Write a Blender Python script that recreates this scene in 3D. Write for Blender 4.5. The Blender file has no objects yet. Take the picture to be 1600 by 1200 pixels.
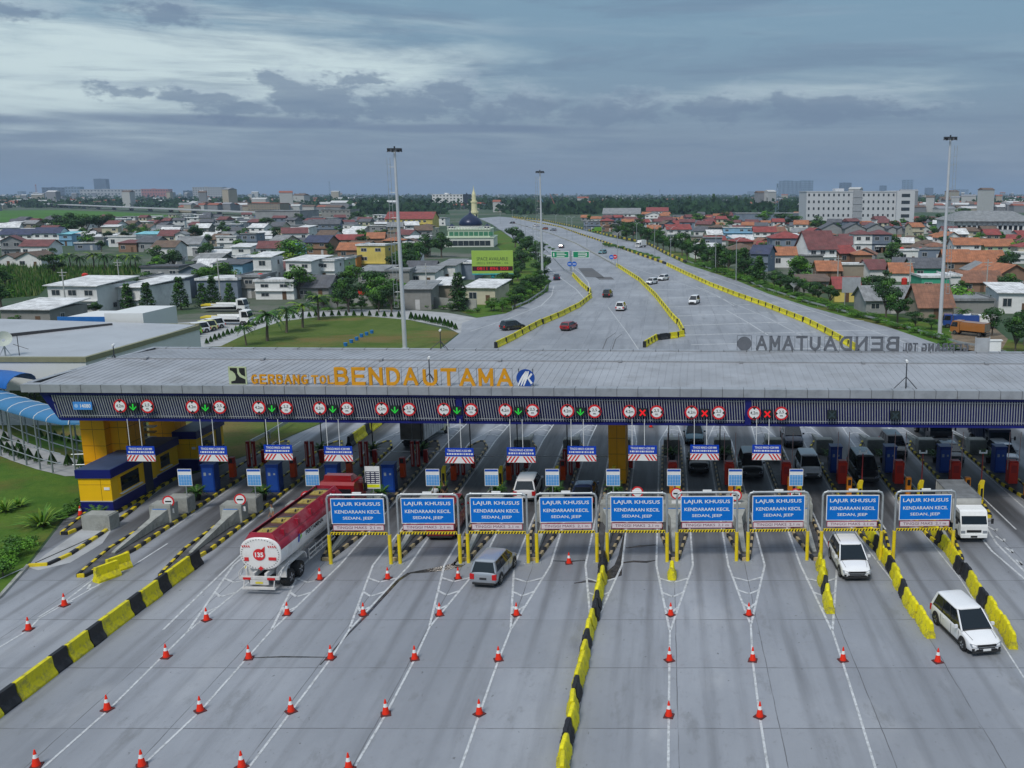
import bpy, bmesh, math, random
from mathutils import Vector, Matrix
random.seed(7)
S = bpy.context.scene
COL = S.collection
R = math.radians
PI = math.pi

# ---------------------------------------------------------------- camera
F, CX, CY, CAMH = 1506.0, 1040.0, 600.0, 23.0
PITCH = math.atan(297 / 1506)
cam = bpy.data.cameras.new('camera')
camo = bpy.data.objects.new('camera', cam)
COL.objects.link(camo)
camo.location = (0, 0, CAMH)
camo.rotation_euler = (PI / 2 - PITCH, 0, 0)
cam.sensor_width = 36
cam.lens = F / 1600 * 36
cam.shift_x = (800 - CX) / 1600
cam.clip_start = 0.5
cam.clip_end = 60000
S.camera = camo

# ---------------------------------------------------------------- sky, sun, exposure
SUN_EL, SUN_ROT = R(52), R(202)          # behind the viewer, to the left
S.view_settings.view_transform = 'Standard'
S.view_settings.look = 'None'
S.view_settings.gamma = 1
S.view_settings.exposure = 0.14
w = bpy.data.worlds.new('World')
S.world = w
w.use_nodes = True
N, L = w.node_tree.nodes, w.node_tree.links
N.clear()

def nd(t, **k):
    n = N.new(t)
    for a, b in k.items(): setattr(n, a, b)
    return n
def mth(op, a, b=None, c=None, clamp=False):
    n = nd('ShaderNodeMath', operation=op); n.use_clamp = clamp
    for i, x in enumerate((a, b, c)):
        if x is None: continue
        if isinstance(x, (int, float)): n.inputs[i].default_value = x
        else: L.new(x, n.inputs[i])
    return n.outputs[0]
def mixc(fac, a, b):
    n = nd('ShaderNodeMix', data_type='RGBA')
    if isinstance(fac, float): n.inputs[0].default_value = fac
    else: L.new(fac, n.inputs[0])
    for s, x in ((6, a), (7, b)):
        if isinstance(x, tuple): n.inputs[s].default_value = (*x, 1)
        else: L.new(x, n.inputs[s])
    return n.outputs[2]
def ramp(x, a, b):
    n = nd('ShaderNodeMapRange', interpolation_type='SMOOTHSTEP'); n.clamp = True
    L.new(x, n.inputs[0]); n.inputs[1].default_value = a; n.inputs[2].default_value = b
    return n.outputs[0]
tc = nd('ShaderNodeTexCoord')
sp = nd('ShaderNodeSeparateXYZ'); L.new(tc.outputs['Generated'], sp.inputs[0])
az = mth('MULTIPLY', mth('ARCTAN2', sp.outputs[0], sp.outputs[1]), 57.2958)      # degrees, 0 = straight ahead
el = mth('MULTIPLY', mth('ARCSINE', sp.outputs[2]), 57.2958)
def skynoise(sx, sy, seed, detail=6, rough=.55, dist=0.0):
    cb = nd('ShaderNodeCombineXYZ')
    L.new(mth('MULTIPLY', az, sx), cb.inputs[0]); L.new(mth('MULTIPLY', el, sy), cb.inputs[1]); cb.inputs[2].default_value = seed
    n = nd('ShaderNodeTexNoise'); L.new(cb.outputs[0], n.inputs['Vector'])
    n.inputs['Scale'].default_value = 1; n.inputs['Detail'].default_value = detail
    n.inputs['Roughness'].default_value = rough; n.inputs['Distortion'].default_value = dist
    return n.outputs[0]
def blob(a0, e0, ra, re):
    u = mth('DIVIDE', mth('SUBTRACT', az, a0), ra); v = mth('DIVIDE', mth('SUBTRACT', el, e0), re)
    d = mth('ADD', mth('MULTIPLY', u, u), mth('MULTIPLY', v, v))
    return mth('EXPONENT', mth('MULTIPLY', d, -1.0))
sky = nd('ShaderNodeTexSky', sky_type='NISHITA')
sky.sun_disc = False; sky.sun_elevation = SUN_EL; sky.sun_rotation = SUN_ROT
sky.air_density = 1.5; sky.dust_density = 3
# even grey-blue cloud deck, brighter towards the zenith
c = mixc(ramp(el, -1.0, 11.0), (1.95, 2.5, 3.4), (1.8, 3.0, 4.1))
c = mixc(ramp(el, 11.0, 60.0), c, (6.6, 7.6, 8.8))
w1 = skynoise(.045, .34, 3.1, 8, .62, .6)
w2 = skynoise(.12, 1.1, 8.7, 8, .62, .5)
wis = mth('ADD', mth('MULTIPLY', w1, .6), mth('MULTIPLY', w2, .4))
left = mth('ADD', mth('MULTIPLY', blob(-33, 6.2, 16, 3.4), 1.0), mth('MULTIPLY', blob(-19, 6.6, 11, 1.8), .8))
left = mth('MAXIMUM', left, mth('MULTIPLY', blob(9, 5.5, 10, .9), .6))
left = mth('MAXIMUM', left, mth('MULTIPLY', blob(-26, 9.0, 12, .9), .8))
lightm = mth('MULTIPLY', ramp(mth('ADD', wis, mth('MULTIPLY', left, .24)), .5, .74), mth('MINIMUM', mth('ADD', left, .14), 1.0))
c = mixc(lightm, c, (5.6, 6.8, 7.1))
wd = skynoise(.07, .6, 21.0, 8, .62, .5)
c = mixc(mth('MULTIPLY', ramp(wd, .47, .66), .55), c, (1.35, 2.05, 3.1))
wh = skynoise(.05, .9, 41.0, 8, .6, .5)
c = mixc(mth('MULTIPLY', ramp(wh, .52, .70), .30), c, (2.6, 3.5, 4.5))
# small ragged cumulus: positions pushed about by noise so their outlines tear
nx = skynoise(.42, .95, 2.2, 6, .6); ny = skynoise(.42, .95, 12.7, 6, .6); nf = skynoise(1.5, 3.4, 31.0, 7, .65)
az0, el0 = az, el
az = mth('ADD', az0, mth('MULTIPLY', mth('SUBTRACT', nx, .5), 5.5)); el = mth('ADD', el0, mth('MULTIPLY', mth('SUBTRACT', ny, .5), 2.2))
dk = None; tops = None
for a0, e0, ra, re, k in ((-28.5, 5.0, 1.5, .4, .8), (-25.3, 4.9, 1.9, .5, 1), (-23.4, 4.3, 2.0, .6, .9), (-20.6, 5.3, 1.5, .95, 1.1), (-18.4, 4.7, 1.9, 1.0, 1.1), (-14.6, 4.6, 2.4, .9, .95), (-12.0, 5.4, 1.6, .8, .9), (-10, 4.4, 2.2, .8, .8),
                       (-32.5, 8.4, 2.4, .5, .75), (-26.5, 8.7, 2.6, .55, .8), (-8.0, 5.0, 2.0, .8, .8), (-17, 6.0, 2.4, .4, .8), (9.6, 4.8, 3.4, .75, 1.0), (6.6, 5.0, 1.7, .7, .9), (3.2, 4.8, 2.2, .85, .9), (-3, 4.5, 4.0, .8, .8), (-1.5, 5.4, 2, .5, .6), (14, 4.5, 2.5, .4, .7)):
    b = mth('MULTIPLY', blob(a0, e0, ra * 1.15, re * 1.15), k); u_ = mth('MULTIPLY', blob(a0 + ra * .3, e0 + re * .8, ra * 1.2, re), k)
    dk = b if dk is None else mth('MAXIMUM', dk, b); tops = u_ if tops is None else mth('MAXIMUM', tops, u_)
az, el = az0, el0
nf2 = mth('MULTIPLY', mth('SUBTRACT', nf, .5), .9)
c = mixc(mth('MULTIPLY', ramp(mth('ADD', tops, nf2), .35, .8), .40), c, (3.6, 4.5, 5.4))
c = mixc(mth('MULTIPLY', ramp(mth('ADD', dk, nf2), .30, .72), .72), c, (1.4, 2.05, 3.1))
st = mth('MAXIMUM', blob(-24, 3.75, 9, .4), mth('MAXIMUM', blob(-38, 3.5, 9, .35), blob(-11, 3.6, 9, .3)))
sm = ramp(mth('ADD', mth('MULTIPLY', st, .6), mth('MULTIPLY', w2, .8)), .60, .92)
c = mixc(mth('MULTIPLY', sm, .75), c, (1.3, 1.9, 3.0))
c = mixc(.93, sky.outputs[0], c)
bg = nd('ShaderNodeBackground'); L.new(c, bg.inputs[0]); bg.inputs[1].default_value = .10
out = nd('ShaderNodeOutputWorld'); L.new(bg.outputs[0], out.inputs[0])

sd = bpy.data.lights.new('sun', 'SUN')
sd.energy = 2.1; sd.angle = R(13); sd.color = (1, .95, .88)
so = bpy.data.objects.new('sun', sd); COL.objects.link(so)
# nishita: rotation measured from +Y towards +X
sdir = Vector((math.sin(SUN_ROT) * math.cos(SUN_EL), math.cos(SUN_ROT) * math.cos(SUN_EL), math.sin(SUN_EL)))
so.rotation_euler = sdir.to_track_quat('Z', 'Y').to_euler()
so.location = (0, -20, 60)

# ---------------------------------------------------------------- measuring the ground under a sight line
def _ray(px, py):
    a = (px - CX) / F; b = (CY - py) / F
    return a, math.cos(PITCH) + b * math.sin(PITCH), -math.sin(PITCH) + b * math.cos(PITCH)
def G(px, py, z=0.0):
    a, dy, dz = _ray(px, py); t = (z - CAMH) / dz
    return Vector((a * t, dy * t, z))
def atY(px, py, Y):
    a, dy, dz = _ray(px, py); t = Y / dy
    return Vector((a * t, Y, CAMH + dz * t))
def ppm(x, y, z=0):          # photo pixels per metre at a place
    return F / (y * math.cos(PITCH) + (CAMH - z) * math.sin(PITCH))

# ---------------------------------------------------------------- materials
_M = {}
def M(name, col=None, rough=.7, metal=0, var=.12, scale=1.5, bump=0, coat=0, rnd=0, emit=0, stain=None, spec=.35):
    if name in _M: return _M[name]
    m = bpy.data.materials.new(name); m.use_nodes = True
    n, l = m.node_tree.nodes, m.node_tree.links
    p = n['Principled BSDF']
    p.inputs['Roughness'].default_value = rough; p.inputs['Metallic'].default_value = metal
    p.inputs['Coat Weight'].default_value = coat
    p.inputs['Specular IOR Level'].default_value = spec
    src = None
    if var or stain:
        t = n.new('ShaderNodeTexCoord')
        ns = n.new('ShaderNodeTexNoise'); ns.inputs['Scale'].default_value = scale; ns.inputs['Detail'].default_value = 6
        ns.inputs['Roughness'].default_value = .62
        l.new(t.outputs['Object'], ns.inputs['Vector'])
        mr = n.new('ShaderNodeMapRange'); mr.inputs[1].default_value = .3; mr.inputs[2].default_value = .7
        mr.inputs[3].default_value = 1 - var; mr.inputs[4].default_value = 1 + var
        l.new(ns.outputs[0], mr.inputs[0])
        hs = n.new('ShaderNodeHueSaturation'); hs.inputs['Color'].default_value = (*col, 1)
        if rnd:
            oi = n.new('ShaderNodeObjectInfo'); r2 = n.new('ShaderNodeMapRange')
            r2.inputs[3].default_value = 1 - rnd; r2.inputs[4].default_value = 1 + rnd
            l.new(oi.outputs['Random'], r2.inputs[0])
            mm = n.new('ShaderNodeMath'); mm.operation = 'MULTIPLY'
            l.new(mr.outputs[0], mm.inputs[0]); l.new(r2.outputs[0], mm.inputs[1]); l.new(mm.outputs[0], hs.inputs['Value'])
        else: l.new(mr.outputs[0], hs.inputs['Value'])
        src = hs.outputs[0]
        if stain:
            n2 = n.new('ShaderNodeTexNoise'); n2.inputs['Scale'].default_value = stain[1]; n2.inputs['Detail'].default_value = 8; n2.inputs['Roughness'].default_value = .7
            l.new(t.outputs['Object'], n2.inputs['Vector'])
            m2 = n.new('ShaderNodeMapRange'); m2.inputs[1].default_value = .5; m2.inputs[2].default_value = .68; m2.inputs[4].default_value = stain[2]
            l.new(n2.outputs[0], m2.inputs[0])
            mx = n.new('ShaderNodeMix'); mx.data_type = 'RGBA'; mx.inputs[7].default_value = (*stain[0], 1)
            l.new(m2.outputs[0], mx.inputs[0]); l.new(src, mx.inputs[6]); src = mx.outputs[2]
        l.new(src, p.inputs['Base Color'])
        if bump:
            bp = n.new('ShaderNodeBump'); bp.inputs['Strength'].default_value = bump; bp.inputs['Distance'].default_value = .05
            nb = n.new('ShaderNodeTexNoise'); nb.inputs['Scale'].default_value = scale * 5; nb.inputs['Detail'].default_value = 5
            l.new(t.outputs['Object'], nb.inputs['Vector']); l.new(nb.outputs[0], bp.inputs['Height']); l.new(bp.outputs[0], p.inputs['Normal'])
    else:
        p.inputs['Base Color'].default_value = (*col, 1)
    if emit:
        p.inputs['Emission Color'].default_value = (*col, 1); p.inputs['Emission Strength'].default_value = emit
    _M[name] = m
    return m

# ---------------------------------------------------------------- mesh builder
class MB:
    def __init__(s): s.v = []; s.f = []; s.m = []
    def add(s, vs, fs, mi=0, X=None):
        k = len(s.v)
        s.v += [tuple(X @ Vector(a)) if X else tuple(a) for a in vs]
        s.f += [tuple(i + k for i in q) for q in fs]; s.m += [mi] * len(fs)
        return s
    def box(s, x0, x1, y0, y1, z0, z1, mi=0, X=None):
        return s.add([(x0, y0, z0), (x1, y0, z0), (x1, y1, z0), (x0, y1, z0), (x0, y0, z1), (x1, y0, z1), (x1, y1, z1), (x0, y1, z1)],
                     [(0, 3, 2, 1), (4, 5, 6, 7), (0, 1, 5, 4), (1, 2, 6, 5), (2, 3, 7, 6), (3, 0, 4, 7)], mi, X)
    def cyl(s, a, b, r0, r1=None, n=10, mi=0, cap=True, X=None):
        a, b = Vector(a), Vector(b); r1 = r0 if r1 is None else r1
        q = (b - a).to_track_quat('Z', 'Y'); vs = []
        for c, r in ((a, r0), (b, r1)):
            for i in range(n):
                t = 2 * PI * i / n
                vs.append(c + q @ Vector((r * math.cos(t), r * math.sin(t), 0)))
        fs = [(i, (i + 1) % n, n + (i + 1) % n, n + i) for i in range(n)]
        if cap: fs += [tuple(range(n - 1, -1, -1)), tuple(range(n, 2 * n))]
        return s.add(vs, fs, mi, X)
    def loft(s, rings, mi=0, cap=True, X=None, closed=True):
        n = len(rings[0]); vs = [p for r in rings for p in r]; fs = []
        for k in range(len(rings) - 1):
            for i in range(n if closed else n - 1):
                j = (i + 1) % n
                fs.append((k * n + i, k * n + j, (k + 1) * n + j, (k + 1) * n + i))
        if cap: fs += [tuple(range(n - 1, -1, -1)), tuple(range((len(rings) - 1) * n, len(rings) * n))]
        return s.add(vs, fs, mi, X)
    def prism(s, poly, z0, z1, mi=0, X=None):
        return s.loft([[(x, y, z0) for x, y in poly], [(x, y, z1) for x, y in poly]], mi, True, X)
    def tube(s, pts, r, n=8, mi=0, X=None):
        for a, b in zip(pts, pts[1:]): s.cyl(a, b, r, None, n, mi, True, X)
        return s
    def quad(s, a, b, c, d, mi=0, X=None): return s.add([a, b, c, d], [(0, 1, 2, 3)], mi, X)
    def mesh(s, me, X, mi=0):
        return s.add([v.co for v in me.vertices], [tuple(p.vertices) for p in me.polygons], mi, X)
    def data(s, name, mats, smooth=False):
        me = bpy.data.meshes.new(name); me.from_pydata(s.v, [], s.f)
        for m in (mats if isinstance(mats, (list, tuple)) else [mats]): me.materials.append(m)
        me.polygons.foreach_set('material_index', s.m)
        if smooth: me.polygons.foreach_set('use_smooth', [True] * len(s.f))
        me.update()
        bm = bmesh.new(); bm.from_mesh(me); bmesh.ops.recalc_face_normals(bm, faces=bm.faces); bm.to_mesh(me); bm.free()
        if smooth: me.set_sharp_from_angle(angle=R(38))
        return me
    def build(s, name, mats, parent=None, smooth=False):
        return link(name, s.data(name, mats, smooth), parent)
def link(name, me, parent=None):
    o = bpy.data.objects.new(name, me); COL.objects.link(o)
    if parent: o.parent = parent
    return o
def tag(o, label=None, cat=None, group=None, kind=None):
    if label: o['label'] = label
    if cat: o['category'] = cat
    if group: o['group'] = group
    if kind: o['kind'] = kind
    return o
def thing(name, label, cat, loc=(0, 0, 0), rz=0, group=None):
    o = bpy.data.objects.new(name, None); COL.objects.link(o)
    o.location = loc; o.rotation_euler = (0, 0, rz); o.empty_display_size = .3
    return tag(o, label, cat, group)
_kids = {}
def kids(o): return [c for c in bpy.data.objects if c.parent == o]
def capture(o):
    return (o, [(c, capture(c)[1]) for c in kids(o)])
def dup(tree, loc=None, rz=None, label=None, group=None, parent=None):
    o, ch = tree
    r = o.copy(); COL.objects.link(r)
    if parent: r.parent = parent
    if loc is not None: r.location = loc
    if rz is not None: r.rotation_euler = (0, 0, rz)
    if label: r['label'] = label
    if group: r['group'] = group
    for c, g in ch: dup((c, g), parent=r)
    return r
ORD = 'zeroth first second third fourth fifth sixth seventh eighth ninth tenth eleventh twelfth thirteenth fourteenth fifteenth sixteenth seventeenth eighteenth nineteenth'.split()
def nth(i):
    if i > 99: return 'hundred-and-' + nth(i - 100) if i > 100 else 'hundredth'
    if i < 20: return ORD[i]
    t = {2: 'twenty', 3: 'thirty', 4: 'forty', 5: 'fifty', 6: 'sixty', 7: 'seventy', 8: 'eighty', 9: 'ninety'}[i // 10]
    return (t[:-1] + 'ieth') if i % 10 == 0 else t + '-' + ORD[i % 10]
_txt = {}
def text(s, size=1.0, bold=0.0, depth=0.0, align='CENTER', sx=1.0):
    """flat lettering in the XY plane, origin at the middle of the line"""
    k = (s, size, bold, depth, align, sx)
    if k in _txt: return _txt[k]
    cu = bpy.data.curves.new('lettering', 'FONT'); cu.body = s; cu.size = size; cu.offset = bold; cu.extrude = depth
    cu.align_x = align; cu.align_y = 'CENTER'; cu.resolution_u = 2
    o = bpy.data.objects.new('lettering', cu); COL.objects.link(o)
    dg = bpy.context.evaluated_depsgraph_get(); dg.update()
    me = bpy.data.meshes.new_from_object(o.evaluated_get(dg))
    COL.objects.unlink(o); bpy.data.objects.remove(o)
    if sx != 1: me.transform(Matrix.Diagonal((sx, 1, 1, 1)))
    _txt[k] = me
    return me
def wide(s, width, height, bold=0.0, depth=0.0):
    """lettering scaled to an exact width and capital height"""
    me = text(s, 1.0, bold, depth).copy()
    xs = [v.co.x for v in me.vertices]; ys = [v.co.y for v in me.vertices]
    x0, x1, y0, y1 = min(xs), max(xs), min(ys), max(ys)
    me.transform(Matrix.Diagonal((width / (x1 - x0), height / (y1 - y0), 1, 1)) @ Matrix.Translation((-(x0 + x1) / 2, -(y0 + y1) / 2, 0)))
    return me
def face(x, y, z, back=False):
    """places XY-plane lettering upright, readable from -Y (or from +Y when back)"""
    return Matrix.Translation((x, y, z)) @ (Matrix.Rotation(PI, 4, 'Z') if back else Matrix.Identity(4)) @ Matrix.Rotation(PI / 2, 4, 'X')
def disc(r, n=24, y=0, cx=0, cz=0):
    return [(cx + r * math.cos(2 * PI * i / n), y, cz + r * math.sin(2 * PI * i / n)) for i in range(n)]
# ================================================================ ground and roads
def nodes_mat(name, build, rough=.8):
    if name in _M: return _M[name]
    m = bpy.data.materials.new(name); m.use_nodes = True
    n, l = m.node_tree.nodes, m.node_tree.links
    p = n['Principled BSDF']; p.inputs['Roughness'].default_value = rough
    tc = n.new('ShaderNodeTexCoord'); sep = n.new('ShaderNodeSeparateXYZ'); l.new(tc.outputs['Object'], sep.inputs[0])
    class H: pass
    h = H(); h.n, h.l, h.p, h.x, h.y, h.z = n, l, p, sep.outputs[0], sep.outputs[1], sep.outputs[2]
    def mt(op, a, b=None, c=None):
        q = n.new('ShaderNodeMath'); q.operation = op
        for i, v in enumerate((a, b, c)):
            if v is None: continue
            if isinstance(v, (int, float)): q.inputs[i].default_value = v
            else: l.new(v, q.inputs[i])
        return q.outputs[0]
    def noise(sx, sy, sz=1, det=6, rg=.6, seed=0.0):
        mp = n.new('ShaderNodeMapping'); mp.inputs['Scale'].default_value = (sx, sy, sz); mp.inputs['Location'].default_value = (seed, seed * 1.3, 0)
        l.new(tc.outputs['Object'], mp.inputs[0]); q = n.new('ShaderNodeTexNoise'); q.inputs['Scale'].default_value = 1
        q.inputs['Detail'].default_value = det; q.inputs['Roughness'].default_value = rg
        l.new(mp.outputs[0], q.inputs['Vector']); return q.outputs[0]
    def rng(v, a, b, c=0.0, d=1.0):
        q = n.new('ShaderNodeMapRange'); q.interpolation_type = 'SMOOTHSTEP'
        l.new(v, q.inputs[0])
        for i, x in ((1, a), (2, b), (3, c), (4, d)): q.inputs[i].default_value = x
        return q.outputs[0]
    def mix(f, a, b):
        q = n.new('ShaderNodeMix'); q.data_type = 'RGBA'
        if isinstance(f, (int, float)): q.inputs[0].default_value = f
        else: l.new(f, q.inputs[0])
        for s_, x in ((6, a), (7, b)):
            if isinstance(x, tuple): q.inputs[s_].default_value = (*x, 1)
            else: l.new(x, q.inputs[s_])
        return q.outputs[2]
    h.m, h.noise, h.rng, h.mix = mt, noise, rng, mix
    col = build(h)
    l.new(col, p.inputs['Base Color'])
    _M[name] = m
    return m

def _conc(h):
    c = h.mix(h.rng(h.noise(.09, .03, 1, 8, .65), .35, .68), (.215, .23, .26), (.31, .327, .362))
    c = h.mix(h.m('MULTIPLY', h.rng(h.noise(.8, .05, 1, 6, .6, 4), .5, .7), .5), c, (.14, .148, .165))      # tyre streaks along the lanes
    c = h.mix(h.m('MULTIPLY', h.rng(h.noise(2.2, 1.6, 1, 8, .75, 9), .52, .75), .45), c, (.15, .15, .155))
    c = h.mix(h.m('MULTIPLY', h.rng(h.noise(.25, .12, 1, 5, .6, 19), .55, .75), .4), c, (.40, .41, .43))
    # slabs differ a little: cells 4.45 x 5.5 m
    u = h.m('FLOOR', h.m('DIVIDE', h.m('ADD', h.x, 3.9), 4.45)); v = h.m('FLOOR', h.m('DIVIDE', h.y, 5.5))
    wn = h.n.new('ShaderNodeTexWhiteNoise'); wn.noise_dimensions = '2D'
    cb = h.n.new('ShaderNodeCombineXYZ'); h.l.new(u, cb.inputs[0]); h.l.new(v, cb.inputs[1]); h.l.new(cb.outputs[0], wn.inputs['Vector'])
    c = h.mix(h.m('MULTIPLY', wn.outputs['Value'], .35), c, (.17, .18, .20))
    # joints
    def joint(coord, off, per, wd):
        t = h.m('PINGPONG', h.m('ADD', coord, off), per / 2)
        return h.m('LESS_THAN', t, wd)
    wob = h.m('MULTIPLY', h.m('SUBTRACT', h.noise(.5, .5, 1, 3, .5, 3), .5), .12)
    j = h.m('MAXIMUM', joint(h.m('ADD', h.x, wob), 3.9, 4.45, .022), joint(h.m('ADD', h.y, wob), 0, 5.5, .03))
    c = h.mix(h.m('MULTIPLY', j, h.rng(h.noise(.4, .4, 1, 4, .6, 30), .3, .6, .15, .8)), c, (.06, .06, .065))
    # rubber and oil where traffic queues, plus canopy shade painted in between the islands
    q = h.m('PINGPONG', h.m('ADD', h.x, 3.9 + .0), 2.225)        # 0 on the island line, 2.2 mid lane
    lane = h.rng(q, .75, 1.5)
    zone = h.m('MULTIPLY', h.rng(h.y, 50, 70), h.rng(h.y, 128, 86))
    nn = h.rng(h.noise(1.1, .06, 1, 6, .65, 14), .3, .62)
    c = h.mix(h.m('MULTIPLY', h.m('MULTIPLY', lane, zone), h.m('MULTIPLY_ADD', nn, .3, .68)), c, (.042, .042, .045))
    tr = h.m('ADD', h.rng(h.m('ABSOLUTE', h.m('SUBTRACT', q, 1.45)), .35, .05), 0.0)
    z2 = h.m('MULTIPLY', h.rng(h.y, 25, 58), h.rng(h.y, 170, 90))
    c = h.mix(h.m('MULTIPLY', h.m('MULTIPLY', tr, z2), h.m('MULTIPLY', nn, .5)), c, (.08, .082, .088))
    sp_ = h.rng(h.noise(3.5, 2.6, 1, 3, .5, 44), .70, .74); c = h.mix(h.m('MULTIPLY', sp_, .6), c, (.06, .06, .062))
    c = h.mix(h.m('MULTIPLY', h.rng(h.noise(.5, .18, 1, 8, .72, 61), .56, .66), .4), c, (.13, .135, .14))
    h.p.inputs['Roughness'].default_value = .62
    b = h.n.new('ShaderNodeBump'); b.inputs['Strength'].default_value = .25; b.inputs['Distance'].default_value = .02
    h.l.new(h.noise(6, 6, 6, 4, .6), b.inputs['Height']); h.l.new(b.outputs[0], h.p.inputs['Normal'])
    return c
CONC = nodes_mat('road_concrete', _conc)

def _grass(a, b, d, s=.25):
    def f(h):
        c = h.mix(h.rng(h.noise(s, s, 1, 8, .7), .36, .64), a, b)
        c = h.mix(h.m('MULTIPLY', h.rng(h.noise(s * .35, s * .5, 1, 5, .6, 7), .5, .66), .75), c, d)
        c = h.mix(h.m('MULTIPLY', h.rng(h.noise(3, 3, 3, 6, .8, 5), .45, .7), .5), c, tuple(x * .55 for x in a))
        bp = h.n.new('ShaderNodeBump'); bp.inputs['Strength'].default_value = .6; bp.inputs['Distance'].default_value = .1
        h.l.new(h.noise(5, 5, 5, 5, .7), bp.inputs['Height']); h.l.new(bp.outputs[0], h.p.inputs['Normal'])
        h.p.inputs['Specular IOR Level'].default_value = .2
        return c
    return f
LAWN = nodes_mat('mown_lawn', _grass((.045, .115, .012), (.085, .15, .018), (.13, .10, .03)), .95)
LAWN2 = nodes_mat('roundabout_lawn', _grass((.055, .10, .014), (.10, .135, .03), (.17, .115, .045), .12), .95)
FIELD = nodes_mat('field_grass', _grass((.045, .13, .016), (.065, .17, .022), (.05, .11, .02), .02), .95)
REED = nodes_mat('reed_grass', _grass((.035, .085, .012), (.07, .13, .02), (.10, .11, .03), .06), .95)
def _terr(h):
    c = h.mix(h.rng(h.noise(.03, .03, 1, 8, .65), .42, .58), (.028, .065, .018), (.11, .115, .095))
    c = h.mix(h.rng(h.noise(.004, .004, 1, 6, .6, 4), .40, .55), c, (.025, .06, .022))
    c = h.mix(h.m('MULTIPLY', h.rng(h.noise(.2, .2, 1, 6, .7, 9), .5, .7), .5), c, (.07, .07, .06))
    return c
TERR = nodes_mat('far_terrain', _terr, .95)
ASPH = M('asphalt', (.10, .10, .105), .75, var=.18, scale=.6, bump=.2)
PALE = M('pale_paving', (.34, .35, .36), .8, var=.15, scale=.5, stain=((.18, .18, .18), .3, .5))
WHITE = nodes_mat('road_paint_white', lambda h: h.mix(h.rng(h.noise(3, 3, 1, 8, .8), .40, .66), (.54, .56, .58), (.27, .28, .29)), .6)
YEL = M('paint_yellow', (.60, .46, .01), .55, var=.18, scale=2.5, stain=((.30, .27, .12), 1.4, .6))
YELB = M('barrier_yellow', (.66, .58, .004), .55, var=.15, scale=3, stain=((.16, .15, .07), 2.2, .85), rnd=.13)
YPOST = M('post_yellow', (.72, .55, .01), .4, var=.06, scale=4, stain=((.4, .32, .1), 3, .4))
BLK = M('paint_black', (.014, .015, .018), .55, var=.3, scale=3, stain=((.06, .06, .06), 2, .5))
TAN = M('faded_tan', (.40, .31, .17), .7, var=.2, scale=3, stain=((.15, .13, .1), 2, .6))
CRETE = M('cast_concrete', (.30, .31, .29), .85, var=.16, scale=1.3, bump=.3, stain=((.14, .14, .135), 1.1, .75))
SLAB = M('island_concrete', (.06, .06, .063), .6, var=.25, scale=.9, bump=.2, stain=((.2, .2, .21), .7, .5))
STEEL = M('galvanised_steel', (.42, .45, .47), .42, .55, var=.12, scale=4)
DSTEEL = M('dark_steel', (.05, .055, .065), .45, .4, var=.15, scale=3)
WPAINT = M('white_paint', (.74, .75, .75), .45, var=.06, scale=3)
RED = M('signal_red', (.62, .012, .008), .45, var=.08, scale=3)
NAVY = M('navy_paint', (.005, .009, .125), .45, var=.12, scale=.8)
BLUE = M('sign_blue', (.001, .15, .56), .7, var=.07, scale=1.5, rnd=.05, spec=.15)
GLASS = M('dark_glass', (.012, .016, .02), .06, var=0, spec=.8)
BLACK = M('plain_black', (.015, .015, .016), .5, var=0)
RUBBER = M('tyre_rubber', (.02, .02, .021), .8, var=.15)
CHROME = M('bright_metal', (.6, .62, .64), .2, .9, var=0)

def sheet(name, pts, z, mat, kind='structure', thick=0):
    mb = MB(); vs = [(p[0], p[1], z) for p in pts]
    if thick: mb.loft([[(x, y, z - thick) for x, y, _ in vs], vs], 0)
    else: mb.add(vs, [tuple(range(len(vs)))])
    o = mb.build(name, mat); o['kind'] = kind
    bm = bmesh.new(); bm.from_mesh(o.data); bmesh.ops.triangulate(bm, faces=[f for f in bm.faces if len(f.verts) > 4])
    for f in bm.faces:
        if not thick and f.normal.z < 0: f.normal_flip()
    bm.to_mesh(o.data); bm.free()
    return o
def strip(mb, pts, wd, z, mi=0):
    pts = [Vector((p[0], p[1])) for p in pts]
    Ls = []; Rs = []
    for i, p in enumerate(pts):
        a = pts[max(i - 1, 0)]; b = pts[min(i + 1, len(pts) - 1)]
        d = (b - a).normalized(); nrm = Vector((-d.y, d.x)) * wd / 2
        Ls.append((*(p + nrm), z)); Rs.append((*(p - nrm), z))
    for i in range(len(pts) - 1): mb.add([Rs[i], Rs[i + 1], Ls[i + 1], Ls[i]], [(0, 1, 2, 3)], mi)
def gpl(pts, z=0): return [G(x, y, z) for x, y in pts]

sheet('ground', [(-16000, -60), (16000, -60), (16000, 24000), (-16000, 24000)], 0, TERR)
left_edge = [(-37, 15), (-38.6, 52.4), (-40.1, 57.3), (-43.2, 66), (-43.6, 80)] + gpl([(300, 742), (387, 712), (450, 684), (520, 655)]) + \
    [(-33.5, 128)] + gpl([(720, 520), (722, 505), (745, 497), (790, 490), (830, 472), (857, 455), (858, 442), (846, 412), (825, 391), (800, 372), (783, 360), (768, 350), (748, 341)])
right_edge = gpl([(780, 338.5), (805, 340.5), (850, 346), (905, 358), (950, 370), (1012, 383), (1040, 398), (1072, 413), (1150, 438), (1200, 459), (1262, 479), (1325, 496), (1387, 511), (1475, 541), (1550, 553), (1600, 575)]) + [(60, 120), (60, 15)]
sheet('toll_plaza_road', left_edge + right_edge, .03, CONC)
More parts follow.
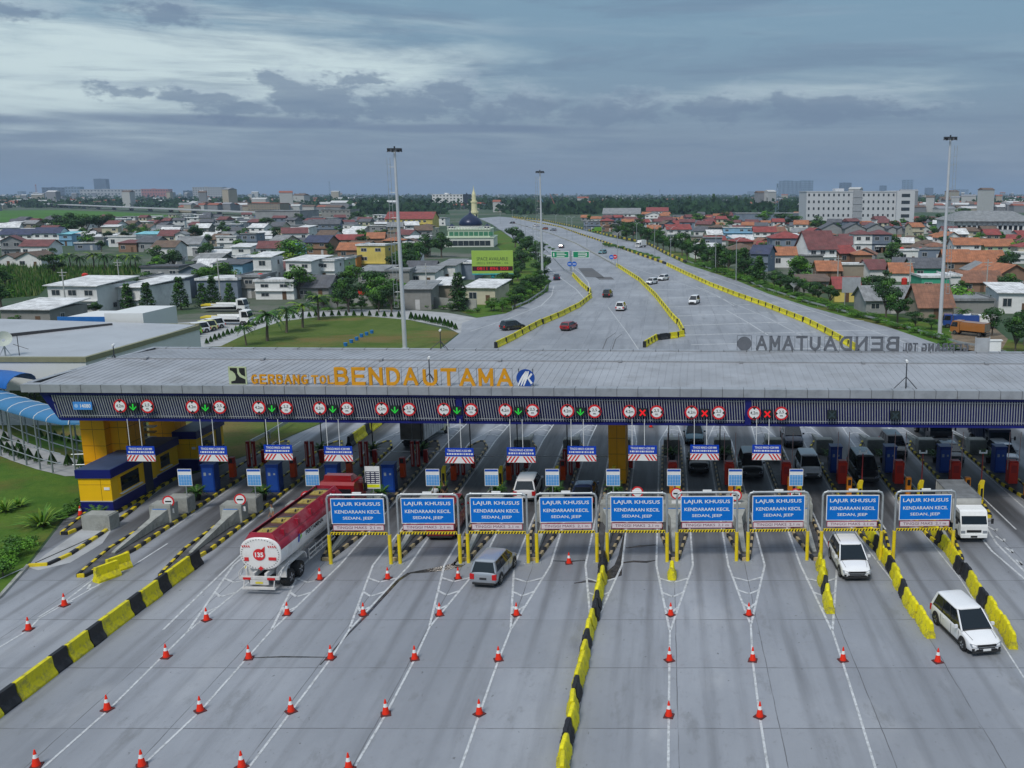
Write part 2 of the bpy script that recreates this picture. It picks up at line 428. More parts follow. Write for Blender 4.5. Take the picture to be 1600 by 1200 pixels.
# lawns either side
sheet('lawn_left', [(-90, 15), (-37.2, 15), (-38.8, 52.4), (-40.3, 57.3), (-43.4, 66), (-43.8, 90), (-90, 92)], .015, LAWN)
sheet('lawn_behind_gantry', [(-95, 92.1)] + [(-44, 90)] + gpl([(300, 741), (386, 711), (449, 683), (519, 654)]) + [(-33.8, 128)] + gpl([(717, 520)]) + gpl([(640, 500), (560, 493), (500, 495), (440, 502), (395, 517), (345, 541)]) + [(-80, 120)], .02, LAWN2)
sheet('access_road', gpl([(722, 524), (722, 505), (745, 497), (700, 489), (650, 485), (560, 483), (480, 487), (420, 494), (350, 500), (270, 505), (262, 545), (345, 541), (395, 517), (440, 502), (500, 495), (560, 493), (640, 500), (700, 512)]), .025, PALE)
sheet('verge_right', gpl([(1600, 577), (1550, 554.5), (1475, 542.5), (1387, 512.5), (1325, 497.5), (1262, 480.5), (1200, 460.5), (1150, 439), (1072, 414), (1040, 399), (1040, 390), (1090, 400), (1200, 440), (1330, 478), (1450, 505), (1600, 535)]), .02, LAWN)
sheet('verge_left', gpl([(745, 496.5), (790, 489.5), (829, 471.5), (856, 454.5), (857, 442), (845, 412), (824, 391), (799, 372), (782, 360), (760, 365), (790, 400), (780, 460), (700, 480)]), .02, LAWN)
sheet('green_field', gpl([(-60, 347), (-60, 330), (90, 328), (180, 331), (265, 336), (250, 342), (170, 345), (100, 348)]), .05, FIELD)
sheet('reed_bed', gpl([(-40, 470), (-40, 415), (60, 417), (130, 419), (222, 417), (218, 428), (140, 438), (75, 446), (60, 462)]), .05, REED)
sheet('paved_apron', gpl([(45, 888), (70, 868), (150, 812), (190, 806), (160, 850), (110, 880), (60, 892)]), .04, PALE)
# darker repair patches of tarmac on the far carriageway
pm = MB()
for q in ([(903, 419), (925, 419), (945, 434), (915, 433)], [(930, 433), (955, 433), (960, 437), (936, 437)]):
    pm.add([(*p.xy, .036) for p in gpl(q)], [(0, 1, 2, 3)])
o = pm.build('road_patches', ASPH); o['kind'] = 'structure'
# wet seepage running out of the joints in front of the lanes
def _wet(h):
    h.p.inputs['Roughness'].default_value = .25
    return h.mix(h.rng(h.noise(2, 2, 1, 6, .7), .4, .6), (.022, .021, .02), (.06, .058, .055))
WET = nodes_mat('damp_concrete', _wet, .3)
wm = MB()
def wob(pts, wds):
    P_ = gpl(pts); a = []; b = []
    for i, p in enumerate(P_):
        d = (P_[min(i + 1, len(P_) - 1)] - P_[max(i - 1, 0)]).normalized(); nn = Vector((-d.y, d.x, 0))
        a.append(p + nn * wds[i] * random.uniform(.7, 1.3)); b.append(p - nn * wds[i] * random.uniform(.7, 1.3))
    for i in range(len(P_) - 1):
        wm.add([(*b[i].xy, .036), (*b[i + 1].xy, .036), (*a[i + 1].xy, .036), (*a[i].xy, .036)], [(0, 1, 2, 3)])
wob([(745, 862), (730, 874), (712, 884), (690, 890), (660, 894), (640, 896)], [.1, .35, .5, .45, .3, .12])
wob([(640, 896), (622, 908), (600, 932), (575, 960), (545, 990), (500, 1040)], [.12, .14, .1, .08, .06, .04])
wob([(712, 884), (722, 868), (740, 850), (772, 835)], [.3, .25, .2, .05])
wob([(862, 877), (890, 878), (915, 876)], [.05, .12, .08])
wob([(897, 912), (918, 909), (940, 911)], [.05, .18, .1])
wob([(945, 905), (957, 898), (967, 884), (971, 868), (974, 845), (976, 832)], [.25, .5, .25, .15, .1, .05])
wob([(972, 880), (990, 878), (1010, 879), (1026, 876)], [.1, .14, .16, .04])
wob([(978, 857), (1000, 854), (1026, 852)], [.06, .15, .08])
wob([(385, 1029), (440, 1027), (510, 1028)], [.04, .07, .04])
o = wm.build('damp_patches', WET); o['kind'] = 'structure'

# painted lines
mk = MB(); ZM = .040
ISL = [-35.7, -30.7, -26.1, -21.7, -17.3, -12.8, -8.4, -3.9, .57, 5.1, 9.66, 14.2, 18.75, 23.3, 27.9]
TIP = {-26.1: (296, 985), -21.7: (425, 985), -17.3: (547, 983), -12.8: (672, 979), -8.4: (799, 982), -3.9: (925, 985), .57: (1047, 985), 5.1: (1173, 975), 9.66: (1300, 985)}
LINES = {-26.1: [(168, 1112), (57, 1210)], -21.7: [(313, 1112), (222, 1198), (205, 1215)], -17.3: [(517, 1030), (455, 1113), (378, 1215)], -12.8: [(648, 1031), (603, 1117), (545, 1215)],
         -8.4: [(779, 1032), (749, 1117), (715, 1215)], .57: [(1046, 1033), (1045, 1120), (1044, 1215)], 5.1: [(1176, 1033), (1187, 1121), (1202, 1215)], 9.66: [(1318, 1040), (1340, 1110), (1372, 1215)]}
def chevs(ax, ay, bx, by, tx, ty, n, wd=.16):
    for k in range(1, n + 1):
        t = k / (n + 1) * .92
        l_ = Vector((ax + (tx - ax) * t, ay + (ty - ay) * t)); r_ = Vector((bx + (tx - bx) * t, by + (ty - by) * t))
        m_ = (l_ + r_) / 2 + Vector((0, (ty - ay) * .07))
        strip(mk, [l_, m_], wd, ZM + .004); strip(mk, [m_, r_], wd, ZM + .004)
for x, t in TIP.items():
    tp = G(*t); y0 = 57.4
    strip(mk, [(x - 1.15, 64), (x - 1.15, y0), (tp.x - .03, tp.y)], .125, ZM)
    strip(mk, [(x + 1.15, 64), (x + 1.15, y0), (tp.x + .03, tp.y)], .125, ZM)
    chevs(x - 1.15, y0, x + 1.15, y0, tp.x, tp.y, 3)
    if x in LINES: strip(mk, [tp] + gpl(LINES[x]), .11, ZM)
for x in ISL:
    for s in (-1, 1):
        if s * 1 == -1 or x < 27: strip(mk, [(x + s * 1.15, 64), (x + s * 1.15, 88.5)], .12, ZM)
    if -34 < x < 30:
        tx = x + (1.6 if x < -6 else .4 if x < 6 else -.8); ty = 99 if x < 6 else 102
        strip(mk, [(x - 1.15, 88.5), (tx, ty)], .11, ZM); strip(mk, [(x + 1.15, 88.5), (tx, ty)], .11, ZM)
        chevs(x - 1.15, 88.5, x + 1.15, 88.5, tx, ty, 4, .14)
# gore between the leftmost lanes
for q in ([(60, 965), (102, 940), (192, 870), (225, 845)], [(45, 985), (60, 968), (215, 880), (262, 850)]): strip(mk, gpl(q), .11, ZM)
strip(mk, gpl([(-10, 1018), (20, 1000), (45, 985)]), .12, ZM)
a, b, t = G(205, 868), G(228, 872), G(52, 977); chevs(a.x, a.y, b.x, b.y, t.x, t.y, 3, .14)
strip(mk, gpl([(0, 905), (150, 838), (262, 757), (330, 715)]), .12, ZM)
strip(mk, gpl([(255, 985), (330, 912), (395, 850), (425, 815)]), .12, ZM)
# gore on the far right
strip(mk, gpl([(1497, 765), (1520, 790), (1557, 850), (1612, 905)]), .14, ZM); strip(mk, gpl([(1497, 765), (1500, 800), (1550, 862), (1612, 915)]), .14, ZM)
a, b, t = G(1528, 806), G(1548, 812), G(1612, 905); chevs(a.x, a.y, b.x, b.y, t.x, t.y, 4, .16)
strip(mk, gpl([(1335, 830), (1372, 880), (1455, 985)]), .08, ZM); strip(mk, gpl([(1440, 830), (1500, 905), (1600, 1060)]), .08, ZM)
# far plaza: transverse lines and edge lines
for a, b in (((1005, 431), (1052, 430)), ((1017, 441), (1078, 439)), ((1018, 453), (1105, 451)), ((1035, 466), (1128, 463)), ((1042, 480), (1172, 476)), ((1057, 494), (1200, 489)),
             ((1067, 509), (1205, 504)), ((1070, 524), (1205, 520)), ((1080, 539), (1160, 537)), ((1200, 474), (1240, 474)), ((1217, 488), (1275, 487)), ((1200, 505), (1230, 504)), ((1255, 502), (1350, 501)), ((1200, 521), (1275, 519)), ((1300, 517), (1387, 516)),
             ((1288, 531), (1420, 530)), ((1130, 548), (1200, 547)), ((1240, 545), (1330, 545))):
    strip(mk, gpl([a, b]), .45, ZM)
for q, wd in (([(1135, 485), (1170, 505), (1200, 524)], .2), ([(890, 415), (908, 428), (919, 441), (922, 455)], .25), ([(840, 402), (870, 430), (900, 452), (912, 466)], .2), ([(735, 518), (790, 500), (845, 478), (862, 462), (865, 448)], .2), ([(1087, 447), (1120, 462), (1147, 478)], .2), ([(975, 414), (1100, 455), (1200, 497), (1290, 545)], .15), ([(1060, 414), (1200, 462), (1400, 530), (1440, 545)], .2),
              ([(800, 349), (870, 368), (960, 410)], .25), ([(815, 356), (850, 376), (880, 400)], .2), ([(775, 344), (850, 352), (900, 362), (960, 385), (1040, 411)], .25), ([(942, 575), (1000, 550), (980, 520), (950, 480)], .12)):
    strip(mk, gpl(q), wd, ZM)
for k in range(14):
    a = G(905 + k * 9, 364 + k * 3.6); b = G(908.5 + k * 9, 365.6 + k * 3.6); strip(mk, [a, b], .25, ZM)
o = mk.build('road_markings', WHITE); o['kind'] = 'structure'
# lane joints of the queue area seen as thin seams: tyre marks drawn by turning lorries
tm = MB()
for q in ([(940, 565), (942, 545), (948, 530), (962, 520)], [(955, 565), (957, 545), (962, 530), (972, 522)]): strip(tm, gpl(q), .14, .036)
o = tm.build('tyre_marks', ASPH); o['kind'] = 'structure'

# kerbs of the plaza edge
kb = MB()
def kerbline(mb, pts, wd, h, mats=(0,), seg=1.0, z0=0.0):
    pts = [Vector((p[0], p[1])) for p in pts]; k = 0; carry = 0
    for a, b in zip(pts, pts[1:]):
        d = (b - a); n_ = max(1, round(d.length / seg)); u = d.normalized(); nr = Vector((-u.y, u.x)) * wd / 2
        for i in range(n_):
            p, q = a + d * i / n_, a + d * (i + 1) / n_
            mb.loft([[(*(p + nr), z0), (*(p - nr), z0), (*(p - nr * .8), h), (*(p + nr * .8), h)], [(*(q + nr), z0), (*(q - nr), z0), (*(q - nr * .8), h), (*(q + nr * .8), h)]], mats[k % len(mats)])
            k += 1
kerbline(kb, [(-37, 15), (-38.6, 52.4), (-40.1, 57.3)], .25, .16, (0,), 3)
o = kb.build('kerb', CRETE); o['kind'] = 'structure'
kb = MB()
kerbline(kb, gpl([(45, 886), (75, 884), (110, 868), (160, 835), (205, 800), (262, 752), (340, 705)]), .28, .2, (0, 1), .75)
o = kb.build('striped_kerb', [YEL, BLK]); o['kind'] = 'structure'
# ================================================================ toll gantry
GA = Vector((-46.9, 68.96, 0)); GB = Vector((25.2, 66.4, 0)); GANG = math.atan2(GB.y - GA.y, GB.x - GA.x)
GX = Matrix.Translation(GA) @ Matrix.Rotation(GANG, 4, 'Z'); GXI = GX.inverted()
def GP(px, py, yl):
    """point where a sight line meets the plane at depth yl of the gantry; in gantry coordinates"""
    a, dy, dz = _ray(px, py); o = GXI @ Vector((0, 0, CAMH)); d = GXI.to_3x3() @ Vector((a, dy, dz))
    t = (yl - o.y) / d.y; return o + d * t
def gw(x, y, z): return GX @ Vector((x, y, z))
ROOFM = M('roof_sheet', (.31, .325, .355), .55, .1, var=.14, scale=.25, stain=((.19, .19, .195), .35, .55))
FASC = M('fascia_panel', (.31, .33, .36), .5, .2, var=.12, scale=.7, stain=((.16, .17, .18), .8, .5))
DARKJ = M('joint_dark', (.05, .05, .055), .6, var=0)
AMBER = M('column_amber', (.80, .36, .002), .5, var=.07, scale=.6)
SLATM = M('slat_grey', (.36, .38, .40), .5, .2, var=.1, scale=2)
LEN = 90.0
gt = thing('toll_gantry', 'long toll plaza canopy with grey ribbed roof, navy slatted beam and amber columns', 'toll gantry', GA, GANG)
m = MB()
ym, zr, zf = 9.0, 9.75, 9.35
m.loft([[(.8, .5, zf), (.8, ym, zr), (.8, 16.6, zf), (.8, 16.6, zf - .5), (.8, .5, zf - .5)], [(LEN, .5, zf), (LEN, ym, zr), (LEN, 16.6, zf), (LEN, 16.6, zf - .5), (LEN, .5, zf - .5)]], 0)
x = 1.1
while x < LEN - .3:       # standing seams
    for (y0, z0, y1, z1) in ((.5, zf, ym - .1, zr), (ym + .1, zr, 16.6, zf)):
        m.loft([[(x - .03, y0, z0 - .02), (x + .03, y0, z0 - .02), (x + .02, y0, z0 + .022), (x - .02, y0, z0 + .022)], [(x - .03, y1, z1 - .02), (x + .03, y1, z1 - .02), (x + .02, y1, z1 + .022), (x - .02, y1, z1 + .022)]], 0)
    x += .55
m.build('roof', [ROOFM], gt)
m = MB(); m.box(.8, LEN, ym - .12, ym + .12, zr - .01, zr + .09, 0)
for k in range(9):
    m.box(4 + k * 9.7, 4.3 + k * 9.7, ym - .4, ym + .1, zr + .02, zr + .16, 0)
m.build('ridge_cap', [M('ridge_grey', (.30, .31, .33), .5, .3)], gt)
m = MB()
m.box(0, LEN, -.25, .5, 8.84, 9.42, 0)
x = 0
while x < LEN: m.box(x + 1.45, x + 1.48, -.262, .51, 8.82, 9.425, 1); x += 1.5
m.build('front_fascia', [FASC, DARKJ], gt)
m = MB()
m.box(0, LEN, 16.6, 17.1, 8.62, 9.47, 0); m.box(0, .45, .5, 16.6, 8.62, 9.47, 0); m.box(.45, .5, .5, 16.6, 9.3, 9.44, 1)
x = 0
while x < LEN: m.box(x + 1.45, x + 1.49, 16.58, 17.12, 9.0, 9.48, 1); x += 2.0
y = 1.5
while y < 16.5: m.box(-.01, .46, y, y + .04, 9.0, 9.48, 1); y += 2.0
m.build('parapet', [FASC, DARKJ], gt)
# navy beam with the slanted left end
zt, zb = 8.83, 6.75
m = MB()
for yl, yb in ((.3, 2.2),):
    m.loft([[(1.2, yl - .15, zt), (1.2, yb, zt), (2.3, yb, zb), (2.3, yl + .25, zb)], [(LEN, yl - .15, zt), (LEN, yb, zt), (LEN, yb, zb), (LEN, yl + .25, zb)]], 0)
m.loft([[(1.15, -.02, zt), (1.15, .3, zt), (2.15, .5, zb - .1), (2.15, .4, zb - .1)], [(1.75, -.02, zt), (1.75, .3, zt), (2.7, .5, zb - .1), (2.7, .4, zb - .1)]], 0)
m.box(1.2, LEN, .0, .35, zt - .22, zt + .005, 0); m.box(2.3, LEN, .36, .62, zb - .14, zb + .02, 0)
for xx in (31.8, 52.6, 73.2): m.box(xx, xx + .45, .02, .3, zb, zt, 0)
m.build('beam', [NAVY], gt)
m = MB(); x = 2.0
while x < LEN - .4:
    m.loft([[(x, .04, zt - .24), (x + .06, .04, zt - .24), (x + .06, .12, zt - .24), (x, .12, zt - .24)], [(x + .13, .34, zb + .1), (x + .19, .34, zb + .1), (x + .19, .42, zb + .1), (x + .13, .42, zb + .1)]], 0); x += .185
m.box(2.4, LEN, .06, .09, zt - .36, zt - .33, 0); m.box(2.4, LEN, .30, .33, zb + .24, zb + .28, 0)
m.build('slat_panel', [SLATM], gt)
m = MB(); m.box(1, LEN, 2.2, 16.6, 8.5, 8.84, 0)
for k in range(20): m.box(3 + k * 4.4, 3.3 + k * 4.4, 2.2, 16.6, 8.1, 8.5, 1)
m.box(1, LEN, 16.0, 16.6, 7.2, 8.85, 2)
m.build('soffit', [M('soffit_grey', (.3, .31, .33), .7), DSTEEL, NAVY], gt)
def column(x0, x1, y0, y1, zt_=8.5, jx=1):
    m = MB(); m.box(x0, x1, y0, y1, 0, zt_, 0)
    z = 1.3
    while z < zt_ - .3:
        m.box(x0 - .006, x1 + .006, y0 - .006, y1 + .006, z, z + .035, 1); z += 1.3
    xm = (x0 + x1) / 2; m.box(xm - .015, xm + .015, y0 - .005, y1 + .005, 0, zt_, 1)
    ym_ = (y0 + y1) / 2; m.box(x0 - .005, x1 + .005, ym_ - .015, ym_ + .015, 0, zt_, 1)
    m.build('column', [AMBER, M('amber_seam', (.25, .11, .01), .6)], gt)
def glx(px, py, yl): return GP(px, py, yl).x
xa, xb = glx(129, 700, 3.2), glx(166, 700, 3.2)
column(xa, xb, 3.2, 5.0); column(xb + .01, xb + 1.3, 3.9, 6.2); column(xa - .1, xa + 2.2, 12.4, 14.2)
xc0, xc1 = glx(950.5, 700, 7.0), glx(970.5, 700, 7.0)
column(xc0, xc1 + .35, 7.0, 9.6)
# camera tripods on the roof
def roof_mast(px, py, yl, zb_, h, label, foot=.75):
    p = GP(px, py, yl); t = thing('roof_camera_mast', label, 'camera mast', gw(p.x, yl, zb_), GANG, 'camera masts on the toll canopy')
    m = MB(); m.cyl((0, 0, 0), (0, 0, h), .045, .04, 8, 0); m.build('pole', DSTEEL, t)
    for a in (200, 320, 80):
        c_, s_ = math.cos(R(a)), math.sin(R(a)); m = MB()
        m.cyl((0, 0, h * .45), (foot * c_ * 1.3, foot * s_ * .8, 0), .03, None, 6, 0); m.build('brace', DSTEEL, t)
    m = MB(); m.cyl((0, -.12, h + .06), (0, .16, h + .1), .09, None, 10, 0); m.build('camera', WPAINT, t, True)
roof_mast(672, 600, .8, 9.36, 1.95, 'white camera on dark braced pole standing before the U of the orange roof lettering')
roof_mast(1415, 609, .8, 9.36, 1.9, 'white camera on dark tripod pole at right part of canopy roof edge')
roof_mast(689, 549, 16.8, 9.46, 1.6, 'small dark tripod pole on the rear roof edge above the round lawn')
roof_mast(179, 562, 9.0, 9.7, 1.1, 'short dark pole at left end of the grey canopy roof', .2)

# ---- lettering on the front roof edge
ORG = M('letter_orange', (.60, .27, .006), .5, var=.08, scale=2)
LGREY = M('letter_back_grey', (.12, .13, .15), .6, var=.1, scale=2)
LYL = .35
def _arc(cx, cz, rx, rz, a0, a1, n=8): return [(cx + rx * math.cos(R(a0 + (a1 - a0) * i / n)), cz + rz * math.sin(R(a0 + (a1 - a0) * i / n))) for i in range(n + 1)]
GLYPH = {'E': [[(0, 0), (0, 1)], [(0, 1), (1, 1)], [(0, .5), (.88, .5)], [(0, 0), (1, 0)]], 'N': [[(0, 0), (0, 1)], [(0, 1), (1, 0)], [(1, 0), (1, 1)]], 'A': [[(-.05, 0), (.5, 1)], [(.5, 1), (1.05, 0)], [(.2, .33), (.8, .33)]],
         'U': [[(0, 1), (0, .35)] + _arc(.5, .35, .5, .35, 180, 360) + [(1, 1)]], 'T': [[(-.05, 1), (1.05, 1)], [(.5, 1), (.5, 0)]], 'M': [[(0, 0), (0, 1)], [(0, 1), (.5, .25)], [(.5, .25), (1, 1)], [(1, 1), (1, 0)]],
         'B': [[(0, 0), (0, 1)], [(0, 1)] + _arc(.55, .77, .38, .23, 90, -90) + [(0, .54)], [(0, .54)] + _arc(.6, .27, .42, .27, 90, -90) + [(0, 0)]], 'D': [[(0, 0), (0, 1)], [(0, 1)] + _arc(.45, .5, .55, .5, 90, -90) + [(0, 0)]],
         'R': [[(0, 0), (0, 1)], [(0, 1)] + _arc(.6, .75, .4, .25, 90, -90) + [(0, .5)], [(.5, .5), (1, 0)]], 'G': [_arc(.5, .5, .5, .5, 50, 335, 12), [(.62, .42), (1.0, .42)], [(.98, .42), (.98, .1)]], 'O': [_arc(.5, .5, .5, .5, 0, 360, 16)], 'L': [[(0, 1), (0, 0)], [(0, 0), (1, 0)]]}
def letter_row(root, words, back=False, mat=ORG):
    for s, px0, px1, pyt, pyb in words:
        yl = LYL if not back else 16.85
        a = GP(px0, pyb, yl); b = GP(px1, pyt, yl); n_ = len(s); cell = (b.x - a.x) / (n_ - .22); H_ = b.z - a.z; th = H_ * .085; W_ = cell * .78
        for i, ch in enumerate(s if not back else s[::-1]):
            x0 = a.x + i * cell + th; w_ = W_ - 2 * th; mb = MB(); k_ = 0
            for pl in GLYPH[ch]:
                pts = [Vector(((x0 + (u if not back else 1 - u) * w_), a.z + th + v * (H_ - 2 * th))) for u, v in pl]
                for j, (p, q) in enumerate(zip(pts, pts[1:])):
                    d_ = (q - p).normalized(); nr = Vector((-d_.y, d_.x)) * th; e = d_ * th * (.95 if len(pts) == 2 else .25); k_ += 1; o_ = .003 * (k_ % 7)
                    p_, q_ = p - e, q + e
                    mb.loft([[(p_.x + nr.x, yl - o_, p_.y + nr.y), (q_.x + nr.x, yl - o_, q_.y + nr.y), (q_.x - nr.x, yl - o_, q_.y - nr.y), (p_.x - nr.x, yl - o_, p_.y - nr.y)],
                             [(p_.x + nr.x, yl + .16 + o_, p_.y + nr.y), (q_.x + nr.x, yl + .16 + o_, q_.y + nr.y), (q_.x - nr.x, yl + .16 + o_, q_.y - nr.y), (p_.x - nr.x, yl + .16 + o_, p_.y - nr.y)]], 0)
            mb.build('letter', mat, root)
        mb = MB(); yy = yl + (.24 if not back else -.08)
        for i in range(n_ + 1):
            xx = a.x + (b.x - a.x) * i / n_; mb.cyl((xx, yy, 9.36), (xx, yy, b.z), .014, None, 5)
        mb.cyl((a.x, yy, b.z), (b.x, yy, b.z), .012, None, 5); mb.cyl((a.x, yy, a.z), (b.x, yy, a.z), .014, None, 5)
        mb.build('support_frame', DSTEEL, root)
rl = thing('roof_lettering', 'orange standing letters GERBANG TOL BENDA UTAMA along the front roof edge', 'lettering', GA, GANG)
letter_row(rl, [('GERBANG', 393, 480, 586, 600), ('TOL', 487, 521, 587, 600), ('BENDA', 523, 651, 575, 601.5), ('UTAMA', 661, 799, 576.5, 603.5)])
rl2 = thing('rear_roof_lettering', 'grey backs of standing letters on the rear roof edge, reading mirrored', 'lettering', GA, GANG)
letter_row(rl2, [('UTAMA', 1182, 1282, 525, 547), ('BENDA', 1288, 1405, 526, 548), ('TOL', 1411, 1434, 536, 549), ('GERBANG', 1440, 1514, 537, 550)], True, LGREY)
# emblems
def emblem_frame(mb, x0, x1, z0, yl, zt_):
    for xx in (x0 + .15, x1 - .15): mb.cyl((xx, yl + .1, 9.36), (xx, yl + .1, zt_), .03, None, 6, 1)
    mb.cyl((x0 - .2, yl + .1, 9.40), (x1 + .2, yl + .1, 9.40), .03, None, 6, 1)
a = GP(358.5, 602, LYL); b = GP(384, 573, LYL)
e1 = thing('ministry_emblem', 'square pale green emblem board with black curved shape, left of the orange letters', 'emblem', GA, GANG)
m = MB(); m.box(a.x, b.x, LYL, LYL + .08, a.z + .05, b.z, 0); m.build('board', M('emblem_green', (.42, .48, .30), .5), e1)
m = MB(); emblem_frame(m, a.x, b.x, a.z, LYL + .1, b.z - .1); m.m = [0] * len(m.m); m.build('support_frame', DSTEEL, e1)
W_, H_ = b.x - a.x, b.z - a.z - .05; yy = LYL - .012
def ep(u, v): return (a.x + W_ * u, yy, a.z + .05 + H_ * v)
m = MB()
arc = [ep(.06 + .36 * math.sin(R(t)), .56 + .36 * math.cos(R(t))) for t in range(0, 91, 10)]
m.add([ep(.06, .93), ep(.06, .56)] + [ep(.06, .93)] , [], 0)
pts = [ep(.1, .93), ep(.5, .93), ep(.5, .62), ep(.62, .44), ep(.92, .30), ep(.92, .06), ep(.12, .06), ep(.12, .18), ep(.35, .24), ep(.42, .42), ep(.36, .62), ep(.22, .76), ep(.1, .8)]
m.v = []; m.f = []; m.m = []
m.add(pts, [tuple(range(len(pts)))], 0)
m.add([ep(.6, .93), ep(.93, .93), ep(.93, .45), ep(.72, .56), ep(.62, .7)], [(0, 1, 2, 3, 4)], 0)
m.build('mark', BLACK, e1)
a = GP(808, 605, LYL); b = GP(834, 577, LYL)
e2 = thing('operator_emblem', 'round blue emblem with white curved stripes, right of the orange letters', 'emblem', GA, GANG)
cx_, cz_, r_ = (a.x + b.x) / 2, (a.z + b.z) / 2, (b.z - a.z) / 2
m = MB(); m.loft([disc(r_, 32, LYL, cx_, cz_), disc(r_, 32, LYL + .08, cx_, cz_)], 0); m.build('board', M('emblem_blue', (.01, .06, .30), .45), e2)
m = MB()
for k, (x0, bend) in enumerate(((-.42, .5), (-.12, .34), (.16, .2))):
    pa, pb = [], []
    for i in range(9):
        t = i / 8; z = -.93 + 1.8 * t; xx = x0 - .38 * (1 - t) ** 1.6 + bend * t * t
        wd_ = .05 + .07 * math.sin(PI * t)
        z *= .9
        pa.append((cx_ + (xx - wd_) * r_, LYL - .012, cz_ + z * r_)); pb.append((cx_ + (xx + wd_) * r_, LYL - .012, cz_ + z * r_))
    for i in range(8): m.quad(pa[i], pb[i], pb[i + 1], pa[i + 1])
pts = [(.2, .0), (.62, .6), (.78, .45), (.42, -.02), (.78, -.5), (.6, -.68)]
m.add([(cx_ + u * r_, LYL - .013, cz_ + v * r_) for u, v in pts], [(0, 1, 2, 3), (0, 3, 4, 5)])
m.build('mark', WPAINT, e2)
m = MB(); emblem_frame(m, cx_ - r_, cx_ + r_, a.z, LYL + .1, b.z); m.m = [0] * len(m.m); m.build('support_frame', DSTEEL, e2)
a = GP(1153, 548, 16.85); b = GP(1173, 526, 16.85)
m = MB(); cx_, cz_, r_ = (a.x + b.x) / 2, (a.z + b.z) / 2, (b.z - a.z) / 2
m.loft([disc(r_, 28, 16.8, cx_, cz_), disc(r_, 28, 16.9, cx_, cz_)], 0)
for xx in (cx_ - r_, cx_ + r_): m.cyl((xx, 16.75, 9.5), (xx, 16.75, b.z + .1), .025, None, 5)
m.cyl((cx_ - r_, 16.75, b.z + .1), (cx_ + r_, 16.75, b.z + .1), .025, None, 5)
o = m.build('emblem_back', LGREY); o.location = GA; o.rotation_euler = (0, 0, GANG); tag(o, 'grey back of a round emblem at the left end of the mirrored rear letters', 'emblem')
a = GP(1523, 550, 16.85); b = GP(1546, 528, 16.85)
m = MB(); m.box(a.x, b.x, 16.82, 16.88, a.z, b.z, 0)
for xx in (a.x, b.x): m.box(xx - .04, xx + .04, 16.74, 16.81, 9.5, b.z + .1, 0)
o = m.build('emblem_back', M('emblem_back_grey', (.34, .36, .38), .6)); o.location = GA; o.rotation_euler = (0, 0, GANG); tag(o, 'square grey back of an emblem board at the right end of the mirrored rear letters', 'emblem')

# ---- signs on the beam face
LANES_PX = [208, 321, 425, 520, 617, 714, 810, 907, 1004, 1101, 1199, 1300, 1399]
RIM = M('sign_red', (.60, .02, .025), .4, var=.05, scale=4)
GREENL = M('signal_green', (.02, .50, .04), .4, var=0, emit=.35)
REDL = M('signal_red_lit', (.75, .01, .015), .4, var=0, emit=.35)
LANEX = [-38.3, -33.1, -28.3, -23.9, -19.5, -15.05, -10.6, -6.2, -1.66, 2.8, 7.36, 11.96, 16.5, 21.0, 25.5, 30.0]
def round_sign(px, py, txt1, txt2, horiz, label):
    p = GP(px, py, -.02)
    t = thing('height_limit_sign' if horiz else 'width_limit_sign', label, 'road sign', gw(p.x, -.02, p.z), GANG, 'round limit signs along the gantry beam')
    m = MB(); m.loft([disc(.5, 12), disc(.5, 12, .05)], 0); m.build('rim', RIM, t)
    m = MB(); m.loft([disc(.37, 20, -.012), disc(.37, 20, .0)], 0); m.build('face_plate', WPAINT, t)
    m = MB()
    for s in (-1, 1):
        q = [(-.17, .44), (.17, .44), (0, .24)]
        q = [(u, s * v) for u, v in q] if horiz else [(s * v, u) for u, v in q]
        m.add([(u, -.017, v) for u, v in q], [(0, 1, 2)])
    m.build('notch', BLACK, t)
    m = MB()
    if horiz: m.mesh(wide(txt1, .56, .27, .01), face(0, -.018, 0))
    else: m.mesh(wide(txt1, .36, .24, .01), face(0, -.018, .1)); m.mesh(wide(txt2, .2, .13, .01), face(0, -.018, -.17))
    m.build('lettering', BLACK, t)
for i, px in enumerate(LANES_PX):
    py = 634.5 + (px - 208) * .0111
    n_ = nth(i + 1)
    if i < 11:
        round_sign(px - 20.5, py, '4,2m', '', True, f'round red-rimmed 4,2 m height limit sign over the {n_} lane from the left')
        round_sign(px + 22, py + .6, '2,5', 'm', False, f'round red-rimmed 2,5 m width limit sign over the {n_} lane from the left')
    p = GP(px, py + 1.5, -.02)
    dark = i >= 11
    t = thing('lane_signal', f"{'unlit dark' if dark else 'green down-arrow' if i < 8 else 'red cross'} lane signal over the {n_} lane from the left", 'lane signal', gw(p.x, -.02, p.z), GANG, 'lane signals along the gantry beam')
    m = MB(); m.box(-.33, .33, -.02, .18, -.3, .3, 0); m.build('housing', M('signal_housing', (.012, .02, .02), .5, var=.1), t)
    m = MB()
    if i < 8:
        m.box(-.05, .05, -.035, -.03, -.1, .24, 0)
        for s in (-1, 1): m.add([(0, -.035, -.26), (s * .25, -.035, -.0), (s * .25, -.035, .09), (0, -.035, -.15)], [(0, 1, 2, 3)], 0)
        m.build('arrow', GREENL, t)
    else:
        for s in (-1, 1): m.add([(-s * .24, -.035 - .002 * s, -.18), (-s * .15, -.035 - .002 * s, -.25), (s * .24, -.035 - .002 * s, .18), (s * .15, -.035 - .002 * s, .25)], [(0, 1, 2, 3)], 0)
        m.build('cross', REDL if not dark else M('signal_off', (.03, .05, .06), .4, var=0), t)
a = GP(115, 640, -.02); b = GP(143, 628, -.02)
t = thing('phone_number_sign', 'small blue sign reading 14080 at the left end of the beam', 'sign', gw((a.x + b.x) / 2, -.02, (a.z + b.z) / 2), GANG)
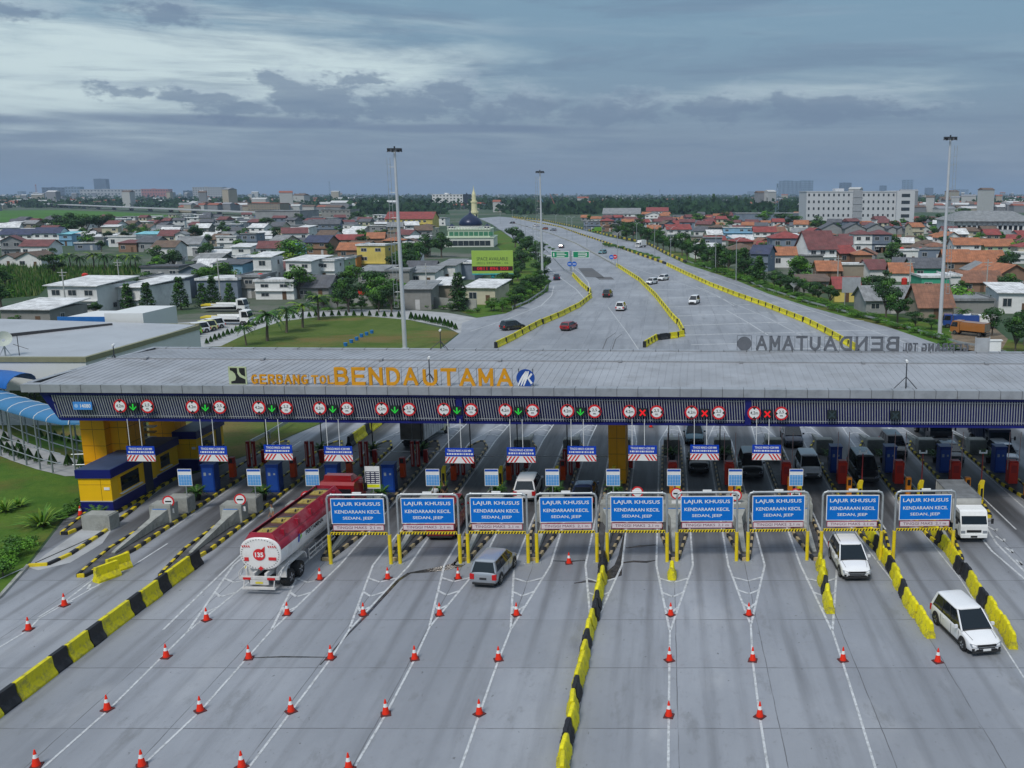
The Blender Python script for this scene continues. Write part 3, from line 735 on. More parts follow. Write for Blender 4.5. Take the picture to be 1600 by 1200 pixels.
W_, H_ = b.x - a.x, b.z - a.z
m = MB(); m.box(-W_ / 2, W_ / 2, -.02, .03, -H_ / 2, H_ / 2, 0); m.build('board', M('sky_sign_blue', (.06, .26, .66), .4), t)
m = MB(); m.mesh(wide('14080', W_ * .55, H_ * .5, .02), face(W_ * .16, -.026, 0)); m.build('lettering', WPAINT, t)
m = MB(); m.add(disc(H_ * .25, 16, -.026, -W_ * .33), [tuple(range(16))]); m.build('mark', M('pale_blue', (.3, .5, .8), .5), t)

# ---- hanging height-limit boards in front of the beam
HANG = [219, 332, 434, 528, None, 717.5, 814, 909, 1004, 1101, 1198]
for i, px in enumerate(HANG):
    if px is None: continue
    py = [697, 697, 695, 697, 0, 700, 699, 697, 696, 695, 695][i]
    p = atY(px, py, 66.5)
    t = thing('hanging_height_sign', f'blue board with red-white stripes hung over the {nth(i + 1)} lane from the left', 'hanging sign', (p.x, 66.5, p.z), GANG, 'hanging height boards before the gantry')
    W_ = 1.02
    m = MB(); m.box(-W_, W_, -.02, .02, -.62, 0, 0); m.build('board', M('hang_blue', (.003, .045, .42), .4), t)
    m = MB(); m.mesh(wide('TINGGI MAKS 4.200 MM', 1.7, .17, .02), face(0, -.026, -.2))
    x = -.9
    rr = random.Random(i)
    while x < .85:
        wd_ = rr.uniform(.04, .16); m.box(x, x + wd_, -.027, -.022, -.5, -.38, 0); x += wd_ + .05
    m.build('lettering', WPAINT, t)
    m = MB(); m.box(-W_, W_, -.02, .02, -1.12, -.64, 0); m.build('lower_board', WPAINT, t)
    m = MB()
    for s in (-1, 1):
        for k in range(4):
            x1 = s * (.12 + k * .26)
            m.add([(x1, -.027, -.66), (x1 + s * .12, -.027, -.66), (x1 + s * .42, -.027, -1.1), (x1 + s * .30, -.027, -1.1)] if k < 3 else [(x1, -.027, -.66), (x1 + s * .1, -.027, -.66), (x1 + s * .12, -.027, -.8), (x1 + s * .1, -.027, -.8)], [(0, 1, 2, 3)])
    m.build('stripes', RIM, t)
    for s in (-1, 1):
        m = MB(); top = 7.9 - p.z; m.cyl((s * .44 - .3, .0, 0), (s * .44 - .3, 0, top - .55), .024, None, 6, 0); m.cyl((s * .44 - .3, 0, top - .55), (s * .44 - .3, 2.7 - (p.x + 47) * .035, top - .55), .02, None, 6, 1)
        m.build('hanger_rod', [WPAINT, NAVY], t)

# ================================================================ toll islands and what stands on them
def island(x, y0, y1, hw=.85, rz=0, nose=4.5, label='', tan=False):
    t = thing('toll_island', label, 'traffic island', (x, 0, 0), rz, 'kerbed toll islands between the lanes')
    out = [(-hw, y1 - 2), (-.2, y1), (.2, y1), (hw, y1 - 2), (hw, y0 + nose), (.22, y0), (-.22, y0), (-hw, y0 + nose)]
    m = MB(); m.prism([(u * .82, v + (.1 if v < y0 + 1 else -.1 if v > y1 - 1 else 0)) for u, v in out], 0, .17, 0); m.build('slab', SLAB, t)
    m = MB(); kerbline(m, out + [out[0]], .2, .24, (0, 1), .62); m.build('kerb', [TAN if tan else YEL, BLK], t)
    return t
TALE = {-35.7: 'second lane from the left', -30.7: 'third lane from the left'}
def lane_word(i): return nth(i + 2)
NOSE0 = {-35.7: 55.5, -30.7: 55.5, -26.1: 57, 23.3: 66.5, 27.9: 70}
for i, x in enumerate(ISL):
    island(x, NOSE0.get(x, 58.2), 88, label=f'toll island with {"tan" if -24 < x < 14 else "yellow"} and black kerb left of the {lane_word(i)}-from-left lane', tan=-24 < x < 12)
island(-41.3, 63, 86, 1.1, label='booth island with yellow and black kerb at the left edge of the plaza')

# crash blocks: wedge wall and block with blue plate
def crash_block():
    t = thing('crash_block', '', 'concrete block', (0, 0, 0))
    m = MB(); m.loft([[(-.12, -6.2, .2), (.12, -6.2, .2), (.12, -6.2, .3), (-.12, -6.2, .3)], [(-.3, -1.2, .2), (.3, -1.2, .2), (.22, -1.2, .85), (-.22, -1.2, .85)], [(-.6, -.2, .2), (.6, -.2, .2), (.55, -.2, 1.15), (-.55, -.2, 1.15)]], 0); m.build('wedge_wall', CRETE, t)
    m = MB(); m.box(-.75, .75, -.19, .9, .17, 1.45, 0); m.box(-.68, .68, -.12, .83, 1.45, 1.5, 0); m.build('block', CRETE, t)
    m = MB(); m.box(-.5, .5, -.215, -.195, .75, 1.2, 0)
    m.build('plate', M('plate_blue', (.02, .16, .5), .4), t)
    m = MB()
    for z, w_ in ((1.05, .38), (.9, .32)):
        x_ = -w_
        while x_ < w_: m.box(x_, x_ + .09, -.225, -.217, z - .04, z + .04, 0); x_ += .13
    m.build('lettering', WPAINT, t)
    m = MB()
    for k in range(8): m.add([(-.5 + k * .125, -.218, .6), (-.44 + k * .125, -.218, .6), (-.39 + k * .125, -.218, .7), (-.45 + k * .125, -.218, .7)], [(0, 1, 2, 3)])
    m.build('stripes', YEL, t)
    return t
cb0 = capture(crash_block()); used = False
for i, x in enumerate(ISL):
    if x > 28: continue
    y = 65.2 if x < -25 else 65.4
    lab = f'grey concrete crash block with blue plate on the island left of the {lane_word(i)}-from-left lane'
    if x > 20: continue
    if not used: cb0[0].location = (x, y, 0); cb0[0]['label'] = lab; cb0[0]['group'] = 'crash blocks at the near island noses'; used = True
    else: dup(cb0, (x, y, 0), 0, lab, 'crash blocks at the near island noses')
for i, x in enumerate(ISL):
    if x < -14: continue
    dup(cb0, (x, 84.2, 0), PI, f'grey concrete block behind the gantry on the island left of the {lane_word(i)}-from-left lane', 'crash blocks at the far island noses')
# plain second block carrying the fare board
o = MB(); o.box(-.8, .8, -.6, .6, .17, 1.3, 0); o.box(-.74, .74, -.54, .54, 1.3, 1.34, 0)
blk = o.data('block', CRETE)
FARE = {-35.7: 289, -30.7: 397, -26.1: 488, -21.7: 582, -17.3: 676, -12.8: 768, -8.4: 863, -3.9: 958, .57: 1053, 5.1: 1149, 9.66: 1244}
for i, x in enumerate(ISL):
    if x > 12: continue
    ob = link('concrete_block', blk); ob.location = (x + .15, 67.6, 0)
    tag(ob, f'plain concrete block under the fare board left of the {lane_word(i)}-from-left lane', 'concrete block', 'concrete blocks under fare boards')
def fare_board(px, lab, dark=False):
    p = atY(px, 746, 67.5); t = thing('fare_board', lab, 'sign', (p.x, 67.5, 1.3), 0, 'fare boards on poles along the islands')
    zc = p.z - 1.3; w_, h_ = (.5, .64) if not dark else (.54, .84)
    m = MB(); m.cyl((0, .03, 0), (0, .03, zc - h_), .035, None, 8); m.build('pole', STEEL, t)
    m = MB(); m.box(-w_, w_, -.02, .02, zc - h_, zc + h_, 0); m.build('board', WPAINT if not dark else WPAINT, t)
    m = MB(); hm = M('fare_header', (.01, .08, .45), .4); tb = M('fare_blue', (.05, .30, .68), .4)
    if not dark:
        m.box(-w_ + .03, w_ - .03, -.03, -.022, zc + h_ * .72, zc + h_ - .03, 0)
        for r_ in range(7):
            z1 = zc + h_ * .28 - r_ * h_ * .175
            for c_ in range(5): m.box(-w_ + .04 + c_ * w_ * .38, -w_ + .04 + c_ * w_ * .38 + w_ * .34, -.03, -.022, z1 - h_ * .14, z1, 1)
        m.build('table', [hm, tb], t)
    else:
        m.box(-w_ + .04, w_ - .04, -.03, -.022, zc - h_ * .55, zc + h_ * .55, 0); m.box(-w_ + .04, w_ - .04, -.03, -.022, zc - h_ * .9, zc - h_ * .62, 1)
        for r_ in range(6):
            for c_ in range(3): m.box(-w_ + .1 + c_ * .34, -w_ + .36 + c_ * .34, -.036, -.031, zc + h_ * .4 - r_ * .15, zc + h_ * .48 - r_ * .15, 2)
        m.build('table', [M('fare_dark', (.01, .015, .06), .4), M('fare_yellow', (.7, .75, .02), .4), WPAINT], t)
for i, x in enumerate(ISL):
    if x in FARE: fare_board(FARE[x], (f'dark fare board with yellow strip' if x == -21.7 else 'blue and white fare table') + f' on a pole left of the {lane_word(i)}-from-left lane', x == -21.7)
# round no-entry style signs at the island fronts
for px, py in ((263, 783.5), (375, 780.5), (479, 776), (996, 769), (1057, 771), (1150, 774), (1243, 772)):
    p = atY(px, py, 65.3); t = thing('no_entry_sign', f"round red-rimmed sign with black bar on the {nth(min(range(len(ISL)), key=lambda k: abs(ISL[k] - p.x)) + 1)} island nose from the left", 'road sign', (p.x, 65.3, 1.45), 0, 'round no-entry signs at the island noses')
    z = p.z - 1.45
    m = MB(); m.cyl((0, .06, 0), (0, .06, z - .3), .04, None, 8); m.build('pole', STEEL, t)
    m = MB(); m.loft([disc(.42, 28, -.01, 0, z), disc(.42, 28, .03, 0, z)], 0); m.build('rim', RIM, t)
    m = MB(); m.loft([disc(.32, 28, -.02, 0, z), disc(.32, 28, -.011, 0, z)], 0); m.build('face_plate', WPAINT, t)
    m = MB(); m.box(-.22, .22, -.03, -.022, z - .05, z + .05, 0); m.build('bar', BLACK, t)
    m = MB(); m.box(-.34, .34, -.02, .02, z - .85, z - .52, 0); m.build('lower_plate', WPAINT, t)
# ================================================================ special-lane frames
FRAME_PX = [(557, 775), (667, 775), (775, 772), (884, 770), (995, 769), (1105, 767), (1217, 766), (1333, 764), (1447, 764)]
def lane_frame():
    t = thing('lane_gantry_sign', '', 'sign frame')
    W_ = 1.9; H_ = 4.6
    for s in (-1, 1):
        m = MB(); m.cyl((s * W_, 0, 1.95), (s * W_, 0, H_ - .28), .07, None, 12)
        m.cyl((s * W_, 0, H_ - .28), (s * (W_ - .08), 0, H_ - .08), .07, None, 12); m.cyl((s * (W_ - .08), 0, H_ - .08), (s * (W_ - .3), 0, H_), .07, None, 12)
        m.cyl((s * (W_ - .34), 0, H_), (s * (W_ - .26), 0, H_), .1, None, 12); m.build('post', STEEL, t, True)
        m = MB(); m.cyl((s * W_, 0, 0), (s * W_, 0, 1.98), .115, None, 14); m.box(s * W_ - .26, s * W_ + .26, -.24, .24, .0, .06, 1); m.build('post_sleeve', [YPOST, STEEL], t, True)
    m = MB(); m.cyl((-W_ + .3, 0, H_), (W_ - .3, 0, H_), .07, None, 12); m.build('top_rail', STEEL, t, True)
    m = MB(); m.box(-1.62, 1.62, -.03, .03, 2.74, 4.32, 0); m.box(-1.665, 1.665, -.025, .025, 2.695, 4.365, 1)
    m.build('panel', [BLUE, WPAINT], t)
    m = MB()
    for s, w_, h_, z in (('LAJUR KHUSUS', 2.9, .30, 3.98), ('KENDARAAN KECIL', 2.85, .22, 3.50), ('SEDAN, JEEP', 1.9, .24, 3.06)): m.mesh(wide(s, w_, h_, .012), face(0, -.036, z))
    m.build('lettering', WPAINT, t)
    m = MB(); m.box(-1.6, 1.6, -.03, .03, 2.26, 2.64, 0); m.box(-1.565, 1.565, -.034, 0, 2.295, 2.605, 1); pl = m.build('height_panel', [M('maroon', (.30, .02, .06), .5), M('pink_white', (.62, .55, .58), .5, var=.05)], t)
    m = MB(); m.mesh(wide('TINGGI MAKS  2,1 m', 2.75, .2, .0), face(0, -.04, 2.45)); m.build('lettering', M('maroon_dark', (.16, .03, .07), .5), pl)
    m = MB(); m.box(-1.78, 1.78, -.045, .045, 1.99, 2.14, 0)
    for k in range(19):
        x_ = -1.76 + k * .187; m.add([(x_, -.05, 1.99), (x_ + .09, -.05, 1.99), (x_ + .15, -.05, 2.14), (x_ + .06, -.05, 2.14)], [(0, 1, 2, 3)], 1)
    m.build('striped_bar', [YPOST, BLACK], t)
    m = MB(); m.box(-1.9, 1.9, .05, .08, 2.04, 2.08, 0)
    for xx in (-1.0, 1.0): m.cyl((xx, .06, 2.05), (xx, .06, H_), .025, None, 6)
    m.build('hanger', DSTEEL, t)
    m = MB(); m.box(-.28, .28, -.05, .05, H_ - .04, H_ + .16, 0); m.build('top_plate', WPAINT, t)
    return t
fr = capture(lane_frame())
for i, (px, py) in enumerate(FRAME_PX):
    x = (px - CX) / F * 60.0 if False else atY(px, 770, 57.6 + i * .1).x
    lab = f"grey pipe frame with blue LAJUR KHUSUS sign and yellow feet, {nth(i + 1)} from the left"
    if i == 0: lab = 'leftmost grey pipe frame with blue LAJUR KHUSUS sign, beside the tanker lorry'
    if i == 8: lab = 'rightmost grey pipe frame with blue LAJUR KHUSUS sign, beside the white box lorry'
    if i == 0: fr[0].location = (x, 57.6, 0); fr[0]['label'] = lab; fr[0]['group'] = 'special lane sign frames'; 
    else: dup(fr, (x, 57.6 + i * .1, 0), R((.25 * i - .6) + (-.9, .7, -.4, 1.1, -.8, .3, 1.2, -.5, .6)[i]), lab, 'special lane sign frames')

# ================================================================ barriers and cones
def jersey(ln, mat, nm='jersey_barrier', h=.95, w0=.31):
    m = MB(); g = .02
    prof = [(-w0, 0), (w0, 0), (w0, .12), (.15, .42), (.10, h), (-.10, h), (-.15, .42), (-w0, .12)]
    m.loft([[(u, -ln / 2 + g, v) for u, v in prof], [(u * 1.01, 0, v * 1.0) for u, v in prof], [(u, ln / 2 - g, v) for u, v in prof]], 0)
    return m.data(nm, mat)
JY, JB = jersey(2.62, YELB), jersey(1.15, BLK)
def put(me, loc, rz, label, cat, group):
    o = link(me.name.split('.')[0], me); o.location = loc; o.rotation_euler = (0, 0, rz); return tag(o, label, cat, group)
y = 33.0; k = 0; nb = 0
ya, xa_ = 33.0, -30.1; rzj = -math.atan2(.55, 24.9)
pieces = []
while y < 57.4:
    for me, ln in ((JB, 1.15), (JY, 2.62)) if k % 2 == 0 else ((JB, 1.15), (JY, 1.4 * 1.2)):
        if me is JY and ln < 2: me = jersey(1.68, YELB)
        if y + ln > 58.6: break
        pieces.append((me, y + ln / 2, me is JB)); y += ln
    k += 1
    if k > 12: break
cnt = {True: 0, False: 0}
for me, yy, b in pieces:
    cnt[b] += 1
    put(me, (xa_ + (yy - 33) * .022 + random.uniform(-.04, .04), yy, .03), rzj + random.uniform(-.012, .012), f"{'black' if b else 'yellow'} concrete barrier, {nth(cnt[b])} {'black' if b else 'yellow'} piece from the near end of the left wall", 'barrier', 'concrete barrier pieces of the left wall')
# piece behind the gantry on the left
pa, pb = G(545, 699), G(603, 656); d = pb - pa; a = math.atan2(d.y, d.x) - PI / 2; nn = 6
cnt = {True: 0, False: 0}; t_ = 0
for ln, b in ((1.15, True), (3.3, False), (1.15, True), (3.3, False), (1.15, True), (3.3, False), (1.15, True), (3.3, False), (1.15, True)):
    if t_ > d.length + 3: break
    p = pa + d.normalized() * (t_ + ln / 2); t_ += ln; cnt[b] += 1
    put(jersey(ln, BLK if b else YELB, h=1.0), (p.x, p.y, .03), a, f"{'black' if b else 'yellow'} barrier block behind the gantry left of the box lorry, {nth(cnt[b])} of its colour", 'barrier', 'barrier blocks behind the gantry')
# water-filled barriers
def water_barrier(ln, mat, h=.88):
    m = MB(); rings = []; n_ = 8
    for i in range(n_ + 1):
        t = -ln / 2 + .02 + (ln - .04) * i / n_; s = 1 - .16 * (i % 2) if 0 < i < n_ else .82
        hh = h * (1 if 0 < i < n_ else .93) - (.05 if i == n_ // 2 else 0)
        rings.append([(-.29 * s, t, 0), (.29 * s, t, 0), (.28 * s, t, .22), (.17 * s, t, .38), (.13 * s, t, hh - .06), (.07, t, hh), (-.07, t, hh), (-.13 * s, t, hh - .06), (-.17 * s, t, .38), (-.28 * s, t, .22)])
    m.loft(rings, 0); return m.data('water_barrier', mat, True)
WBY, WBB = water_barrier(1.22, YELB), water_barrier(1.22, BLK)
def wb_line(x0, y0, x1, y1, blacks, where, step=1.24, grp=''):
    d = Vector((x1 - x0, y1 - y0)); n_ = int(d.length / step); u = d.normalized(); rz = math.atan2(u.y, u.x) - PI / 2
    for i in range(n_):
        b = i in blacks; p = Vector((x0, y0)) + u * step * (i + .5)
        j = random.uniform(-.09, .09)
        put(WBB if b else WBY, (p.x + j, p.y, .035), rz + random.uniform(-.08, .08), f"{'black' if b else 'yellow'} water-filled barrier, {nth(i + 1)} from the far end of the {where}", 'barrier', f'water barriers of the {where}')
wb_line(-3.85, 57.9, -4.25, 31, {0, 1, 5, 6, 9, 13, 16, 20, 21}, 'central line')
wb_line(9.75, 57.6, 9.05, 49.0, {3}, 'short line beside the white SUV')
wb_line(14.0, 64.5, 13.85, 47.0, {3, 6, 9}, 'line right of the white SUV')
wb_line(18.55, 64.5, 17.95, 45.4, {2, 6, 7, 10}, 'line along the right edge')
for (px, py, rz, w_) in ((1050, 902, 0, 'single yellow water barrier on the island nose below the sixth sign frame'), (168, 905, -.45, 'nearer yellow barrier block at the left island tip'), (186, 892, -.45, 'farther yellow barrier block at the left island tip')):
    p = G(px, py); me = WBY if px > 900 else jersey(1.5, YELB); put(me, (p.x, p.y, .035), rz, w_, 'barrier', None)
# long far lines
def far_line(pts, where, ln=4.3, blocks_black=()):
    P_ = gpl(pts); k = 0; me = jersey(ln - .5, YELB, 'road_barrier', 1.0); jb = jersey(ln - .5, BLK, 'road_barrier', 1.0)
    m = MB(); m.box(-.2, .2, -.24, .24, 0, .92, 0); joint = m.data('joint_block', BLK)
    carry = 0
    for a, b in zip(P_, P_[1:]):
        d = (b - a); L_ = d.length; u = d.normalized(); s = carry
        rz = math.atan2(u.y, u.x) - PI / 2
        while s + ln / 2 < L_ + ln / 2 and s < L_:
            p = a + u * (s + ln / 2); k += 1
            o = put(jb if k in blocks_black else me, (p.x, p.y, .035), rz, f"{'black' if k in blocks_black else 'yellow'} barrier block, {nth(k)} from the near end of the {where}", 'barrier', f'far barrier blocks of the {where}')
            q = link('joint_block', joint, o); q.location = (0, -ln / 2, 0)
            s += ln
        carry = s - L_
    return k
far_line([(775, 544), (800, 532), (840, 510), (875, 495), (905, 480), (920, 468), (922, 458), (910, 447), (896, 432)], 'left far line', 4.6)
far_line([(1007, 543), (1025, 532), (1050, 529), (1067, 526)], 'short far cross line', 2.0, (5, 9))
far_line([(1068, 522), (1062, 510), (1050, 497), (1025, 465), (1000, 440), (965, 417)], 'middle far line', 4.2)
far_line([(1340, 549), (1295, 523), (1262, 506), (1225, 491), (1200, 481), (1150, 463), (1112, 448), (1075, 431), (1042, 415)], 'right far line', 4.8)
# low striped parapets farther along
def parapet(pts, label, h=.8, seg=5, mats=None, wd=.5):
    m = MB(); kerbline(m, gpl(pts), wd, h, (0, 1) if mats is None else tuple(range(len(mats))), seg)
    tag(m.build('parapet_wall', mats or [BLK, YEL]), label, 'parapet')
parapet([(1040, 413), (1000, 399), (950, 381), (905, 366), (875, 355), (845, 349), (800, 340)], 'low black and yellow parapet left of the planted strip on the far carriageway')
parapet([(1072, 411), (1040, 396), (1012, 381), (950, 368), (905, 356), (850, 344.5), (800, 339)], 'black and yellow parapet along the outer ramp edge', seg=6)
parapet([(965, 417), (940, 403), (900, 381), (862, 366), (800, 348)], 'thin concrete kerb wall dividing the far carriageways', .5, 8, [CRETE])
GRN = M('rail_green', (.06, .10, .07), .6, .2, var=.2)
def guardrail(pts, label, z=.75, post=4):
    P_ = gpl(pts); t = thing('guardrail', label, 'guardrail')
    m = MB()
    for a, b in zip(P_, P_[1:]):
        u = (b - a).normalized(); nr = Vector((-u.y, u.x, 0)) * .04
        m.loft([[a + nr + Vector((0, 0, z - .33)), a - nr + Vector((0, 0, z - .33)), a - nr + Vector((0, 0, z)), a + nr + Vector((0, 0, z))], [b + nr + Vector((0, 0, z - .33)), b - nr + Vector((0, 0, z - .33)), b - nr + Vector((0, 0, z)), b + nr + Vector((0, 0, z))]], 0)
    m.build('rail', STEEL, t)
    allp = []
    for a, b in zip(P_, P_[1:]):
        n_ = max(1, int((b - a).length / post))
        allp += [a + (b - a) * i / n_ for i in range(n_)]
    allp.sort(key=lambda p: p.y); pm_ = MB(); pm_.box(-.06, .06, -.06, .06, 0, z - .02, 0); pd = pm_.data('post', STEEL)
    for p in allp[:60]:
        o = link('post', pd, t); o.location = p + Vector((.1, 0, 0))
guardrail([(1600, 567), (1550, 549), (1500, 541), (1475, 534), (1387, 507), (1325, 492), (1262, 475), (1200, 455), (1150, 435), (1072, 410)], 'galvanised guardrail along the right edge of the far plaza')
guardrail([(800, 484), (825, 474), (850, 457), (858, 442)], 'short curved guardrail at the foot of the billboard trees')
guardrail([(896, 432), (882, 424), (862, 402), (850, 389), (825, 378), (800, 368), (775, 358)], 'dark guardrail on the median of the left far carriageway')
guardrail([(392, 700), (420, 685), (455, 664)], 'short white guardrail on the grass behind the hanging signs', post=3)

# cones
def cone():
    t = thing('traffic_cone', '', 'traffic cone')
    m = MB(); m.loft([[(-.23, -.23, 0), (.23, -.23, 0), (.23, .23, 0), (-.23, .23, 0)], [(-.21, -.21, .05), (.21, -.21, .05), (.21, .21, .05), (-.21, .21, .05)]], 0); m.build('base', M('cone_base', (.09, .02, .02), .7), t)
    m = MB(); CR = M('cone_red', (.75, .025, .004), .55, var=.06)
    m.cyl((0, 0, .05), (0, 0, .36), .165, .105, 16, 0, False); m.cyl((0, 0, .36), (0, 0, .38), .105, .1, 16, 0, False); m.cyl((0, 0, .38), (0, 0, .54), .1, .068, 16, 1, False); m.cyl((0, 0, .54), (0, 0, .74), .068, .026, 16, 0, True)
    m.build('cone_body', [CR, WPAINT], t, True); return t
cn_ = capture(cone()); first = True
CL = [('leftmost lane line', [(45, 985), (101, 947)]), ('line beside the yellow wall', [(57, 1198), (168, 1110), (260, 1028), (323, 970)]),
      ('line running to the tanker', [(222, 1198), (313, 1112), (389, 1030), (449, 961), (500, 906)]), ('line under the second sign frame', [(378, 1200), (455, 1113), (517, 1030), (568, 962), (606, 905)]),
      ('line under the third sign frame', [(545, 1203), (603, 1117), (648, 1031), (687, 962), (716, 905)]), ('line right of the silver minivan', [(749, 1117), (779, 1032), (807, 962), (889, 881)]),
      ('line under the sixth sign frame', [(1045, 1120), (1046, 1033), (1048, 962)]), ('line under the seventh sign frame', [(1187, 1121), (1176, 1033), (1170, 962)])]
for w_, pts in CL:
    for i, q in enumerate(pts):
        p = G(*q); lab = f'red traffic cone, {nth(i + 1)} from the near end of the {w_}'
        rz = random.uniform(0, 1.5)
        if first: cn_[0].location = (p.x, p.y, .03); cn_[0]['label'] = lab; cn_[0]['group'] = 'red traffic cones on the lane lines'; first = False
        else: dup(cn_, (p.x, p.y, .03), rz, lab, 'red traffic cones on the lane lines')
for q, lab in (((1317, 1033), 'red traffic cone below the short barrier line right of the signs'), ((1465, 1035), 'red traffic cone just left of the nearest white minivan'), ((1017, 668), 'small red cone on the pavement behind the gantry by the centre column'), ((126, 806), 'small orange cone beside the near booth corner')):
    p = G(*q); dup(cn_, (p.x, p.y, .03), .3, lab, 'red traffic cones on the lane lines')

# ================================================================ booths
BY = M('booth_yellow', (.80, .47, .004), .5, var=.05, scale=.8)
def booth(x0, x1, y0, y1, h, label, door=True, rz=0):
    t = thing('toll_booth', label, 'toll booth', (0, 0, 0)); t.location = (x0, y0, 0); W_, D_ = x1 - x0, y1 - y0
    m = MB(); m.box(0, W_, 0, D_, 0, 1.02, 1); m.box(.002, W_ - .002, .002, D_ - .002, 1.02, h - .5, 0); m.box(-.02, W_ + .02, -.02, D_ + .02, 1.0, 1.07, 2)
    for xx in (W_ * .68,): m.box(xx, xx + .025, -.006, 0, 1.07, h - .5, 3)
    m.box(0, W_, -.006, 0, h - 1.02, h - 1.0, 3); m.build('wall', [BY, NAVY, M('trim_grey', (.4, .42, .44)), M('seam', (.2, .1, .01))], t)
    m = MB(); m.box(-.12, W_ + .12, -.12, D_ + .12, h - .5, h + .12, 0); m.box(-.05, W_ + .05, -.05, D_ + .05, h + .12, h + .14, 1); m.build('roof', [NAVY, M('roof_membrane', (.04, .065, .13), .5, var=.25, scale=.7)], t)
    m = MB(); fr_ = m; fr_.box(W_, W_ + .05, D_ * .16, D_ * .62, 1.35, h - .68, 0); w = fr_.build('window', BY, t)
    m = MB(); m.box(W_ + .05, W_ + .056, D_ * .19, D_ * .59, 1.42, h - .75, 0); m.build('pane', GLASS, w)
    m = MB(); m.box(W_, W_ + .2, D_ * .16, D_ * .62, 1.28, 1.35, 0); m.build('sill', WPAINT, w)
    if door:
        m = MB(); m.box(W_ + .003, W_ + .03, D_ * .72, D_ * .9, .15, h - .55, 0); m.build('door', M('door_dark', (.03, .035, .06), .4), t)
    m = MB(); m.box(W_ * .78, W_ * .95, -.03, -.007, 1.9, 2.1, 0); m.build('notice', WPAINT, t)
    return t
pb_ = G(150, 802); booth(-42.6, -40.25, 67.2, 73.4, 3.3, 'nearest yellow and blue toll booth with side window and navy roof')
booth(-42.5, -40.45, 73.75, 77.3, 3.15, 'middle yellow and blue booth close behind the nearest booth', False)
booth(-41.3, -39.5, 78.6, 83.6, 3.3, 'rear amber and blue booth behind the column')

# ================================================================ toll equipment on the islands
CAB = M('cabinet_blue', (.004, .035, .22), .4, var=.12, scale=1.5)
OR = M('reader_orange', (.62, .06, .004), .45, var=.1, scale=2)
DR = M('post_red', (.38, .02, .015), .45, var=.1, scale=2)
def mk_one(f):
    t = f(); return capture(t)
def first_or_dup(tr, state, loc, rz, label, group):
    if not state: tr[0].location = loc; tr[0].rotation_euler = (0, 0, rz); tr[0]['label'] = label; tr[0]['group'] = group; state.append(1); return tr[0]
    return dup(tr, loc, rz, label, group)
def cabinet():
    t = thing('equipment_cabinet', '', 'cabinet'); m = MB(); m.box(-.48, .48, -.5, .5, 0, 2.15, 0); m.box(-.52, .52, -.54, .54, 2.15, 2.25, 0); m.build('body', CAB, t)
    m = MB(); m.box(-.38, .38, -.52, -.501, .15, 1.95, 0); m.build('door', M('cabinet_door', (.015, .07, .34), .4), t)
    m = MB(); m.box(-.3, -.12, -.53, -.521, 1.35, 1.6, 0); m.box(.1, .25, -.53, -.521, 1.4, 1.55, 0); m.build('notice', M('grey_note', (.3, .35, .4)), t); return t
def reader():
    t = thing('card_reader', '', 'card reader'); m = MB(); m.box(-.2, .2, -.25, .25, 0, 1.15, 0); m.build('body', OR, t)
    m = MB(); m.box(-.21, .21, -.26, .2, 1.15, 1.65, 0); m.build('head', DR, t); m = MB(); m.box(-.14, .14, -.27, -.262, 1.22, 1.58, 0); m.build('screen', BLACK, t); return t
def post_pair():
    t = thing('gate_posts', '', 'gate posts')
    for s in (-.24, .24):
        m = MB(); m.cyl((s, 0, 0), (s, 0, 2.2), .16, None, 14, 0); m.box(s - .045, s + .045, -.185, -.16, .2, 2.0, 1); m.build('post', [DR, M('strip_pink', (.6, .35, .32))], t, True)
    return t
def red_cab():
    t = thing('gate_machine', '', 'gate machine'); m = MB(); m.box(-.36, .36, -.4, .4, 0, 1.75, 0); m.box(-.3, .3, -.3, .3, 1.75, 1.85, 0); m.build('body', M('machine_red', (.58, .028, .012), .42, var=.1), t)
    m = MB(); m.box(-.22, .22, -.41, -.401, .9, 1.5, 0); m.build('door', DR, t)
    for s in (-.42, .46):
        m = MB(); m.cyl((s, -.1, 1.1), (s + .02, -.1, 4.2), .035, .025, 8, 0); m.build('raised_boom', M('boom_paint', (.62, .40, .38), .5), t)
    return t
def o_post():
    t = thing('bollard_reader', '', 'card reader'); m = MB(); m.box(-.18, .18, -.2, .2, 0, 1.5, 0); m.build('body', M('reader_amber', (.68, .22, .01), .45), t); m = MB(); m.box(-.12, .12, -.21, -.201, .9, 1.35, 0); m.build('screen', BLACK, t); return t
def y_post():
    t = thing('height_sensor_post', '', 'sensor post'); m = MB(); m.box(-.16, .16, -.14, .14, 0, 1.45, 0); m.build('body', YPOST, t); m = MB(); m.loft([[(-.16, -.14, 1.45), (.16, -.14, 1.45), (.16, .14, 1.45), (-.16, .14, 1.45)], [(-.02, -.14, 1.8), (.22, -.14, 1.8), (.22, .1, 1.8), (-.02, .1, 1.8)]], 0); m.build('hood', YPOST, t)
    m = MB(); m.box(-.1, .1, -.15, -.141, .3, 1.2, 0); m.build('panel', BLACK, t); return t
def boom_gate():
    t = thing('barrier_arm', '', 'barrier gate'); m = MB(); m.cyl((0, 0, 1.0), (3.1, 0, 1.0), .045, .035, 8, 0); m.build('arm', WPAINT, t); m = MB(); m.box(-.17, .17, -.17, .17, 0, 1.15, 0); m.build('motor_box', DR, t); return t
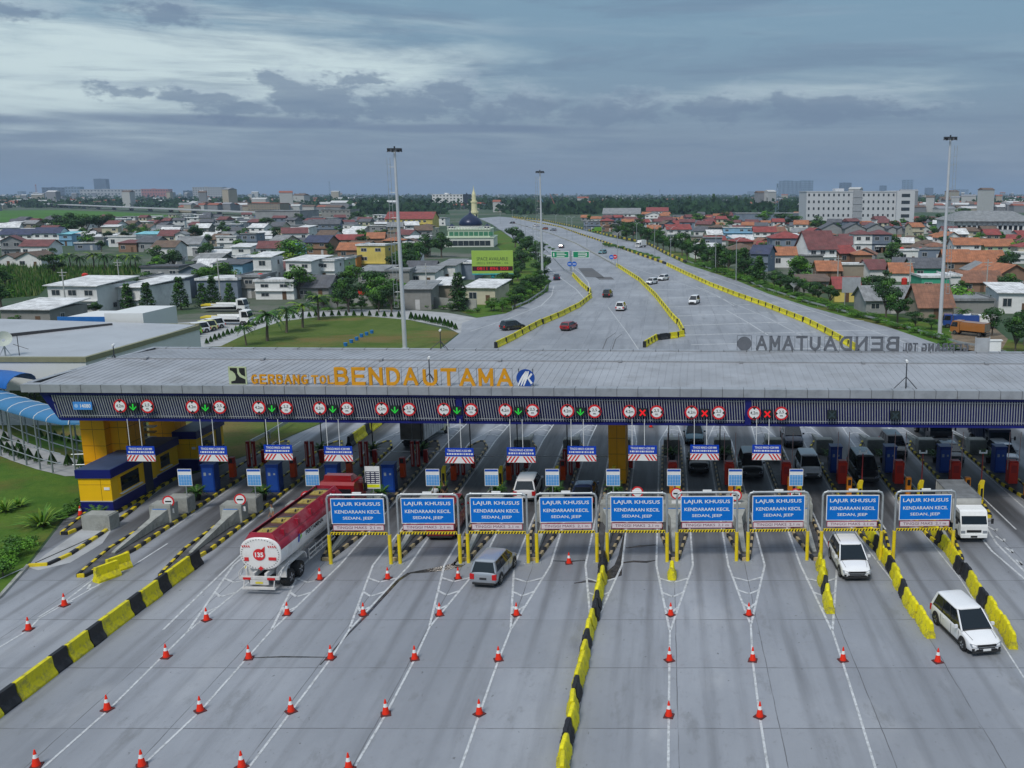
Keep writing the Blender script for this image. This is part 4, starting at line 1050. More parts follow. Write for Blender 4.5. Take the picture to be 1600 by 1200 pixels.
def cam_pole():
    t = thing('camera_pole', '', 'camera pole'); m = MB(); m.cyl((0, 0, 0), (0, 0, 5.2), .05, .045, 8, 0); m.cyl((0, 0, 0), (0, 0, .12), .16, None, 8, 0); m.build('pole', DSTEEL, t, True)
    m = MB(); m.box(-.08, .08, -.22, .12, 5.15, 5.3, 0); m.build('camera', DSTEEL, t); m = MB(); m.cyl((0, 0, 2.9), (0, 0, 3.1), .08, None, 8, 0); m.build('clamp', DSTEEL, t); return t
def red_pole():
    t = thing('sensor_mast', '', 'sensor mast'); m = MB(); m.cyl((0, 0, 0), (0, 0, 3.6), .05, .04, 8, 0); m.build('pole', M('mast_red', (.30, .03, .03), .5), t); m = MB(); m.box(-.3, .3, -.05, .05, 3.55, 3.65, 0); m.cyl((-.25, 0, 3.6), (-.25, 0, 3.8), .07, None, 8, 0); m.cyl((.25, 0, 3.6), (.25, 0, 3.8), .07, None, 8, 0); m.build('sensor', WPAINT, t); return t
LEAFG = M('leaf_dark', (.018, .065, .010), .6, var=.3, scale=2, rnd=.2)
LEAFM = M('leaf_mid', (.045, .13, .012), .6, var=.3, scale=2, rnd=.2)
LEAFL = M('leaf_light', (.085, .18, .02), .6, var=.25, scale=2, rnd=.2)
BARK = M('bark', (.12, .10, .08), .9, var=.3, scale=3)
def frond(m, base, ang, ln, up, droop, wd, n_=7, mi=0):
    ca, sa = math.cos(ang), math.sin(ang); pr = []
    for i in range(n_ + 1):
        t = i / n_; r_ = ln * t * (1 - .12 * t * t); z = ln * (up * t - droop * t * t)
        pr.append(Vector((base[0] + ca * r_, base[1] + sa * r_, base[2] + z)))
    sd = Vector((-sa, ca, 0))
    for i in range(n_):
        a, b = pr[i], pr[i + 1]; w_ = wd * math.sin(PI * min(.97, (i + .7) / n_ * .9 + .08)); md = a + (b - a) * .55
        for s in (-1, 1):
            tip = md + sd * s * w_ + (b - a) * .7 + Vector((0, 0, -w_ * .35))
            m.add([a, a + (b - a) * .75, tip], [(0, 1, 2)] if s > 0 else [(0, 2, 1)], mi)
            tip2 = b + sd * s * w_ * .95 + (b - a) * .5 + Vector((0, 0, -w_ * .45))
            m.add([a + (b - a) * .5, b, tip2], [(0, 1, 2)] if s > 0 else [(0, 2, 1)], mi)
def pot_plant():
    t = thing('potted_palm', '', 'potted plant'); m = MB(); m.cyl((0, 0, 0), (0, 0, .5), .24, .33, 14, 0); m.build('pot', BLACK, t, True); m = MB(); rr = random.Random(3)
    for k in range(22): frond(m, (0, 0, .5), k * 2.4, rr.uniform(.7, 1.1), rr.uniform(.7, 1.5), rr.uniform(.5, 1.1), .2, 5, k % 2)
    m.build('foliage', [LEAFG, LEAFM], t); return t
T1 = {k: (mk_one(f), []) for k, f in dict(cab=cabinet, rd=reader, pp=post_pair, rc=red_cab, op=o_post, yp=y_post, bg=boom_gate, cp=cam_pole, rp=red_pole, pl=pot_plant).items()}
def setq(k, x, y, rz, label, group, z=.17): return first_or_dup(T1[k][0], T1[k][1], (x, y, z), rz, label, group)
for i, x in enumerate(ISL):
    lw = f'left of the {lane_word(i)}-from-left lane'
    if x < -19:      # wide islands on the exit side
        setq('cab', x + .1, 72.6, .05, f'tall blue equipment cabinet on the island {lw}', 'blue cabinets on the islands')
        setq('rd', x + .1, 76.4, 0, f'orange and red card reader on the island {lw}', 'card readers on the islands')
        setq('pp', x + .35, 79.5, 0, f'pair of red round gate posts on the island {lw}', 'pairs of red gate posts')
        setq('pl', x + .1, 82.8, 0, f'potted palm at the far end of the island {lw}', 'potted palms on the islands')
        setq('pl', x + .1, 70.2, 1, f'potted palm beside the blue cabinet on the island {lw}', 'potted palms on the islands')
        setq('bg', x + .95, 80.6, 0, f'closed white barrier arm across the {lane_word(i)}-from-left lane', 'barrier arms across the lanes')
    elif x < -3:
        setq('yp', x - .25, 73.4, 0, f'yellow sensor post on the island {lw}', 'yellow sensor posts')
        setq('rd', x + .05, 75.6, 0, f'orange and red card reader on the island {lw}', 'card readers on the islands')
        if x < -5: setq('pp', x + .3, 77.0, 0, f'pair of red round gate posts on the island {lw}', 'pairs of red gate posts')
        setq('pl', x, 70.8, 2, f'potted palm before the card reader on the island {lw}', 'potted palms on the islands')
        setq('bg', x + .95, 79.0, 0, f'closed white barrier arm across the {lane_word(i)}-from-left lane', 'barrier arms across the lanes')
    else:
        setq('rc', x, 74.5 if x < 12 else 74.8, 0, f'red gate machine with two raised booms on the island {lw}', 'red gate machines')
        setq('op', x - .1, 71.2, 0, f'amber card reader on the island {lw}', 'amber card readers')
        setq('yp', x + .35, 69.4, .2, f'yellow sensor post on the island {lw}', 'yellow sensor posts')
        if x < 12: setq('pl', x, 81.5, 2, f'potted palm behind the gate machine on the island {lw}', 'potted palms on the islands')
        else:
            setq('pl', x + .1, 80.6, 1, f'potted palm behind the blue cabinet on the island {lw}', 'potted palms on the islands')
            setq('cab', x, 78.0, 0, f'tall blue equipment cabinet on the island {lw}', 'blue cabinets on the islands')
            setq('rp', x + .75, 70.6, 0, f'red sensor mast with white head on the island {lw}', 'red sensor masts')
    if x < 6: setq('cp', x - .3, 84.2 if x < -14 else 82.6, 0, f'dark camera pole on the island {lw}', 'camera poles behind the gantry')
setq('pl', -40.2, 65.2, 1, 'large potted palm before the nearest yellow booth', 'potted palms on the islands')
# kerbside concrete blocks left
for px, py, sx, lab in ((158, 826, 1, 'weathered concrete block before the nearest booth'),):
    p = G(px, py); m = MB(); m.box(-1.0, 1.0, -.5, .6, 0, 1.05, 0); m.box(-.9, .9, -.45, .55, 1.05, 1.1, 0)
    o = m.build('concrete_block', CRETE); o.location = (p.x, p.y, .04); o.rotation_euler = (0, 0, -.05); tag(o, lab, 'concrete block')
# ================================================================ vehicles
def paint(name, col, metal=0.0, rough=.28): return M('car_' + name, col, rough, metal, var=.03, scale=1.5, coat=.6)
CW, CS, CBK = paint('white', (.72, .73, .75)), paint('silver', (.40, .43, .47), .6, .3), paint('black', (.014, .015, .018))
CTEAL, CDG, CRD, CNB = paint('teal', (.03, .10, .14), .4), paint('dark_grey', (.05, .055, .065), .5), paint('red', (.22, .012, .018)), paint('navy', (.012, .02, .055))
CLT, CBR = paint('light_teal', (.12, .32, .36)), paint('orange_brown', (.3, .1, .04))
SEAM = M('panel_gap', (.06, .062, .065), .6, var=0)
LAMP = M('lamp_glass', (.22, .24, .27), .12, 0, var=0, spec=.8)
TAIL = M('tail_red', (.50, .01, .012), .2, 0, var=0)
DPLAST = M('dark_plastic', (.025, .026, .028), .6, var=.1)
PLATE = M('plate_black', (.03, .03, .035), .5, var=0)
TINT = M('tinted_windscreen', (.006, .013, .020), .18, var=0, spec=.3)
def wheel(root, x, y, r, w_=.22, rimm=CHROME, detail=True):
    s = 1 if x > 0 else -1
    m = MB(); n_ = 20
    prof = [(-w_ / 2, r * .62), (-w_ / 2, r * .93), (-w_ * .35, r), (w_ * .35, r), (w_ / 2, r * .93), (w_ / 2, r * .62)]
    rings = [[(u, q * math.cos(2 * PI * i / n_), q * math.sin(2 * PI * i / n_)) for i in range(n_)] for u, q in prof]
    m.loft(rings, 0, True); o = m.build('wheel', RUBBER, root, True); o.location = (x, y, r)
    if detail:
        m = MB(); m.cyl((s * w_ * .42, 0, 0), (s * (w_ / 2 + .005), 0, 0), r * .6, r * .56, 16, 0)
        for k in range(5):
            a = 2 * PI * k / 5; m.box(s * w_ / 2 if s > 0 else s * w_ / 2 - .012, s * w_ / 2 + .012 if s > 0 else s * w_ / 2, -.03, .03, .06, r * .55, 1, Matrix.Rotation(a, 4, 'X'))
        m.build('rim', [DPLAST, rimm], o)
def car(name, label, cat, P_, kind='mpv', L_=4.4, W_=1.74, H_=1.68, hood=.95, belt=.98, rake=.85, rear=.3, tint=None, detail=True, rails=False, grille_dark=True, group=None, plate=PLATE):
    t = thing(name, label, cat, (0, 0, 0), 0, group); hw = W_ / 2; h2 = L_ / 2; tint = tint or GLASS
    hz = belt - .06
    st = [(-h2, .86, .34, belt - .22), (-h2 + .05, .93, .26, belt - .06), (-h2 + .16, .985, .22, belt), (-h2 + .8, 1, .2, belt + .01), (0, 1, .19, belt), (h2 - hood - .05, 1, .2, belt - .01), (h2 - hood + .12, .995, .2, hz), (h2 - hood * .5, .985, .2, hz - .07), (h2 - .28, .955, .2, hz - .15), (h2 - .1, .9, .22, hz - .24), (h2, .78, .3, hz - .36)]
    rings = []
    for y, k, z0, zt_ in st:
        w_ = hw * k; r_ = [(w_ * .86, z0), (w_ * .985, z0 + .1), (w_, z0 + .3), (w_ * .99, zt_ - .16), (w_ * .955, zt_ - .05), (w_ * .86, zt_ + .005), (w_ * .45, zt_ + .04)]
        rings.append([(u, y, v) for u, v in r_] + [(-u, y, v) for u, v in reversed(r_)])
    m = MB(); m.loft(rings, 0); bd_ = m.build('body', [P_], t, True); sm_ = bd_.modifiers.new('round', 'SUBSURF'); sm_.levels = sm_.render_levels = 1
    m = MB()
    wr = .335 * (1.06 if H_ > 1.65 else 1); ya, yf = -h2 + .82, h2 - .86
    for y in (ya, yf):
        for s in (-1, 1):
            pts = [(s * (hw + .004), y + (wr + .07) * math.cos(a), wr + (wr + .07) * math.sin(a)) for a in [R(-20 + 220 * i / 14) for i in range(15)]]
            m.add(pts, [tuple(range(15))], 1)
    # sills, door seams, lower bumper
    for s in (-1, 1):
        m.box(min(s * hw, s * (hw + .012)), max(s * hw, s * (hw + .012)), ya + .45, yf - .45, .2, .3, 1)
        for y in (-h2 + 1.35, .18, h2 - hood - .25):
            m.box(min(s * (hw - .01), s * (hw + .004)), max(s * (hw - .01), s * (hw + .004)), y, y + .014, .34, belt - .1, 1)
        for y in (-.75, .42): m.box(min(s * (hw - .01), s * (hw + .02)), max(s * (hw - .01), s * (hw + .02)), y, y + .16, belt - .2, belt - .165, 2)
    m.box(-hw * .82, hw * .82, h2 - .12, h2 + .012, .22, .33, 1); m.box(-hw * .8, hw * .8, -h2 - .012, -h2 + .1, .24, .36, 1)
    
    for s in (-1, 1): m.loft([[(s * hw * .80 - .008, h2 - hood - .02, hz + .035), (s * hw * .80 + .008, h2 - hood - .02, hz + .035), (s * hw * .80 + .008, h2 - hood - .02, hz + .045), (s * hw * .80 - .008, h2 - hood - .02, hz + .045)], [(s * hw * .70 - .008, h2 - .3, hz - .105), (s * hw * .70 + .008, h2 - .3, hz - .105), (s * hw * .70 + .008, h2 - .3, hz - .095), (s * hw * .70 - .008, h2 - .3, hz - .095)]], 3)
    m.box(-hw * .8, hw * .8, h2 - hood - .05, h2 - hood + .03, belt - .0, belt + .03, 1)
    m.build('trim', [P_, DPLAST, P_, SEAM], t)
    # cabin
    cb_, ct_ = hw * .94, hw * .74
    yr0, yf0 = -h2 + .1, h2 - hood; yr1, yf1 = yr0 + rear, yf0 - rake; zb_, zt_ = belt - .02, H_ - .09
    if kind == 'pickup': yr0 = -.75; yr1 = -.6
    if kind == 'sedan': yr0 = -h2 + .62; yr1 = yr0 + .62
    b = [Vector((-cb_, yr0, zb_)), Vector((cb_, yr0, zb_)), Vector((cb_, yf0, zb_)), Vector((-cb_, yf0, zb_))]
    tp = [Vector((-ct_, yr1, zt_)), Vector((ct_, yr1, zt_)), Vector((ct_, yf1, zt_)), Vector((-ct_, yf1, zt_))]
    m = MB(); m.quad(b[0], b[1], tp[1], tp[0]); m.build('rear_window', GLASS, t)
    m = MB(); m.quad(b[2], b[3], tp[3], tp[2]); m.build('windscreen', tint, t)
    for s, (i, j) in ((1, (1, 2)), (-1, (3, 0))):
        m = MB(); m.quad(b[i], b[j], tp[j], tp[i]); m.build('side_window', GLASS, t)
    m = MB(); ex = .02
    def ring(off, z, inset=0.0):
        x_, y0, y1 = ct_ + off - inset, yr1 - off + inset, yf1 + off - inset; c_ = .2
        return [(-x_ + c_, y0, z), (x_ - c_, y0, z), (x_ - .03, y0 + .05, z), (x_, y0 + c_, z), (x_, y1 - c_, z), (x_ - .03, y1 - .05, z), (x_ - c_, y1, z), (-x_ + c_, y1, z), (-x_ + .03, y1 - .05, z), (-x_, y1 - c_, z), (-x_, y0 + c_, z), (-x_ + .03, y0 + .05, z)]
    m.loft([ring(.035, zt_ - .03), ring(.028, zt_ + .015), ring(0, zt_ + .05, .03), ring(0, zt_ + .075, .12), ring(0, zt_ + .095, .34)], 0)
    def pillar(p, q, wy, wx=.0, mi=0):
        d_ = Vector((.012 if p.x > 0 else -.012, 0, 0)); v = [p + Vector((0, -wy, 0)) + d_, p + Vector((0, wy, 0)) + d_, q + Vector((0, wy, 0)) + d_, q + Vector((0, -wy, 0)) + d_]
        m.add(v, [(0, 1, 2, 3)], mi)
    def corner(p, q, dx, dy):
        a = Vector((dx, 0, 0)); c_ = Vector((0, dy, 0)); o_ = Vector((math.copysign(.014, p.x), math.copysign(.014, -dy), 0))
        m.add([p + a + o_, p + o_, p + c_ + o_, q + a + o_, q + o_, q + c_ + o_], [(0, 1, 4, 3), (1, 2, 5, 4)], 0)
    for s, i in ((1, 1), (-1, 0)): corner(b[i], tp[i], -s * .09, .2)
    for s, i in ((1, 2), (-1, 3)): corner(b[i], tp[i], -s * .06, -.09)
    for s in (-1, 1):
        for fr_, mi in ((.36, 1), (.66, 1) if L_ > 4.2 and kind != 'sedan' else (.62, 1)):
            y0 = yr0 + (yf0 - yr0) * fr_; y1 = yr1 + (yf1 - yr1) * fr_
            pillar(Vector((s * cb_, y0, zb_)), Vector((s * ct_, y1, zt_)), .04, 0, 1)
    if rails:
        for s in (-1, 1): m.cyl((s * (ct_ - .06), yr1 + .25, zt_ + .13), (s * (ct_ - .06), yf1 - .2, zt_ + .13), .022, None, 6, 2)
    m.build('roof', [P_, DPLAST, CHROME], t, True)
    for s in (-1, 1):
        m = MB(); m.loft([[(s * .50 * hw, h2 - .09, hz - .43), (s * .86 * hw, h2 - .17, hz - .40), (s * .90 * hw, h2 - .22, hz - .24), (s * .58 * hw, h2 - .10, hz - .30)], [(s * .50 * hw, h2 + .01, hz - .43), (s * .88 * hw, h2 - .06, hz - .40), (s * .95 * hw, h2 - .17, hz - .22), (s * .58 * hw, h2 - .03, hz - .28)]], 0); m.build('headlight', LAMP, t)
        m = MB(); xx0, xx1 = sorted((s * hw * .66, s * hw * .97)); m.box(xx0, xx1, -h2 - .015, -h2 + .13, belt - .42, belt - .1, 0); m.build('taillight', TAIL, t)
        m = MB(); xx0, xx1 = sorted((s * (hw + .01), s * (hw + .19))); m.box(xx0, xx1, yf0 - .42, yf0 - .3, belt + .02, belt + .17, 0); m.build('wing_mirror', P_, t)
    m = MB(); m.loft([[(-.56 * hw, h2 - .12, hz - .26), (.56 * hw, h2 - .12, hz - .26), (.44 * hw, h2 - .06, hz - .58), (-.44 * hw, h2 - .06, hz - .58)], [(-.56 * hw, h2 - .005, hz - .29), (.56 * hw, h2 - .005, hz - .29), (.44 * hw, h2 + .02, hz - .58), (-.44 * hw, h2 + .02, hz - .58)]], 0)
    m.box(-.5 * hw, .5 * hw, h2 - .02, h2 + .028, hz - .40, hz - .375, 1); m.box(-.46 * hw, .46 * hw, h2 - .02, h2 + .032, hz - .48, hz - .46, 1); m.build('grille', [BLACK, CHROME], t)
    m = MB(); m.loft([[(-.72 * hw, h2 - .1, .24), (.72 * hw, h2 - .1, .24), (.62 * hw, h2 - .05, .42), (-.62 * hw, h2 - .05, .42)], [(-.66 * hw, h2 + .008, .26), (.66 * hw, h2 + .008, .26), (.56 * hw, h2 + .012, .40), (-.56 * hw, h2 + .012, .40)]], 0)
    for s in (-1, 1): m.box(*sorted((s * hw * .70, s * hw * .84)), h2 - .16, h2 - .03, .36, .46, 0)
    m.build('lower_intake', BLACK, t)
    m = MB(); m.box(-.21, .21, h2 + .015, h2 + .035, .33, .45, 0); m.build('number_plate', plate, t)
    m = MB(); m.box(-.21, .21, -h2 - .03, -h2 - .0, belt - .42, belt - .3, 0); m.build('number_plate', plate, t)
    if kind == 'pickup':
        m = MB(); m.box(-hw * .86, hw * .86, -h2 + .12, -.8, belt + .046, belt + .06, 0); m.build('load_cover', BLACK, t)
    m = MB(); m.box(-hw * .9, hw * .9, -h2 + .3, h2 - .35, .13, .3, 0); m.build('underbody', BLACK, t)
    for y in (ya, yf):
        for s in (-1, 1): wheel(t, s * (hw - .085), y, wr, .21, detail=detail)
    return t
def place(t, x, y, rz): t.location = (x, y, .03); t.rotation_euler = (0, 0, rz); return t
G1 = 'vehicles coming through the right lanes'; G2 = 'vehicles driving away on the far carriageway'; G3 = 'vehicles coming towards the plaza on the far carriageway'
# front-of-plaza cars: nearest white minivan, white SUV, silver minivan
p = G(1513, 1008); place(car('minivan', 'nearest white minivan heading down the rightmost marked lane, dark windscreen', 'car', CW, L_=4.75, W_=1.83, H_=1.80, hood=1.08, rake=.95, rails=False, tint=TINT, plate=WPAINT), p.x + .1, p.y + 1.0, PI + .17)
p = G(1330, 895); place(car('suv', 'white SUV with dark lower grille driving beneath the eighth sign frame', 'car', CW, L_=4.6, W_=1.84, H_=1.74, hood=1.1, rake=.9, rails=True, tint=TINT), p.x, p.y + .8, PI + .03)
p = G(771, 905); place(car('minivan', 'silver minivan seen from behind between the third and fourth sign frames', 'car', CS, L_=4.25, W_=1.68, H_=1.66, hood=.85, rake=.85, rear=.22), p.x, p.y + .6, -.16)
Yat = lambda py: G(800, py).y
for nm, lab, cat, P_, kw, lane, py, back, dx in (
    ('sedan_car', 'teal car facing the camera behind the gantry, right of the centre column', 'car', CTEAL, dict(H_=1.6, tint=TINT), 2.8, 697, False, -.1),
    ('pickup_car', 'black pickup-like car with pale bumper right of the centre column', 'car', CBK, dict(L_=4.7, H_=1.7, kind='pickup'), 2.8, 742, False, 0),
    ('black_minivan', 'black minivan under the gantry left of the red gate machine, near the seventh hanging sign', 'car', CBK, dict(L_=4.7, W_=1.82, H_=1.78), 7.36, 750, False, -.2),
    ('dark_suv', 'dark grey SUV waiting behind the white minivan at the gantry', 'car', CNB, dict(L_=4.5, H_=1.75), 11.96, 701, False, -.1),
    ('minivan', 'white minivan under the gantry, first in its queue', 'car', CW, dict(L_=4.6, W_=1.8, H_=1.72, tint=GLASS), 11.96, 752, False, 0),
    ('black_van', 'tall black van with bright headlights under the right half of the gantry', 'car', CBK, dict(L_=5.0, W_=1.86, H_=1.95, hood=.85), 16.5, 757, False, -.1),
    ('black_suv', 'black SUV with white headlights between two island machines on the right', 'car', CBK, dict(L_=4.6, H_=1.75), 21.0, 718, False, -.4),
    ('dark_sedan', 'dark sedan with grey roof beside a blue cabinet at the right', 'car', CDG, dict(L_=4.6, H_=1.5, kind='sedan', rake=.9), 25.5, 728, False, -.5),
    ('silver_car', 'silver car cut by the right picture edge under the gantry', 'car', CS, dict(L_=4.4, H_=1.6), 30.2, 730, False, -.6),
    ('dark_sedan', 'dark blue sedan leaving under the gantry left of the centre column', 'car', CNB, dict(L_=4.6, H_=1.48, kind='sedan', rake=.9), -6.2, 797, True, 0),
    ('white_suv', 'white SUV with black rear window leaving beyond the third sign frame', 'car', CW, dict(L_=4.5, H_=1.7), -10.7, 786, True, 0),
    ('red_minivan', 'dark red van seen behind the second sign frame', 'van', CRD, dict(L_=4.8, W_=2.0, H_=2.2, hood=.5, rake=.45, belt=1.3), -15.2, 846, True, 0)):
    y = Yat(py); L_ = kw.get('L_', 4.4)
    place(car(nm, lab, cat, P_, **kw), lane + dx, y + L_ / 2, 0.0 if back else PI)
# far carriageway cars
for nm, lab, P_, px, py, rz, grp, kw in (
    ('white_minivan', 'white minivan coming towards the plaza, left of a close pair', CW, 1018, 445, PI - .45, G3, {}),
    ('white_car', 'white car coming towards the plaza, right of a close pair', CW, 1036, 439, PI - .45, G3, {}),
    ('white_van', 'white van coming towards the plaza across the striped area', CW, 1085, 476, PI - .25, G3, dict(H_=1.85, hood=.7)),
    ('small_teal_car', 'small pale teal car far up the middle carriageway', CLT, 941, 397, PI - .45, G3, {}),
    ('dark_car', 'dark car driving away beside the green direction signs', CNB, 877, 388, -.1, G2, {}),
    ('dark_car', 'dark car driving away on the left branch below the tall mast', CNB, 869, 438, .1, G2, {}),
    ('black_suv', 'black SUV driving away in the middle of the far plaza', CBK, 949, 465, -.12, G2, dict(H_=1.8)),
    ('white_minivan', 'white minivan driving away ahead of the dark red car', CW, 970, 486, -.1, G2, dict(H_=1.8)),
    ('red_car', 'dark red car driving away on the far plaza', CRD, 888, 517, -.3, G2, dict(H_=1.5)),
    ('dark_suv', 'dark SUV beside the tip of the round lawn', CDG, 799, 517, -.85, G2, dict(H_=1.7)),
    ('grey_car', 'small grey car at the far bend of the road', CS, 864, 361, 1.0, G3, {}),
    ('brown_car', 'small brown lorry-like car at the far bend of the road', CBR, 851, 359, 1.0, G3, {}),
    ('grey_car', 'tiny pale car farthest up the road', CW, 836, 354, 1.0, G3, {}),
    ('dark_car', 'tiny dark car near the mosque end of the road', CDG, 800, 349.5, 1.1, G2, {})):
    p = G(px, py); place(car(nm, lab, 'car', P_, group=grp, detail=py > 430, **kw), p.x, p.y + 1.5, rz)

# ---- lorries
def box_truck(name, label, cabm, boxm, L_=6.2, W_=2.1, Hc=2.35, Hb=3.1, roofm=None, box_l=4.3):
    t = thing(name, label, 'lorry'); hw = W_ / 2; h2 = L_ / 2
    y0 = h2 - 1.65
    m = MB()
    prof = [(y0, .55), (y0, Hc - .05), (y0 + .1, Hc), (h2 - .55, Hc), (h2 - .35, Hc - .08), (h2 - .02, 1.3), (h2, 1.2), (h2, .5), (y0, .45)]
    m.loft([[(-hw * .93, a, b) for a, b in prof], [(hw * .93, a, b) for a, b in prof]], 0); m.build('cab', cabm, t)
    m = MB(); m.quad((-hw * .84, h2 - .315, Hc - .2), (hw * .84, h2 - .315, Hc - .2), (hw * .87, h2 - .0, 1.36), (-hw * .87, h2 - .0, 1.36)); m.build('windscreen', TINT, t)
    for s in (-1, 1):
        m = MB(); x_ = s * (hw * .93 + .006); m.quad((x_, y0 + .35, 1.35), (x_, h2 - .12, 1.35), (x_, h2 - .4, Hc - .22), (x_, y0 + .35, Hc - .22)); m.build('side_window', GLASS, t)
        m = MB(); a, b = sorted((s * hw * .6, s * hw * .9)); m.box(a, b, h2 - .02, h2 + .02, .72, .9, 0); m.build('headlight', LAMP, t)
        m = MB(); m.cyl((s * hw * .93, h2 - .2, 1.5), (s * (hw + .2), h2 + .02, 1.6), .02, None, 6); m.box(*sorted((s * (hw + .12), s * (hw + .28))), h2 - .02, h2 + .04, 1.4, 1.75, 0); m.build('wing_mirror', BLACK, t)
    m = MB(); m.box(-hw * .9, hw * .9, h2 - .02, h2 + .06, .42, .66, 0); m.build('bumper', WPAINT, t)
    m = MB(); m.box(-hw * .5, hw * .5, h2 + .002, h2 + .02, .78, .95, 0); m.box(-.22, .22, h2 + .061, h2 + .075, .45, .57, 0); m.build('grille', BLACK, t)
    m = MB(); y1 = y0 - .15; m.box(-hw, hw, y1 - box_l, y1, .85, Hb, 0)
    for k in range(9):
        yy = y1 - box_l + .1 + k * (box_l - .2) / 8.5; m.box(-hw - .03, hw + .03, yy, yy + .06, .9, Hb - .02, 0)
    m.box(-hw * .96, -.03, y1 - box_l - .04, y1 - box_l, .95, Hb - .08, 2); m.box(.03, hw * .96, y1 - box_l - .04, y1 - box_l, .95, Hb - .08, 2)
    m.box(-hw - .02, hw + .02, y1 - box_l - .02, y1 + .02, Hb, Hb + .05, 1); m.build('cargo_box', [boxm, roofm or boxm, M('box_door', (.22, .20, .17), .6, var=.2, scale=1, stain=((.1, .07, .05), 1.2, .6))], t)
    m = MB(); m.box(-hw * .5, hw * .5, -h2, h2 - .3, .5, .8, 0); m.build('chassis', BLACK, t)
    m = MB(); m.box(-hw * .9, hw * .9, y1 - box_l - .06, y1 - box_l + .02, .6, .72, 0); m.build('rear_bumper', DSTEEL, t)
    for s in (-1, 1): wheel(t, s * (hw - .15), h2 - .85, .38, .24); wheel(t, s * (hw - .2), y1 - box_l + .95, .38, .4)
    return t
p = G(1523, 850); place(box_truck('box_lorry', 'white box lorry facing the camera right of the rightmost sign frame', WPAINT, M('lorry_box_grey', (.42, .42, .40), .55, var=.15), roofm=M('tarp_grey', (.16, .17, .18), .6, var=.3), L_=6.0, W_=1.95, Hc=2.2, Hb=2.6, box_l=4.2), 20.6, p.y + 3.0, PI)
p = G(643, 703); place(box_truck('box_lorry', 'closed box lorry with rusty rear doors driving away behind the gantry', M('cab_cream', (.6, .6, .4), .4), M('lorry_box_pale', (.55, .56, .56), .5, var=.15), roofm=M('lorry_roof', (.13, .14, .16), .6), L_=7.2, W_=2.25, Hb=3.5, box_l=5.3), p.x + .5, p.y + 3.6, -.12)
place(box_truck('dark_lorry', 'dark lorry waiting beyond the island blocks at the right', M('cab_dark', (.03, .035, .045), .4), M('lorry_box_dark', (.04, .045, .06), .6), L_=6.5, W_=2.2, Hb=3.2), 25.6, Yat(697) + 3.4, PI)
place(box_truck('dark_blue_van', 'tall dark blue van near the right picture edge behind a blue cabinet', M('cab_navy', (.015, .02, .05), .35), M('lorry_box_navy', (.02, .03, .07), .5), L_=6.5, W_=2.1, Hb=3.0), 29.9, Yat(712) + 3.2, PI)
p = G(1002, 387); place(box_truck('box_lorry', 'white box lorry on the outer ramp far up the road', WPAINT, WPAINT, L_=7), p.x, p.y + 2, PI - .5)
p = G(935, 363); place(box_truck('green_lorry', 'green lorry beside the parapet among the houses right of the far road', M('lorry_green', (.12, .3, .03), .5), M('lorry_green', (.12, .3, .03)), L_=8, W_=2.5), p.x, p.y, PI / 2)
p = G(1532, 436)

